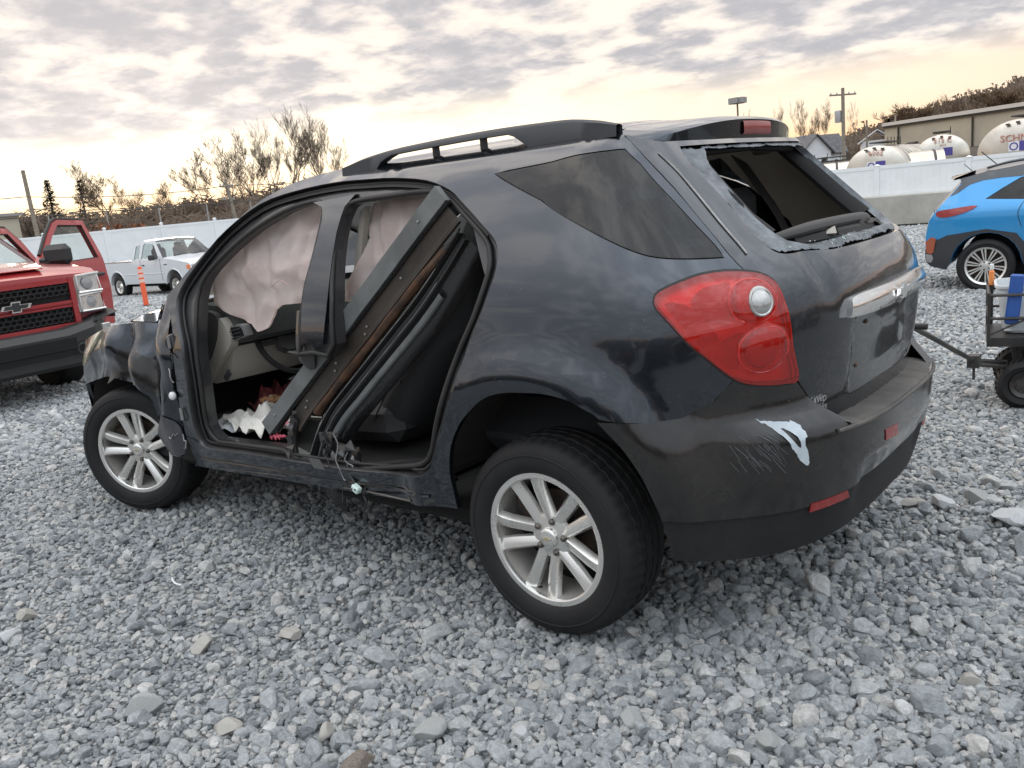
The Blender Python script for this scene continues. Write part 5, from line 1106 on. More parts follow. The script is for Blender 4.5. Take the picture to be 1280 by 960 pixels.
# ================================================================= trees
def tree_meshes(seed, H, spread=.5, lean=0, levels=5, trunk_r=.2, fork=.35, droop=.0, kids=4):
    rg = random.Random(seed); T = MB(); B_ = MB()
    def grow(p, d, L_, r, lv, mb):
        n = 4 if lv > 1 else 2; pts = [p]; rs = [r]; e = d.copy()
        for k in range(n):
            e = (e+Vector((rg.gauss(0, .09), rg.gauss(0, .09), rg.gauss(0, .05)+.05-droop))).normalized(); p = p+e*L_/n; pts.append(p); rs.append(max(.012, r*(1-.5*(k+1)/n)))
        mb.tube(pts, rs, 7 if lv == levels else (4 if lv > 2 else 3), False)
        if lv == 0: return
        nb = kids+(1 if lv <= 2 else 0)
        for k in range(nb):
            t = .97 if k == 0 else rg.uniform(.30 if lv < levels else .45, .97); x = t*n; i_ = min(n-1, int(x)); q = pts[i_].lerp(pts[i_+1], x-i_); a = Vector((rg.gauss(0, 1), rg.gauss(0, 1), 0)).normalized()
            s_ = spread*(.35 if k == 0 else rg.uniform(.7, 1.3)); grow(q, (e+a*s_+Vector((0, 0, .12))).normalized(), L_*rg.uniform(.50, .72)*(1.1 if k == 0 else 1), rs[i_+1]*rg.uniform(.5, .75), lv-1, B_)
    grow(Vector((0, 0, 0)), Vector((lean, 0, 1)).normalized(), H*fork, trunk_r, levels, T); return T, B_
TP = []
for i, (sd, H, spd, lv, fk, kd) in enumerate(((3, 11, .55, 5, .48, 4), (11, 12, .50, 5, .50, 4), (23, 10, .65, 5, .42, 4), (41, 9, .95, 5, .30, 5), (57, 11, .42, 5, .52, 3), (71, 8, .7, 4, .42, 4))):
    T, B_ = tree_meshes(sd, H, spd, .05*(i % 3-1), lv, .17, fk, .0, kd)
    zmax = float(np.percentile([v[2] for v in B_.v], 99.8)); TP.append((T, B_, zmax))
protos = {}
def bare_tree(x, y, z, H, k, label, group, warm=False, wide=1.0, pal=None):
    T, B_, zm = TP[k]; s = H/zm
    if (k, warm) not in protos:
        o = thing('bare_tree', label, 'tree', (x, y, z)); T.build('trunk', M['bark'], o, 180, fix=False); B_.build('crown', M['twig'] if warm else M['bark'], o, 180, fix=False); protos[(k, warm)] = o
    else: o = copy_tree(protos[(k, warm)])
    o.location = (x, y, z); o.scale = (s*wide, s*wide, s); o.rotation_euler = (0, 0, R.uniform(0, 6)); o['label'] = label; o['group'] = group; return o
G1 = 'tall bare trees on the bank left of the car roof'
for (x, y, z, H, k, w, lb) in ((71, -44.9, 2.0, 8.2, 0, 1.15, 'leftmost tall bare tree of the clump behind the crossarm pole'), (67.9, -44.6, 2, 7.6, 4, 1.2, 'slender bare tree second from the left in the tall clump'), (70.2, -48.4, 2, 9.0, 1, 1.1, 'bare tree third from the left in the tall clump, densely twigged'),
    (67.2, -48.5, 2, 9.8, 2, .9, 'tallest bare tree, broad forked crown in the middle of the clump'), (63.4, -49.0, 2, 9.6, 1, .9, 'tall upright bare tree just right of the tallest one'), (66.8, -53.9, 2, 8.9, 0, .8, 'rightmost bare tree of the clump, small round crown'), (62.0, -38, 1.5, 5.2, 5, 1.0, 'short leaning bare tree at the left foot of the clump'), (69.0, -46.5, 2, 7.0, 5, 1.2, 'low bare tree filling the gap in the tall clump'), (72.5, -43.0, 2, 7.0, 2, 1.1, 'pale bare tree at the outer left side of the tall clump'), (70.5, -46.6, 2, 8.4, 0, 1.0, 'bare tree behind the slender one in the tall clump'), (68.8, -47.6, 2, 9.2, 4, 1.1, 'tall thin bare tree just left of the tallest one'), (65.2, -49.0, 2, 9.0, 4, 1.1, 'thin bare tree between the tallest and the upright one'), (64.8, -51.6, 2, 7.8, 5, 1.0, 'small bare tree between the upright and the rightmost one')):
    bare_tree(x, y, z, H, k, lb, G1, wide=w)
G2 = 'bare trees against the bright strip at the left'
bare_tree(80, -34.0, 2, 7.0, 2, 'tall pale bare tree behind the dark spruce at the left', G2, True, 1.1)
bare_tree(73.6, -35, 1.9, 5.4, 2, 'round brown bare tree with dense crown right of the pine', G2, True, 1.6); bare_tree(73.9, -35.8, 1.9, 5.0, 0, 'second trunk of the round brown bare tree right of the pine', G2, True, 1.3)
bare_tree(83.9, -46.5, 2.2, 5.0, 2, 'wide low brown tree halfway between the pine and the tall clump', G2, True, 1.3); bare_tree(80.0, -40.5, 2.2, 4.2, 5, 'small brown tree right of the round bare tree', G2, True, 1.4)
bare_tree(84, -27, 2.2, 5.0, 0, 'faint bare tree just right of the leaning post at the left edge', G2, True, 1.2)
G3 = 'thin bare trees behind the white houses at the right'
for (x, y, H, k, w, lb) in ((46.5, -107, 8.6, 4, .75, 'leftmost thin bare tree over the spoiler'), (43.56, -108.3, 8.8, 1, .7, 'second thin bare tree over the spoiler, beside the leftmost'), (42.0, -111.6, 9.2, 4, .7, 'thin straight bare tree in the middle of the row behind the houses'), (39.9, -108.7, 8.8, 0, .7, 'thin bare tree right of the middle of the row behind the houses'), (38.6, -112, 9.0, 1, .7, 'thin bare tree just left of the tall pole'), (36.5, -115, 8.2, 4, .8, 'thin bare tree right behind the tall pole'), (50, -105, 7.0, 5, .8, 'short bare tree behind the ball-topped pole')):
    bare_tree(x, y, 1.6, H, k, lb, G3, wide=w)
G4 = 'brown trees on the hillside behind the block building'
for i, (px_, H, k) in enumerate(((31.7, 6.5, 3), (28.3, 7.2, 2), (33.8, 6.8, 3), (29.5, 7.0, 2), (25.0, 7.8, 3), (21, 9.0, 2), (16, 10, 3), (11, 11, 2), (6, 12, 3), (0, 13, 2))):
    yy = -118-i*4; bare_tree(px_-1.5, yy, far_h(px_, yy)-.6, H, k, ['brown round tree at the foot of the hill, left end of the block building', 'brown tree above the left corner of the block building roof', 'brown tree behind the tank trailers', 'dense brown tree over the block building', 'brown tree one third along the block building roof', 'brown tree halfway along the block building roof', 'big brown tree rising up the hill', 'big brown tree higher up the hill', 'big brown tree near the top of the hill at the right edge', 'topmost brown tree on the hill at the right edge'][i], G4, True, 1.3)
def conifer(x, y, z, H, Rb, label, gap=0, seed=1, open_=False):
    rg = random.Random(seed); o = thing('conifer', label, 'tree', (x, y, z)); MB().tube([(0, 0, 0), (0, 0, H*.97)], [.14, .03], 6).build('trunk', M['bark'], o); mb = MB(); n = 26 if not open_ else 13
    for i in range(n):
        t = (i+.5)/n; zc = H*(.10+.88*t); rad = Rb*(1-t)**.8*rg.uniform(.8, 1.15)+.06; m_ = 12 if not open_ else 7
        for k in range(m_):
            a = 2*pi*(k+rg.random())/m_; dr = -.18 if not open_ else .05; tip = Vector((cos(a)*rad, sin(a)*rad, zc+dr*rad)); base = Vector((0, 0, zc+.12)); 
            for j in range(7):
                u = rg.uniform(.2, 1); c = base.lerp(tip, u); w = .16*(1.2-u)+.06; d = Vector((rg.gauss(0, 1), rg.gauss(0, 1), rg.gauss(0, .5)))*w
                mb.add([c, c+d, c+Vector((d.y*.5, -d.x*.5, -.10))+tip.normalized()*.1], [(0, 1, 2)])
    mb.build('crown', M['conifer'], o, 180, fix=False); return o
conifer(61.8, -24.4, 1.2, 4.9, 1.35, 'dark pointed spruce behind the red truck door', seed=2)
conifer(65.4, -28.3, 1.6, 4.7, 1.7, 'open-branched dark pine right of the spruce', seed=5, open_=True)
conifer(66.5, -22.0, 1.2, 3.6, .9, 'small dark conifer top by the pale building at the left edge', seed=8)
for i, (x, y, H) in enumerate(((28.6, -104.0, 4.2), (2, -158, 12), (-2, -160, 13))):
    conifer(x, y, far_h(x, y)-.3, H, H*.26, ['small dark conifer at the left foot of the right hill', 'tall dark conifer high on the hill at the right edge', 'tallest dark conifer at the right edge of the picture'][i], seed=20+i)
# far brush that reads as one mass
def brush(name, path, hts, depth, dens, mat_, seed, tw=.06):
    rg = random.Random(seed); mb = MB()
    for i in range(len(path)-1):
        a = Vector((*path[i], 0)); b = Vector((*path[i+1], 0)); L_ = (b-a).length; n = int(L_*dens); pn = Vector((-(b-a).y, (b-a).x, 0)).normalized()
        for _ in range(n):
            t = rg.random(); p = a.lerp(b, t)+pn*rg.uniform(-depth, depth); h = (hts[i]+(hts[i+1]-hts[i])*t)*(.62+.38*noise.noise(Vector((p.x*.12, p.y*.12, seed)))+rg.uniform(0, .28)); z = far_h(p.x, p.y)+float(ground_z(p.x, p.y))-.1; p.z = z
            for k in range(5):
                q = p+Vector((rg.gauss(0, .7), rg.gauss(0, .7), 0)); d = Vector((rg.gauss(0, .30), rg.gauss(0, .30), 1)); e = q+d*h*rg.uniform(.5, 1); w = Vector((rg.uniform(-1, 1), rg.uniform(-1, 1), 0))*tw*1.6
                mb.add([q-w*2.5, q+w*2.5, e], [(0, 1, 2)])
                for j in range(3):
                    u = rg.uniform(.3, .95); c = q.lerp(e, u); f_ = c+Vector((rg.gauss(0, .6), rg.gauss(0, .6), rg.uniform(.1, .7))); mb.add([c, c+Vector((0, 0, tw*3)), f_], [(0, 1, 2)])
    return tag(mb.build(name, mat_, None, 180, fix=False), kind='stuff')
brush('winter_brush', [(95, 10), (88, -12), (84, -28), (80, -42), (72, -55), (62, -66), (50, -80), (44, -92)], [3.0, 3.0, 3.0, 3.2, 3.8, 3.4, 3.0, 2.4], 3, 16, M['wood'], 2)
brush('winter_brush', [(66, -30), (62, -42), (58, -52), (50, -62)], [2.6, 3.2, 3.0, 2.4], 2, 12, M['wood'], 7)
brush('hillside_wood', [(40, -118), (30, -126), (18, -140), (4, -152), (-14, -160), (-40, -170)], [3.5, 4.5, 6, 8, 9, 9], 7, 12, M['wood'], 4, .12)
brush('hillside_wood', [(52, -140), (34, -155), (14, -168), (-10, -180)], [4, 5, 6, 7], 9, 14, M['wood'], 14, .16)
brush('hillside_wood', [(56, -178), (36, -190), (10, -200), (-25, -210)], [5, 6, 7, 8], 14, 12, M['wood'], 15, .2)
brush('hillside_wood', [(60, -215), (36, -225), (10, -240), (-30, -250), (-90, -240)], [5, 6, 7, 7, 7], 18, 11, M['wood'], 5, .25)
brush('winter_brush', [(60, 60), (20, 85), (-20, 90), (-60, 70), (-85, 30), (-90, -20), (-70, -70), (-40, -110)], [7, 8, 8, 7, 7, 7, 6, 6], 5, 5, M['wood'], 6, .2)
def shrub(x, y, z, r, label, seed):
    rg = random.Random(seed); mb = MB()
    for _ in range(900):
        d = Vector((rg.gauss(0, 1), rg.gauss(0, 1), abs(rg.gauss(0, .6)))); d = d.normalized()*r*rg.random()**.4; d.y *= 2.4; a = Vector((rg.gauss(0, 1), rg.gauss(0, 1), rg.gauss(0, 1)))*.09; mb.add([d, d+a, d+Vector((a.y, a.z, a.x))], [(0, 1, 2)])
    o = mb.build('russet_shrub', M['shrub'], None, 180, fix=False); o.location = (x, y, z); return tag(o, label, 'shrub')
shrub(40.0, -17.7, 1.55, .9, 'russet-brown shrub top showing over the white fence left of the pickup', 3)
# ================================================================= poles, wires, mesh fence
def pole(x, y, H, r, label, arm=0, lean=(0, 0), top_=None, z0=-.3, rot=0):
    o = thing('utility_pole', label, 'pole', (x, y, z0)); MB().tube([(0, 0, 0), (lean[0], lean[1], H)], [r, r*.75], 10).build('pole_shaft', M['pole'], o)
    c, s = cos(rot), sin(rot)
    for k in range(arm):
        zz_ = H-.45-.8*k; MB().tube([(lean[0]-c*1.1, lean[1]-s*1.1, zz_), (lean[0]+c*1.1, lean[1]+s*1.1, zz_)], .06, 6).build('crossarm', M['pole'], o)
        for d in (-1, -.5, .5, 1): MB().lathe([(.045, 0), (.05, .05), (.03, .12), (.001, .13)], (lean[0]+c*d, lean[1]+s*d, zz_+.05), 6, 'z').build('insulator', M['galv'], o)
    if top_ == 'lamps':
        for k in range(7):
            a = 2*pi*k/7; MB().hull([Vector((lean[0]+cos(a)*.5, lean[1]+sin(a)*.5, H-.25))+Vector((sx_*.2, sy_*.2, sz_*.22)) for sx_ in (-1, 1) for sy_ in (-1, 1) for sz_ in (-1, 1)]).build('lamp_head', M['galv'], o)
    if top_ == 'transformer':
        MB().lathe([(.001, -.4), (.24, -.38), (.26, .3), (.2, .42), (.001, .45)], (lean[0]+.35, lean[1], H-1.9), 12, 'z').build('transformer', M['galv'], o)
    return o
pole(43.5, -15.6, 5.55, .125, 'thick bare leaning wooden post at the left edge above the red truck', lean=(.06, .08))
pole(47.3, -29.6, 4.9, .13, 'weathered pole with two crossarms in front of the tall bare trees', 2, (.35, .35), rot=2.2)
pole(49.6, -34.5, 4.3, .11, 'short pole in the brush under the tall clump of trees', 0, (.2, .2))
pole(19.3, -60.5, 7.2, .15, 'tall pole with transformer rising between the houses and tank trailers', 1, (0, .0), 'transformer', rot=1)
pole(29.5, -65.8, 8.2, .10, 'slim mast with a ring of lamp heads above the rear spoiler', 0, (0, 0), 'lamps')
pole(21.3, -72.2, 5.4, .10, 'thin pole standing left of the block building', 0); pole(26.5, -99, 6.8, .12, 'thin pole just above the corner of the block building', 0)
wr = thing('overhead_wires', 'thin overhead wires sagging over the brush behind the white fence', 'wires', (43.7, -15.4, 3))
def wire(a, b, sag, parent, o0=(43.7, -15.4, 3)):
    a = Vector(a)-Vector(o0); b = Vector(b)-Vector(o0); MB().tube([a.lerp(b, t)-Vector((0, 0, sag*4*t*(1-t))) for t in np.linspace(0, 1, 14)], .022, 3).build('wire', M['rubber'], parent)
wire((43.7, -15.4, 4.0), (47.6, -29.2, 4.2), .25, wr); wire((43.7, -15.4, 3.4), (47.6, -29.2, 3.5), .3, wr); wire((43.7, -15.4, 4.0), (46, 10, 4.4), .3, wr); wire((47.6, -29.2, 4.2), (40, -62, 5.0), .5, wr)
cf = thing('chain_link_fence', 'dark chain link fence posts and rails beyond the white fence at the left', 'fence', (46, -10, 0))
for k in range(9):
    y = 2-k*3.1; MB().tube([(0, y, 0), (0, y, 3.1)], .045, 6).build('post', M['galv'], cf)
for zz_ in (3.1, 1.6): MB().tube([(0, 2, zz_), (0, -22.8, zz_)], .03, 5).build('rail', M['tankband'], cf)
# ================================================================= buildings
def px_house(): pass
h = thing('white_house', 'small white gabled house with grey roof above the smashed rear window', 'house', (31.0, -83.6, 1.2), radians(52))
for (n_, w_, d_, hh, ox) in (('wall', 3.2, 5.0, 2.0, 0),):
    MB().box((0, 0, 1.0), (w_, d_, 2.0)).build('wall', M['whitesiding'], h)
    MB().ext([(-1.6, 2.5, 2.0), (1.6, 2.5, 2.0), (0, 2.5, 3.6)], (0, -5, 0)).build('gable', M['whitesiding'], h)
for sg in (1, -1): MB().hull([(sg*1.9, y, 1.75+dz) for y in (-2.8, 2.8) for dz in (0, .12)]+[(0, y, 3.62+dz) for y in (-2.8, 2.8) for dz in (0, .12)]).build('roof', M['shingles'], h)
for x_ in (-.8, .8):
    f_ = MB().box((x_, 2.52, 1.1), (.7, .06, .9)).build('window', M['whitesiding'], h); MB().box((x_, 2.56, 1.1), (.54, .03, .74)).build('pane', M['glossblack'], f_)
h2 = thing('white_house', 'white house wing with steep gable right of the small gabled house', 'house', (29.4, -84.6, 1.2), radians(-35))
MB().box((0, 0, .95), (2.6, 3.6, 1.9)).build('wall', M['whitesiding'], h2); MB().ext([(-1.3, 1.8, 1.9), (1.3, 1.8, 1.9), (0, 1.8, 3.5)], (0, -3.6, 0)).build('gable', M['whitesiding'], h2)
for sg in (1, -1): MB().hull([(sg*1.5, y, 1.7+dz) for y in (-2., 2.) for dz in (0, .12)]+[(0, y, 3.55+dz) for y in (-2., 2.) for dz in (0, .12)]).build('roof', M['shingles'], h2)
f_ = MB().box((0, 1.83, 1.0), (.6, .05, .8)).build('window', M['shingles'], h2)
h3 = thing('white_house', 'distant pale house with broad roof left of the block building', 'house', (30.0, -104, 1.8), radians(20))
MB().box((0, 0, 1.2), (3.2, 4, 2.4)).build('wall', M['whitesiding'], h3)
for sg in (1, -1): MB().hull([(sg*1.9, y, 2.2+dz) for y in (-2.2, 2.2) for dz in (0, .1)]+[(0, y, 3.5+dz) for y in (-2.2, 2.2) for dz in (0, .1)]).build('roof', M['whitesiding'], h3)
bd = thing('block_building', 'long low beige block warehouse with flat roof behind the tank trailers', 'building', (27.9, -100, 0))
A2 = Vector((0, 0, 0)); B2 = Vector((-33, 28, 0)); u_ = (B2-A2).normalized(); nb = Vector((-u_.y, u_.x, 0)); nb = -nb if nb.dot(Vector((-30, 103, 0))) < 0 else nb; Lb = (B2-A2).length
q = lambda a, d, z: A2+u_*a-nb*d+Vector((0, 0, z))
MB().hull([q(a, d, z) for a in (0, Lb) for d in (0, 18) for z in (0,)]+[q(0, d, 5.5) for d in (0, 18)]+[q(Lb, d, 4.9) for d in (0, 18)]).build('wall', M['blocksiding'], bd)
MB().hull([q(0, d, 5.5+dz) for d in (-.35, 18) for dz in (0, .35)]+[q(Lb, d, 4.9+dz) for d in (-.35, 18) for dz in (0, .35)]).build('roof', M['flatroof'], bd)
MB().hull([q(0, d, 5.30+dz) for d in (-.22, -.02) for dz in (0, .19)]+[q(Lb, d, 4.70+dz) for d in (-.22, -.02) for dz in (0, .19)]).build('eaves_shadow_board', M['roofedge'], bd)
for a in (2.6, 14, 28.5): MB().tube([q(a, -.12, .2), q(a, -.12, 5.2-.014*a)], .10, 6).build('downpipe', M['roofedge'], bd)
for a in (5, 11, 18, 25, 33):
    MB().hull([q(a+dx, -.06-dy*.8, 3.35+dz-dy*.3) for dx in (-.8, .8) for dy in (0, 1) for dz in (0, .1)]).build('awning', M['roofedge'], bd)
    w_ = MB().hull([q(a+dx, -.04+dy, 2.2+dz) for dx in (-.7, .7) for dy in (0, .05) for dz in (0, 1.0)]).build('window', M['galv'], bd)
    for s_x in (-.35, .35): MB().hull([q(a+s_x+dx, -.07+dy, 2.28+dz) for dx in (-.28, .28) for dy in (0, .02) for dz in (0, .84)]).build('pane', M['glossblack'], w_)
lb = thing('pale_shed', 'pale low shed with tank on its roof at the far left edge', 'shed', (62.5, -20.0, 1.0), radians(10))
MB().box((2.5, 1.5, 1.4), (6, 7.5, 2.8)).build('wall', M['blocksiding'], lb); MB().box((2.5, 1.5, 2.9), (6.5, 8, .2)).build('roof', M['galv'], lb)
rt_ = MB().lathe([(.001, -1.6), (.45, -1.5), (.5, -1.2), (.5, 1.2), (.45, 1.5), (.001, 1.6)], (0, 1.2, 3.5), 14, 'y').build('roof_tank', M['galv'], lb)
# ================================================================= tank trailers
def tanker(x, y, zc, rad, Ln, yaw, label, deco, rz_z=-.3, bands=3, flat=.86):
    o = thing('tank_trailer', label, 'tank trailer', (x, y, rz_z), yaw, 'tank trailers parked behind the white fence'); zl = zc-rz_z
    prof = [(.001, .16), (rad*.45, .13), (rad*.82, .05), (rad*.97, -.03), (rad, -.12), (rad, -Ln)]
    mb = MB(); rows = []
    for k in range(40):
        t = 2*pi*k/40; rows.append([(h_, r_*cos(t), zl+r_*sin(t)*flat) for r_, h_ in prof])
    mb.grid(rows, closed_v=True); mb.build('tank', M['tank'], o, 25)
    for k in range(bands):
        xx = -.9-.55*k if k < 3 else -.9-1.6*(k-1); MB().grid([[(xx+a, (rad+.03)*cos(t), zl+(rad+.03)*sin(t)*flat) for a in (0, .09)] for t in np.linspace(0, 2*pi, 33)]).build('band', M['tankband'], o)
    for sx_ in (-1, 1):
        MB().tube([(.0, sx_*rad*.5, zl-rad), (0, sx_*rad*.5, .4)], .06, 6).build('landing_leg', M['tankband'], o)
        for k in range(2): MB().lathe([(.001, -.14), (.3, -.14), (.5, -.12), (.52, 0), (.5, .12), (.3, .14), (.001, .14)], (-Ln+.9+1.3*k, sx_*rad*.8, .52), 16).build('wheel', M['tyre'], o)
    MB().box((-Ln/2, 0, zl-rad*flat-.1), (Ln*.95, .8, .2)).build('chassis', M['tankband'], o)
    if deco:
        for (tx, yy, zz_, s_, mt) in deco: text('lettering', tx, s_, (.165+.0, yy, zl+zz_), (0, 1, 0), (0, 0, 1), M[mt], o, .01)
        MB().box((.17, -.10, zl+.22), (.02, .34, .34)).build('placard', M['decalwhite'], o); MB().box((.17, .25, zl+.22), (.02, .36, .34)).build('placard', M['decalblue'], o)
        MB().lathe([(.10, 0), (.10, .01), (.14, .01), (.14, 0)], (.18, -.10, zl+.22), 16, 'x').build('placard_ring', M['decalblue'], o)
        for k in (-1, 0, 1): MB().box((.10, .32*k, zl+rad*flat*.90-.05*abs(k)), (.08, .12, .06)).build('marker_lamp', M['tankband'], o)
    mb = MB(); mb.box((-1.6, 0, zl+rad*flat+.12), (2.2, .7, .05))
    for k in range(5): mb.tube([(-.6-.5*k, .35, zl+rad*flat), (-.6-.5*k, .35, zl+rad*flat+.3)], .02, 4)
    mb.build('walkway', M['tankband'], o); return o
tanker(9.3, -34.0, 1.22, 1.18, 7, radians(92), 'silver tank trailer with black bands, left of the middle, nearest the pole', [('4102', 0.05, .62, .30, 'decalred')], bands=4)
tanker(7.9, -38.6, 1.52, 1.12, 7, radians(103), 'silver tank trailer end with red number and blue placard in the middle', [('515 C', 0.05, .62, .30, 'decalred'), ('0413', .05, .47, .12, 'decalred')])
tanker(4.1, -33.0, 1.42, 1.35, 7, radians(88), 'largest silver tank trailer at the right edge with red lettering', [('SCHN', -.1, .40, .34, 'decalred')])
tanker(9.9, -41.5, 1.25, .85, 5, radians(100), 'small silver tank half hidden between two tank trailers', None)
tanker(12.9, -34.0, .98, 1.0, 6, radians(20), 'low silver tank at the left with dark hoops', None, bands=5)
# ================================================================= the other vehicles
def arch(cx, cz, r, a0, a1, n=9): return [(cx+r*cos(radians(a)), cz+r*sin(radians(a))) for a in np.linspace(a0, a1, n)]
def shell(parent, outline, holes, W, m_, name='body', sp=.12, skips=(), crown=.03, hem=.03, side_hem=True, flat_floor=True):
    """both flanks of a car body plus the skin that joins them; skips = index ranges of the outline left open for glass"""
    o = [tuple(q) for q in outline]; mb = MB()
    for sg in (1, -1):
        f = lambda u, v: np.stack([u, sg*W(u, v), v], 1); g = lambda u, v: np.stack([u, sg*(W(u, v)-hem), v], 1)
        patch(mb, o, holes, sp, f, None, g if side_hem else None)
    obs = []
    def strip_(i0, i1, name, mt, inset=0, nrm=0):
        P_ = [o[i % len(o)] for i in range(i0, i1+1)]; rows = []
        for k, (x, z) in enumerate(P_):
            a = P_[max(0, k-1)]; b = P_[min(len(P_)-1, k+1)]; t = np.array([b[0]-a[0], b[1]-a[1]]); t = t/max(1e-6, np.hypot(*t)); n_ = np.array([-t[1], t[0]])*orient
            w = float(W(np.array([x]), np.array([z]))[0])-inset; row = []
            for j in range(13):
                v = -1+2*j/12; c = crown*(1-abs(v)**2.5) if z > .35 else 0; row.append((x+n_[0]*(c+nrm), w*v, z+n_[1]*(c+nrm)))
            rows.append(row)
        return rows
    A = sum(o[i][0]*o[(i+1) % len(o)][1]-o[(i+1) % len(o)][0]*o[i][1] for i in range(len(o))); orient = -1 if A > 0 else 1
    cur = 0; sk = sorted(skips)
    for (a, b, nm, mt) in sk:
        if a > cur: mb.grid(strip_(cur, a, '', None))
        obs.append((a, b, nm, mt)); cur = b
    mb.grid(strip_(cur, len(o), '', None))
    body = mb.build(name, m_, parent, 40)
    for a, b, nm, mt in obs: MB().grid(strip_(a, b, '', None, .01, -.004)).build(nm, mt, parent, 60)
    return body
def simple_wheel(parent, x, y, r, wd, rimr, spokes, mt, steer=0, twin=False, nm='wheel', style=0, steelhole=False):
    w = bpy.data.objects.new(nm, None); COL.objects.link(w); w.parent = parent; w.location = (x, y, r-.01); sg = 1 if y > 0 else -1; w.rotation_euler = (0, 0, (0 if sg > 0 else pi)+steer)
    def fn(i, k, rr_, h): return (rr_-.012 if i in (4, 5, 6, 7, 8, 9) and (k+(i % 2)) % 2 == 0 and style == 2 else rr_), h
    MB().lathe([(rimr, -.02), (rimr+.01, 0), (rimr+(r-rimr)*.5, .012), (r-.02, -.005), (r-.006, -.02), (r, -.05), (r, -wd*.4), (r, -wd*.6), (r, -wd+.05), (r-.01, -wd+.02), (r-.03, -wd), (rimr, -wd)], (0, 0, 0), 56, 'y', fn).build('tyre', M['tyre'], w, 40)
    rim = MB().lathe([(rimr-.03, -.08), (rimr-.022, -.01), (rimr, .004), (rimr+.006, -.01)], (0, 0, 0), 48)
    if spokes:
        for k in range(spokes):
            a = 2*pi*k/spokes+.2; c, s = cos(a), sin(a)
            for e in ((-1, 1) if style == 1 else (0,)):
                h0, h1 = (.006, .010) if style == 1 else (.028, .020); o0 = e*.008; o1 = e*.022
                P_ = lambda r_, l, y_: (c*r_-s*l, y_, s*r_+c*l)
                rim.hull([P_(.05, o0+q*h0, y_) for q in (-1, 1) for y_ in (-.02, -.045)]+[P_(rimr-.01, o1+q*h1, y_) for q in (-1, 1) for y_ in (-.008, -.035)])
    else: rim.lathe([(.07, -.02), (.10, -.05), (rimr-.06, -.045), (rimr-.025, -.07)], (0, 0, 0), 40)
    rim.lathe([(.0005, -.012), (.035, -.014), (.065, -.022), (.075, -.045)], (0, 0, 0), 24); rim.build('rim', mt, w, 35)
    for k in range(5): a = 2*pi*k/5; MB().lathe([(.011, -.03), (.011, -.008), (.0005, -.004)], (.05*cos(a), -.004, .05*sin(a)), 8).build('lug_nut', M['rust'], w)
    if steelhole:
        for k in range(8): a = 2*pi*k/8; MB().lathe([(.024, 0), (.0005, .002)], ((rimr-.065)*cos(a), -.043, (rimr-.065)*sin(a)), 10).build('rim_hole', M['black'], w)
    MB().lathe([(.0005, -.10), (rimr-.03, -.10)], (0, 0, 0), 24).build('brake_drum', M['rust'], w); return w
def flatpart(parent, name, poly, W, m_, off=.004, th=.02, sides=(1, -1), sp=.12, smooth=0, label=None):
    p = cr(poly, smooth, True) if smooth else poly; r = None
    for sg in sides:
        mb = MB(); patch(mb, p, [], sp, lambda u, v: np.stack([u, sg*(W(u, v)+off), v], 1), lambda u, v: np.stack([u, sg*(W(u, v)+off-th), v], 1)); r = mb.build(name, m_, parent, 45, label=label)
    return r
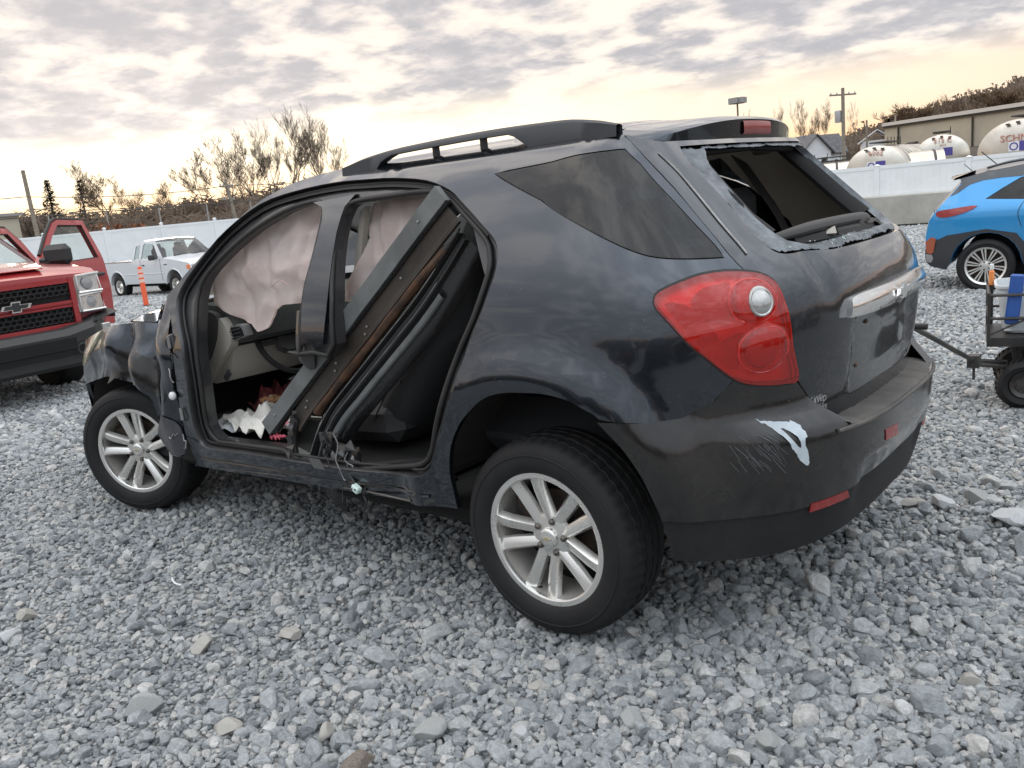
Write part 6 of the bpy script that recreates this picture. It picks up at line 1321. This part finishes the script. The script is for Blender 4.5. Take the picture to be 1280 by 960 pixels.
# ---- white compact pickup
def white_pickup():
    o = thing('pickup_truck', 'white extended cab pickup truck parked by the white fence', 'pickup truck', (25.28, -11.05, -.315), 3.179)
    W = lambda x, z: .865-.030*np.clip((z-1.0), 0, 1)-.32*np.clip(z-1.12, 0, 1)*1.0-.05*np.clip((x-3.3)/.8, 0, 1)**2-.03*np.clip((.55-z)/.25, 0, 1)
    ol = [(-1.02, .62), (-1.03, 1.09), (-.5, 1.10), (.3, 1.10), (.98, 1.10), (1.02, 1.30), (1.06, 1.60), (1.14, 1.675), (1.5, 1.70), (2.0, 1.695), (2.18, 1.665), (2.35, 1.52), (2.55, 1.33), (2.72, 1.165), (2.95, 1.13), (3.5, 1.06), (3.98, .98), (4.05, .90), (4.06, .62), (3.98, .45), (3.62, .44)]+arch(3.19, .38, .43, 5, 175)+[(2.7, .42), (1.6, .42), (.5, .42)]+arch(0, .38, .43, 5, 175)+[(-.5, .47), (-1.0, .50)]
    wf = [(1.52, 1.15), (1.53, 1.56), (1.60, 1.62), (2.08, 1.60), (2.20, 1.48), (2.48, 1.17)]; wr = [(1.10, 1.16), (1.13, 1.56), (1.38, 1.60), (1.40, 1.16)]
    shell(o, ol, [wf, wr], W, M['whitepaint'], sp=.14, skips=[(10, 13, 'windshield', M['glass']), (4, 6, 'rear_window', M['glass'])])
    for sg in (1,): pass
    flatpart(o, 'door_window', wf, W, M['glass'], -.012, .006); flatpart(o, 'cab_window', wr, W, M['glass'], -.012, .006)
    MB().box((-.02, 0, 1.06), (1.9, 1.5, .12)).build('bed_liner', M['cladding'], o)
    MB().box((-.03, 0, 1.105), (2.0, 1.72, .02), None, .005).build('bed_rail', M['cladding'], o)
    for sg in (1, -1):
        for xx in (1.46, 2.56): MB().tube([(xx-.0, sg*(float(W(np.array([xx]), np.array([z]))[0])+.001), z) for z in np.linspace(.5, 1.14, 6)], .006, 4).build('door_gap', M['rubber'], o)
        MB().box((1.62, sg*.87, .98), (.13, .03, .035), None, .008).build('door_handle', M['cladding'], o)
        MB().box((2.36, sg*.99, 1.20), (.10, .20, .16), None, .03).build('side_mirror', M['cladding'], o)
        MB().tube([(2.40, sg*.84, 1.15), (2.37, sg*.95, 1.18)], .02, 6).build('mirror_arm', M['cladding'], o)
        MB().box((3.98, sg*.68, .86), (.16, .26, .17), None, .03).build('headlight', M['lampwhite'], o)
        MB().box((3.93, sg*.815, .86), (.20, .05, .16), None, .02).build('turn_signal', M['amber'], o)
        MB().box((-1.0, sg*.80, .85), (.08, .14, .32), None, .01).build('tail_light', M['reflector'], o)
        MB().tube(arch(0, .38, .455, 2, 178, 14) and [(x, sg*(.868), z) for x, z in arch(0, .38, .45, 2, 178, 14)], .022, 6).build('wheel_lip', M['whitepaint'], o)
        MB().tube([(x, sg*(.862), z) for x, z in arch(3.19, .38, .45, 2, 178, 14)], .022, 6).build('wheel_lip', M['whitepaint'], o)
        MB().tube([(x, sg*.868, .72) for x in np.linspace(.46, 2.7, 8)], .012, 5).build('side_moulding', M['whitepaint'], o)
        MB().hull([(2.72+a, sg*(.855), .95+b) for a, b in ((0, 0), (.18, 0), (.2, .03), (.02, .03))]+[(2.72+a, sg*(.865), .95+b) for a, b in ((0, 0), (.18, 0), (.2, .03), (.02, .03))]).build('badge', M['cladding'], o)
        for x in (0, 3.19): simple_wheel(o, x, sg*.85, .36, .24, .20, 0, M['alloy'], steelhole=True)
        MB().box((1.75, sg*.36, 1.15), (.18, .46, .62), None, .07).build('seat', M['cladding'], o); MB().box((1.70, sg*.36, 1.50), (.10, .26, .16), None, .04).build('headrest', M['cladding'], o)
    MB().box((4.10, 0, .56), (.14, 1.66, .20), None, .04).build('front_bumper', M['galv'], o)
    gr = MB(); [gr.box((4.055, 0, .80+.05*k), (.03, 1.0, .02)) for k in range(4)]; gr.build('grille', M['cladding'], o)
    MB().box((1.5, 0, .40), (4.6, 1.2, .16)).build('chassis', M['black'], o); MB().box((2.55, 0, 1.10), (.35, 1.45, .10), None, .03).build('dashboard', M['cladding'], o)
    MB().tube([(2.30, .36+.17*cos(t), 1.18+.15*sin(t)) for t in np.linspace(0, 2*pi, 20)], .014, 6).build('steering_wheel', M['cladding'], o)
    for y0 in (-.5, .1): MB().tube([(2.78, y0, 1.185), (2.66, y0+.42, 1.24)], .010, 5).build('wiper', M['rubber'], o)
    return o
white_pickup()
# ---- orange delineator post
dp = thing('delineator_post', 'orange delineator post with faded tape bands in front of the white pickup', 'delineator', (18.7, -7.56, -.20)); s_ = 1.0
lean_ = Vector((.03, -.02, 1)); 
for a, b, m_, nm in ((0.0, .62, 'orange', 'post'), (.62, .70, 'paletape', 'tape_band'), (.70, .74, 'orange', 'post'), (.74, .82, 'paletape', 'tape_band'), (.82, .86, 'orange', 'post'), (.86, .94, 'paletape', 'tape_band')):
    MB().tube([lean_*a, lean_*b], .062 if m_ == 'orange' else .063, 12, True).build(nm, M[m_], dp)
MB().lathe([(.0, 0), (.19, 0), (.18, .05), (.08, .07)], (0, 0, 0), 16, 'z').build('base', M['rubber'], dp)
MB().box(tuple(lean_*.97), (.03, .10, .08), None, .01).build('top_grip', M['orange'], dp)
# ---- bright blue small suv
def blue_suv():
    o = thing('compact_suv', 'bright blue small SUV with dark roof and dark wheel arch cladding', 'car', (.688, -10.04, -.225), -3.013)
    W = lambda x, z: .885-.26*np.clip(z-.98, 0, .12)/1-.62*np.clip(z-1.06, 0, 1)-.16*np.clip((-.25-x)/.5, 0, 1)**2.0-.10*np.clip((x-2.9)/.6, 0, 1)**2-.04*np.clip((.45-z)/.2, 0, 1)
    ar = arch(0, .35, .395, 6, 174, 12); af = arch(2.6, .35, .395, 6, 174, 12)
    ol = [(-.66, .42), (-.70, .55), (-.70, .72), (-.66, .92), (-.60, 1.02), (-.50, 1.14), (-.36, 1.30), (-.30, 1.37), (-.30, 1.42), (-.05, 1.475), (.4, 1.53), (.9, 1.55), (1.4, 1.53), (1.75, 1.46), (2.15, 1.26), (2.5, 1.07), (2.9, 1.0), (3.25, .90), (3.40, .72), (3.44, .45), (3.36, .28), (3.02, .26)]+af+[(2.1, .22), (1.3, .22), (.45, .24)]+ar+[(-.45, .30), (-.62, .34)]
    win = [(-.02, 1.155), (.16, 1.27), (.36, 1.385), (.70, 1.44), (1.2, 1.445), (1.55, 1.36), (1.95, 1.14), (1.9, 1.09), (.95, 1.075)]
    shell(o, ol, [win], W, M['bluepaint'], sp=.09, skips=[(4, 7, 'rear_window', M['glass_dark']), (13, 15, 'windshield', M['glass_dark'])], crown=.05)
    flatpart(o, 'side_window', win, W, M['glass_dark'], -.008, .006)
    flatpart(o, 'roof_side', [(-.42, 1.22), (-.30, 1.36), (-.31, 1.425), (-.05, 1.48), (.4, 1.535), (.9, 1.555), (1.4, 1.535), (1.7, 1.47), (1.55, 1.385), (1.2, 1.46), (.70, 1.455), (.36, 1.40), (.16, 1.40), (-.05, 1.385), (-.20, 1.345), (-.34, 1.25)], W, M['darkblue'], .004, .02, sp=.08)
    rows = []
    for x, z in ((-.40, 1.405), (-.30, 1.430), (-.05, 1.482), (.4, 1.538), (.9, 1.558), (1.4, 1.538), (1.75, 1.468)): rows.append([(x, float(W(np.array([x]), np.array([z]))[0])*v, z+.055*(1-abs(v)**2.5)) for v in np.linspace(-1, 1, 13)])
    MB().grid(rows).build('roof', M['darkblue'], o, 60)
    sp_ = MB(); rows = []
    for y in np.linspace(-.60, .60, 15): rows.append([(-.16, y, 1.51), (-.46+.25*abs(y)**2, y, 1.455-.02*abs(y)), (-.47+.25*abs(y)**2, y, 1.435-.02*abs(y)), (-.30, y, 1.42)])
    MB().grid(rows).build('spoiler', M['darkblue'], o, 30)
    for sg in (1, -1):
        cl = [(-.70, .40), (-.705, .56), (-.60, .66), (-.44, .735), (0, .79), (.33, .72), (.48, .52), (.50, .36), (1.3, .36), (2.08, .36), (2.12, .55), (2.3, .74), (2.6, .79), (2.95, .72), (3.1, .55), (3.3, .42), (3.3, .27), (3.02, .26)]+arch(2.6, .35, .40, 6, 174, 12)+[(2.1, .215), (1.3, .215), (.45, .235)]+arch(0, .35, .40, 6, 174, 12)+[(-.45, .29), (-.64, .34)]
        flatpart(o, 'wheel_arch_cladding', cl, W, M['cladding'], .012, .03, (sg,), .08)
        tl = cr([(-.555, 1.045), (-.40, 1.065), (-.22, 1.085), (-.10, 1.083), (-.22, 1.02), (-.38, .975), (-.50, .965), (-.57, .99)], 2, True)
        flatpart(o, 'tail_light', tl, W, M['lensred'], .014, .03, (sg,), .05)
        flatpart(o, 'rear_turn_lamp', [(-.688, .52), (-.70, .66), (-.63, .72), (-.57, .70), (-.60, .52), (-.64, .50)], W, M['amberred'] if 'amberred' in M else M.setdefault('amberred', mat('amber_red_lens', (.35, .08, .03), .2, 0, .8)), .022, .03, (sg,), .05)
        flatpart(o, 'silver_corner_trim', [(-.70, .40), (-.695, .50), (-.62, .49), (-.60, .44), (-.63, .385)], W, M['galv'], .020, .02, (sg,), .05)
        for ln in ([(.38, .80), (.34, .95), (.37, 1.05), (.42, 1.12)], [(1.05, .3), (1.07, .7), (1.05, 1.08)]):
            a = np.array(cr(ln, 4)); MB().tube(np.stack([a[:, 0], sg*(W(a[:, 0], a[:, 1])+.001), a[:, 1]], 1), .005, 4).build('door_gap', M['rubber'], o)
        MB().box((.66, sg*.895, .98), (.18, .025, .035), None, .01).build('door_handle', M['bluepaint'], o)
        for x in (0, 2.6): simple_wheel(o, x, sg*.885, .335, .22, .235, 10, M['alloy'], style=1)
        rl = [(-.02, sg*.50, 1.53), (.3, sg*.52, 1.585), (.9, sg*.52, 1.61), (1.4, sg*.51, 1.58)]; MB().tube(cr(rl, 4), .016, 6).build('roof_rail', M['darkblue'], o)
        MB().box((1.95, sg*.98, 1.12), (.12, .2, .13), None, .04).build('side_mirror', M['darkblue'], o)
    MB().tube([(.08, 0, 1.54), (-.12, 0, 1.74)], .007, 6).build('aerial', M['rubber'], o); MB().tube([(-.2, -.25, 1.50), (-.30, -.25, 1.60)], .005, 5).build('aerial', M['rubber'], o)
    MB().hull([(-.70, y, z) for y in (-.62, .62) for z in (.40, .62)]+[(-.735, y, z) for y in (-.5, .5) for z in (.42, .60)]).build('rear_bumper', M['cladding'], o)
    MB().box((1.3, 0, .26), (3.2, 1.3, .16)).build('underbody', M['black'], o); MB().box((1.3, 0, .75), (2.6, 1.2, .6)).build('cabin_interior', M['black'], o)
    for x in (.3, 1.25): MB().box((x, 0, 1.05), (.2, 1.2, .5), None, .06).build('seat', M['seat'], o)
    return o
blue_suv()
# ---- garden cart with its tub
ct = thing('garden_cart', 'black steel garden cart with pull handle resting toward the wrecked SUV', 'cart', (-.665, -2.97, -.045))
def w2(x, y, z): return (x+.74, y+2.98, z+.045)
cw = lambda x, y, z: (x, y, z)
# heading of the cart: along u (away from the handle), v across
cu_ = Vector((-.98, -.20, 0)).normalized(); cv_ = Vector((-cu_.y, cu_.x, 0))
Q = lambda a, b, z: tuple(cu_*a+cv_*b+Vector((0, 0, z)))
E0 = .04
fr_ = MB()
def bar(a, b, r=.011, n=6, nm=None, mt='cartmetal'): return MB().tube([a, b], r, n).build(nm or 'side_rail', M[mt], ct)
Lc, Wc, zb, zt = .95, .50, .44, .70
RT = [(-.05, Wc/2), (-.05, -Wc/2), (Lc, -Wc/2), (Lc, Wc/2)]
for z in (zb+.12, zt):
    for i in range(4): bar(Q(*RT[i], z), Q(*RT[(i+1) % 4], z), .009)
for i in range(4): bar(Q(*RT[i], zb), Q(*RT[i], zt+.015), .010, nm='corner_post')
for i in range(4):
    a, b = RT[i], RT[(i+1) % 4]; m_ = ((a[0]+b[0])/2, (a[1]+b[1])/2); bar(Q(*a, zb+.02), Q(*m_, zt), .006, nm='brace') if i % 2 else None
MB().hull([Q(a, b, z) for a in (-.06, Lc+.01) for b in (-Wc/2-.01, Wc/2+.01) for z in (zb-.05, zb+.005)]).build('bed_tray', M['cartmetal'], ct)
for a in (.14, .80):
    bar(Q(a, -.24, .155), Q(a, .24, .155), .014, nm='axle'); bar(Q(a-.05, .0, zb-.04), Q(a, 0, .155), .03, nm='axle_bracket')
    for b in (-.27, .27):
        w = simple_wheel(ct, 0, 1, .155, .08, .075, 0, M['cartmetal'], style=2); w.location = Q(a, b, .155); w.rotation_euler = (0, 0, atan2(cv_.y, cv_.x)-pi/2+(0 if b > 0 else pi))
tip = Vector((-.58, -1.38, .70))-Vector((-.665, -2.97, -.045)); hp = Vector((-.66, -2.36, .33))-Vector((-.665, -2.97, -.045))
MB().tube([hp, hp.lerp(tip, .97)], .014, 8).build('pull_handle', M['cartmetal'], ct)
MB().tube([tip+Vector((-.07, .0, 0)), tip+Vector((.07, .0, 0))], .016, 8).build('hand_grip', M['rubber'], ct)
MB().tube([hp, Q(.05, 0, .24)], .016, 6).build('steering_link', M['cartmetal'], ct); MB().tube([hp+Vector((0, 0, -.02)), Q(.14, 0, .20)], .012, 6).build('steering_link', M['cartmetal'], ct)
MB().hull([hp+Vector((a, b, c)) for a in (-.03, .03) for b in (-.035, .035) for c in (-.035, .035)]).build('handle_hinge', M['cartmetal'], ct)
MB().tube([hp+Vector((0, 0, -.03)), hp+Vector((.0, .01, -.11))], .008, 6).build('hitch_pin', M['cartmetal'], ct)
tb = thing('storage_tub', 'translucent white plastic storage tub standing in the garden cart', 'storage tub', Vector((-.665, -2.97, -.045))+Vector(Q(.285, .03, zb+.012)), atan2(cu_.y, cu_.x))
rows = []
for z, a, b in ((0, .25, .17), (.02, .26, .18), (.27, .29, .205), (.275, .305, .22), (.29, .305, .22), (.29, .292, .207), (.03, .25, .17)):
    rows.append([(a*(abs(cos(t))**.35)*(1 if cos(t) > 0 else -1), b*(abs(sin(t))**.35)*(1 if sin(t) > 0 else -1), z) for t in np.linspace(0, 2*pi, 33)[:-1]])
MB().grid(rows, closed_u=True).build('tub_body', M['tub'], tb, 50); MB().box((0, 0, .015), (.5, .34, .012), None, .004).build('tub_floor', M['tub'], tb)
MB().box((.03, -.02, .09), (.30, .2, .12), None, .02).build('tub_content', M['cartmetal'], tb)
bx = MB(); base_ = Vector((-.665, -2.97, -.045))+Vector(Q(.06, -.225, zb+.01)); bx.box((0, 0, .22), (.075, .03, .30), None, .010); o_ = bx.build('blue_case', M['bluebox'], None); o_.location = base_; o_.rotation_euler = (0, -.10, .3); tag(o_, 'upright blue plastic case at the front end of the garden cart', 'case')
o_ = thing('hand_tool', 'small orange-tipped tool standing at the front corner of the garden cart', 'tool', Vector((-.665, -2.97, -.045))+Vector(Q(-.03, .20, zb+.01)))
MB().tube([(0, 0, 0), (0, 0, .26)], .012, 8).build('shaft', M['cartmetal'], o_); MB().box((0, 0, .30), (.03, .03, .10), None, .008).build('tip', M['orangetip'], o_); MB().box((0, 0, .37), (.022, .022, .04), None, .005).build('cap', M['whiteplastic'], o_)
# ---- red full-size pickup, both left doors open
def red_pickup():
    o = thing('pickup_truck', 'red full size pickup with black steel bumper and open driver door at the left edge', 'pickup truck', (7.195, -.291, -.03), 3.218)
    W = lambda x, z: .995-.03*np.clip(z-1.0, 0, .3)/.3-.36*np.clip(z-1.30, 0, 1)-.10*np.clip((x+.28)/.28, 0, 1)**2-.03*np.clip((.6-z)/.2, 0, 1)
    ol = [(-5.75, .70), (-5.78, 1.36), (-3.85, 1.36), (-3.78, 1.42), (-3.62, 1.80), (-3.4, 1.87), (-2.8, 1.90), (-2.2, 1.88), (-2.02, 1.84), (-1.75, 1.66), (-1.30, 1.36), (-1.05, 1.335), (-.6, 1.31), (-.24, 1.26), (-.13, 1.215), (-.12, 1.1), (-.11, .74), (-.35, .60), (-.50, .58)]+arch(-1.0, .44, .52, 15, 165)+[(-1.6, .5), (-3.0, .5), (-4.1, .5)]+arch(-4.65, .44, .52, 15, 165)+[(-5.2, .58)]
    dr1 = [(-1.36, .56), (-1.34, 1.33), (-1.80, 1.63), (-2.08, 1.79), (-2.42, 1.81), (-2.44, .56)]; dr2 = [(-2.52, .56), (-2.50, 1.81), (-3.3, 1.79), (-3.50, 1.42), (-3.55, .9), (-3.45, .56)]
    shell(o, ol, [dr1, dr2], W, M['redpaint'], sp=.16, skips=[(8, 10, 'windshield', M['glass']), (3, 4, 'rear_window', M['glass_dark'])], crown=.04)
    # right doors closed
    flatpart(o, 'door', dr1, W, M['redpaint'], -.006, .03, (-1,), .2); flatpart(o, 'door', dr2, W, M['redpaint'], -.006, .03, (-1,), .2)
    wz = lambda d: [(x, max(z, 1.36)) for x, z in d if z > 1.2]
    flatpart(o, 'door_window', [(-1.5, 1.38), (-1.82, 1.60), (-2.1, 1.74), (-2.36, 1.76), (-2.38, 1.38)], W, M['glass_dark'], .004, .01, (-1,)); flatpart(o, 'door_window', [(-2.58, 1.38), (-2.56, 1.76), (-3.25, 1.74), (-3.42, 1.42), (-3.40, 1.38)], W, M['glass_dark'], .004, .01, (-1,))
    MB().box((-2.5, 0, .95), (2.1, 1.5, .75), None, .1).build('cabin_interior', M['black'], o); MB().box((-4.8, 0, 1.30), (1.8, 1.7, .1)).build('bed', M['black'], o)
    for sg in (1, -1): MB().box((-2.25, sg*.45, 1.35), (.25, .55, .75), None, .08).build('seat', M['seat'], o)
    MB().box((-3.0, 0, .52), (5.0, 1.1, .25)).build('chassis', M['black'], o)
    # open doors: hinged at their front edge
    def open_door(hx, w, ang, zs, label=None, mirror=False, wd=.07):
        d = bpy.data.objects.new('open_door', None); COL.objects.link(d); d.parent = o; d.location = (hx, .985, 0); d.rotation_euler = (0, 0, -radians(ang)); d['label'] = label
        # local: door runs along -x from the hinge, y outward
        fx = lambda t: -w*t
        out = [(fx(.0), .50), (fx(-.0), 1.30), (fx(.12), 1.42), (fx(.35), 1.66), (fx(.50), 1.79), (fx(.58), 1.825), (fx(.98), 1.80), (fx(1.03), 1.36), (fx(1.02), .9), (fx(.98), .50)] if mirror else [(fx(.0), .50), (fx(0), 1.30), (fx(.02), 1.80), (fx(.1), 1.83), (fx(.62), 1.80), (fx(.80), 1.60), (fx(.92), 1.36), (fx(.95), .9), (fx(.85), .50)]
        win = [(fx(.10), 1.315), (fx(.40), 1.63), (fx(.56), 1.765), (fx(.93), 1.745), (fx(.965), 1.33)] if mirror else [(fx(.07), 1.33), (fx(.09), 1.75), (fx(.60), 1.73), (fx(.84), 1.36)]
        mb = MB(); bul = lambda u, v: .035*np.clip((1.30-v)/.3, 0, 1)-.30*np.clip(v-1.30, 0, 1)
        patch(mb, cr(out, 3, True) if 0 else out, [win], .10, lambda u, v: np.stack([u, bul(u, v), v], 1), lambda u, v: np.stack([u, bul(u, v)-wd, v], 1)); mb.build('door_skin', M['redpaint'], d, 40)
        mb = MB(); patch(mb, out, [win], .12, lambda u, v: np.stack([u, bul(u, v)-wd, v], 1)); mb.build('door_inner', M['redinner'], d, 40)
        mb = MB(); patch(mb, win, [], .12, lambda u, v: np.stack([u, bul(u, v)-wd*.5, v], 1)); mb.build('door_glass', M['glass'], d, 60)
        mb = MB(); patch(mb, [(fx(.08), .62), (fx(.08), 1.24), (fx(.92), 1.24), (fx(.90), .62)], [], .12, lambda u, v: np.stack([u, bul(u, v)-wd-.04, v], 1), lambda u, v: np.stack([u, bul(u, v)-wd, v], 1)); mb.build('door_card', M['seat'], d, 40)
        wq = [(u, v) for u, v in win]+[win[0]]; MB().tube([(u, float(bul(np.array([u]), np.array([v]))[0])-wd*.3, v) for u, v in wq], .014, 5).build('window_seal', M['rubber'], d)
        top_edge = [(u, float(bul(np.array([u]), np.array([v]))[0])-wd*.5, v+.012) for u, v in out[2:7]] if mirror else [(u, float(bul(np.array([u]), np.array([v]))[0])-wd*.5, v+.012) for u, v in out[2:6]]
        MB().tube(top_edge, .022, 6).build('frame_seal', M['rubber'], d)
        MB().box((fx(.86), .045, 1.13), (.20, .03, .04), None, .012).build('door_handle', M['cladding'], d)
        if mirror:
            MB().box((-.10, .20, 1.42), (.13, .36, .24), None, .06).build('side_mirror', M['blackbumper'], d); MB().box((-.08, .06, 1.36), (.09, .16, .08), None, .02).build('mirror_arm', M['blackbumper'], d)
        return d
    open_door(-1.36, 1.12, 66, None, 'open red front door with black mirror', True); open_door(-2.50, 1.0, 62, None, 'open red rear door')
    # front end
    for sg in (1, -1):
        hl = MB().hull([(-.02, sg*.62, 1.19), (.02, sg*.62, .84), (-.05, sg*.90, 1.21), (-.02, sg*.90, .84), (-.26, sg*.985, 1.20), (-.22, sg*.985, .88), (-.12, sg*.7, 1.2), (-.12, sg*.7, .84)]).build('headlight', M['lampwhite'], o)
        for z0_, z1_ in ((1.035, 1.205), (.845, 1.005)):
            rim_ = [(.005, sg*.64, z0_), (.000, sg*.64, z1_), (-.04, sg*.90, z1_+.01), (-.235, sg*.99, z1_), (-.20, sg*.99, z0_), (-.01, sg*.90, z0_)]; MB().tube([Vector(q)+Vector((.012, sg*.006, 0)) for q in rim_+[rim_[0]]], .014, 6).build('chrome_surround', M['chrome'], hl)
            MB().lathe([(.001, .02), (.05, .012), (.062, 0)], (-.012, sg*.77, (z0_+z1_)/2), 16, 'x').build('headlamp_bulb', M['galv'], hl)
        for x in (-1.0, -4.65): simple_wheel(o, x, sg*.94, .41, .27, .24, 6, M['alloy'])
        rows = [[(-1.0+.53*cos(t), sg*y, .44+.53*sin(t)) for y in (.96, .55)] for t in np.linspace(0, pi, 16)]; MB().grid(rows).build('wheel_arch_liner', M['black'], o)
        MB().box((-1.0, sg*.5, .6), (1.0, .04, .5)).build('inner_wing', M['black'], o)
    g = MB()
    for z, h in ((1.20, .05), (.975, .05), (.945, .035), (.75, .06)): g.hull([(.0+.02*(1-abs(y)/.62), y, z+dz) for y in (-.62, 0, .62) for dz in (0, -h)]+[(-.06, y, z+dz) for y in (-.62, .62) for dz in (0, -h)])
    for sg in (1, -1): g.hull([(a, sg*y, z) for a in (-.05, .01) for y in (.57, .625) for z in (.70, 1.20)])
    g.build('grille_surround', M['redpaint'], o)
    MB().box((-.028, 0, .95), (.012, 1.2, .5)).build('grille_backing', M['black'], o)
    hx = MB()
    for zc, rws in ((1.105, 3), (.835, 3)):
        for r_ in range(rws):
            for k in range(-9, 10):
                y = k*.062+(.031 if r_ % 2 else 0); z = zc+(r_-1)*.046
                if abs(y) > .56: continue
                p6 = [(-.012+.02*(1-abs(y)/.6), y+.034*cos(a), z+.026*sin(a)) for a in [radians(60*j) for j in range(7)]]; hx.tube(p6, .0065, 4, False)
    hx.build('honeycomb_grille', M['plastic'], o)
    bowtie((.045, 0, .985), (0, 1, 0), (0, 0, 1), .30, .105, .012, M['blackbumper'], M['chrome'], o)
    # heavy winch bumper
    b_ = thing('tmp', None, None) if 0 else None
    rowsB = []
    for y, fx_, zt_, zb_ in ((-1.04, -.42, .84, .55), (-.98, -.20, .82, .50), (-.66, .17, .74, .44), (-.35, .24, .70, .42), (.35, .24, .70, .42), (.66, .17, .74, .44), (.98, -.20, .84, .50), (1.04, -.42, .86, .55)):
        rowsB.append([(fx_-.22, y, zt_+.015), (fx_-.06, y, zt_+.01), (fx_, y, zt_-.05), (fx_-.01, y, (zt_+zb_)/2), (fx_-.10, y, zb_), (fx_-.26, y, zb_+.02)])
    bu = MB().grid(rowsB, closed_u=True).build('steel_bumper', M['blackbumper'], o, 20)
    MB().hull([(.10, .55, .70), (.10, .98, .80), (-.12, .55, .74), (-.30, .99, .86), (-.30, .60, .78), (.0, .98, .78)]).build('bumper_wing_plate', M['blackbumper'], bu, 20)
    for k in range(5): MB().hull([(-.06-.05*k+a, .985+.004, .74+b) for a in (0, .025) for b in (0, .05)]+[(-.06-.05*k+a, 1.02, .74+b) for a in (0, .025) for b in (0, .05)]).build('vent_slot', M['black'], bu)
    MB().box((.12, .80, .665), (.06, .09, .08), None, .01).build('cube_lamp', M['lampwhite'], bu); MB().box((.12, -.80, .665), (.06, .09, .08), None, .01).build('cube_lamp', M['lampwhite'], bu)
    MB().box((.230, 0, .57), (.03, .84, .13), None, .01).build('winch_opening', M['black'], bu)
    for sg in (1, -1):
        MB().tube([(.20, sg*.48+.05*cos(t), .50+.05*sin(t)) for t in np.linspace(0, 2*pi, 14)], .014, 6).build('shackle', M['blackbumper'], bu); 
    MB().box((.0, 0, .40), (.30, 1.3, .16), None, .04).build('skid_plate', M['blackbumper'], o)
    MB().tube([(-.95, -.8, .38), (-.95, .8, .38)], .045, 8).build('front_axle', M['black'], o)
    MB().box((-.62, 0, 1.315), (.85, .9, .012), None, .004).build('bonnet_bulge', M['redpaint'], o)
    return o
red_pickup()
for mname in ('lensred',): pass

# ---- more parked salvage vehicles on the camera's side of the lane (mirrored in the dark paint)
def dark_car(x, y, rz, label, mt, H=1.0):
    o = thing('parked_car', label, 'car', (x, y, 0), rz, 'parked cars on the near side of the lane')
    W = lambda u, v: .88-.62*np.clip(v-1.0*H, 0, 1)-.12*np.clip((-.3-u)/.6, 0, 1)**2-.14*np.clip((u-2.9)/.8, 0, 1)**2
    ol = [(-.85, .40), (-.90, .75), (-.82, 1.0*H), (-.55, 1.30*H), (-.2, 1.52*H), (.6, 1.58*H), (1.3, 1.54*H), (1.9, 1.18*H), (2.3, 1.02*H), (3.2, .92*H), (3.6, .72), (3.6, .35), (3.15, .25)]+arch(2.7, .34, .40, 0, 180, 8)+[(1.4, .22)]+arch(0, .34, .40, 0, 180, 8)+[(-.5, .28)]
    win = [(-.35, 1.08*H), (-.1, 1.40*H), (.6, 1.50*H), (1.25, 1.46*H), (1.75, 1.10*H)]
    shell(o, ol, [win], W, mt, sp=.2, skips=[(2, 4, 'rear_window', M['glass_dark']), (6, 8, 'windshield', M['glass_dark'])], crown=.04)
    flatpart(o, 'side_window', win, W, M['glass_dark'], -.008, .006); MB().box((1.4, 0, .7), (3.4, 1.3, .7)).build('cabin_interior', M['black'], o)
    for u in (0, 2.7):
        for sg in (1, -1): simple_wheel(o, u, sg*.88, .34, .21, .21, 10, M['alloydark'], style=1)
    for sg in (1, -1): MB().box((-.84, sg*.66, .88), (.10, .30, .14), None, .03).build('tail_light', M['reflector'], o); MB().box((3.5, sg*.62, .74), (.2, .34, .14), None, .03).build('headlight', M['lampwhite'], o)
    return o
M['brownpaint'] = mat('dark_brown_paint', (.035, .026, .020), .3, .2, .8, dust=.3); M['blackpaint'] = mat('black_paint', (.012, .012, .013), .3, 0, .9, dust=.2)
for i, (x, y, rz, mt, H, lb) in enumerate(((-3.6, 8.3, pi/2, 'brownpaint', 1.08, 'dark brown wagon parked behind the camera position'), (-1.2, 8.6, pi/2, 'blackpaint', 1.15, 'tall black wagon parked behind the camera position'), (1.2, 8.4, pi/2, 'brownpaint', 1.08, 'low dark brown sedan parked across the lane from the wreck'), (3.6, 8.5, pi/2, 'blackpaint', 1.12, 'black hatchback parked across the lane from the wreck'), (6.0, 8.4, pi/2, 'brownpaint', 1.12, 'dark brown hatchback next to the black hatchback across the lane'), (8.4, 8.5, pi/2, 'brownpaint', 1.15, 'tall dark brown wagon across the lane beyond the two hatchbacks'), (10.9, 8.4, pi/2, 'blackpaint', 1.1, 'black sedan at the far end of the lane'), (-8.8, 3.0, pi, 'blackpaint', 1.05, 'black sedan parked beyond the tail of the wreck'), (-8.6, .4, pi, 'brownpaint', 1.1, 'dark brown wagon parked beyond the tail of the wreck'), (-8.9, -2.2, pi, 'blackpaint', 1.05, 'low black coupe parked beyond the tail of the wreck'))):
    dark_car(x, y, rz, lb, M[mt], H)
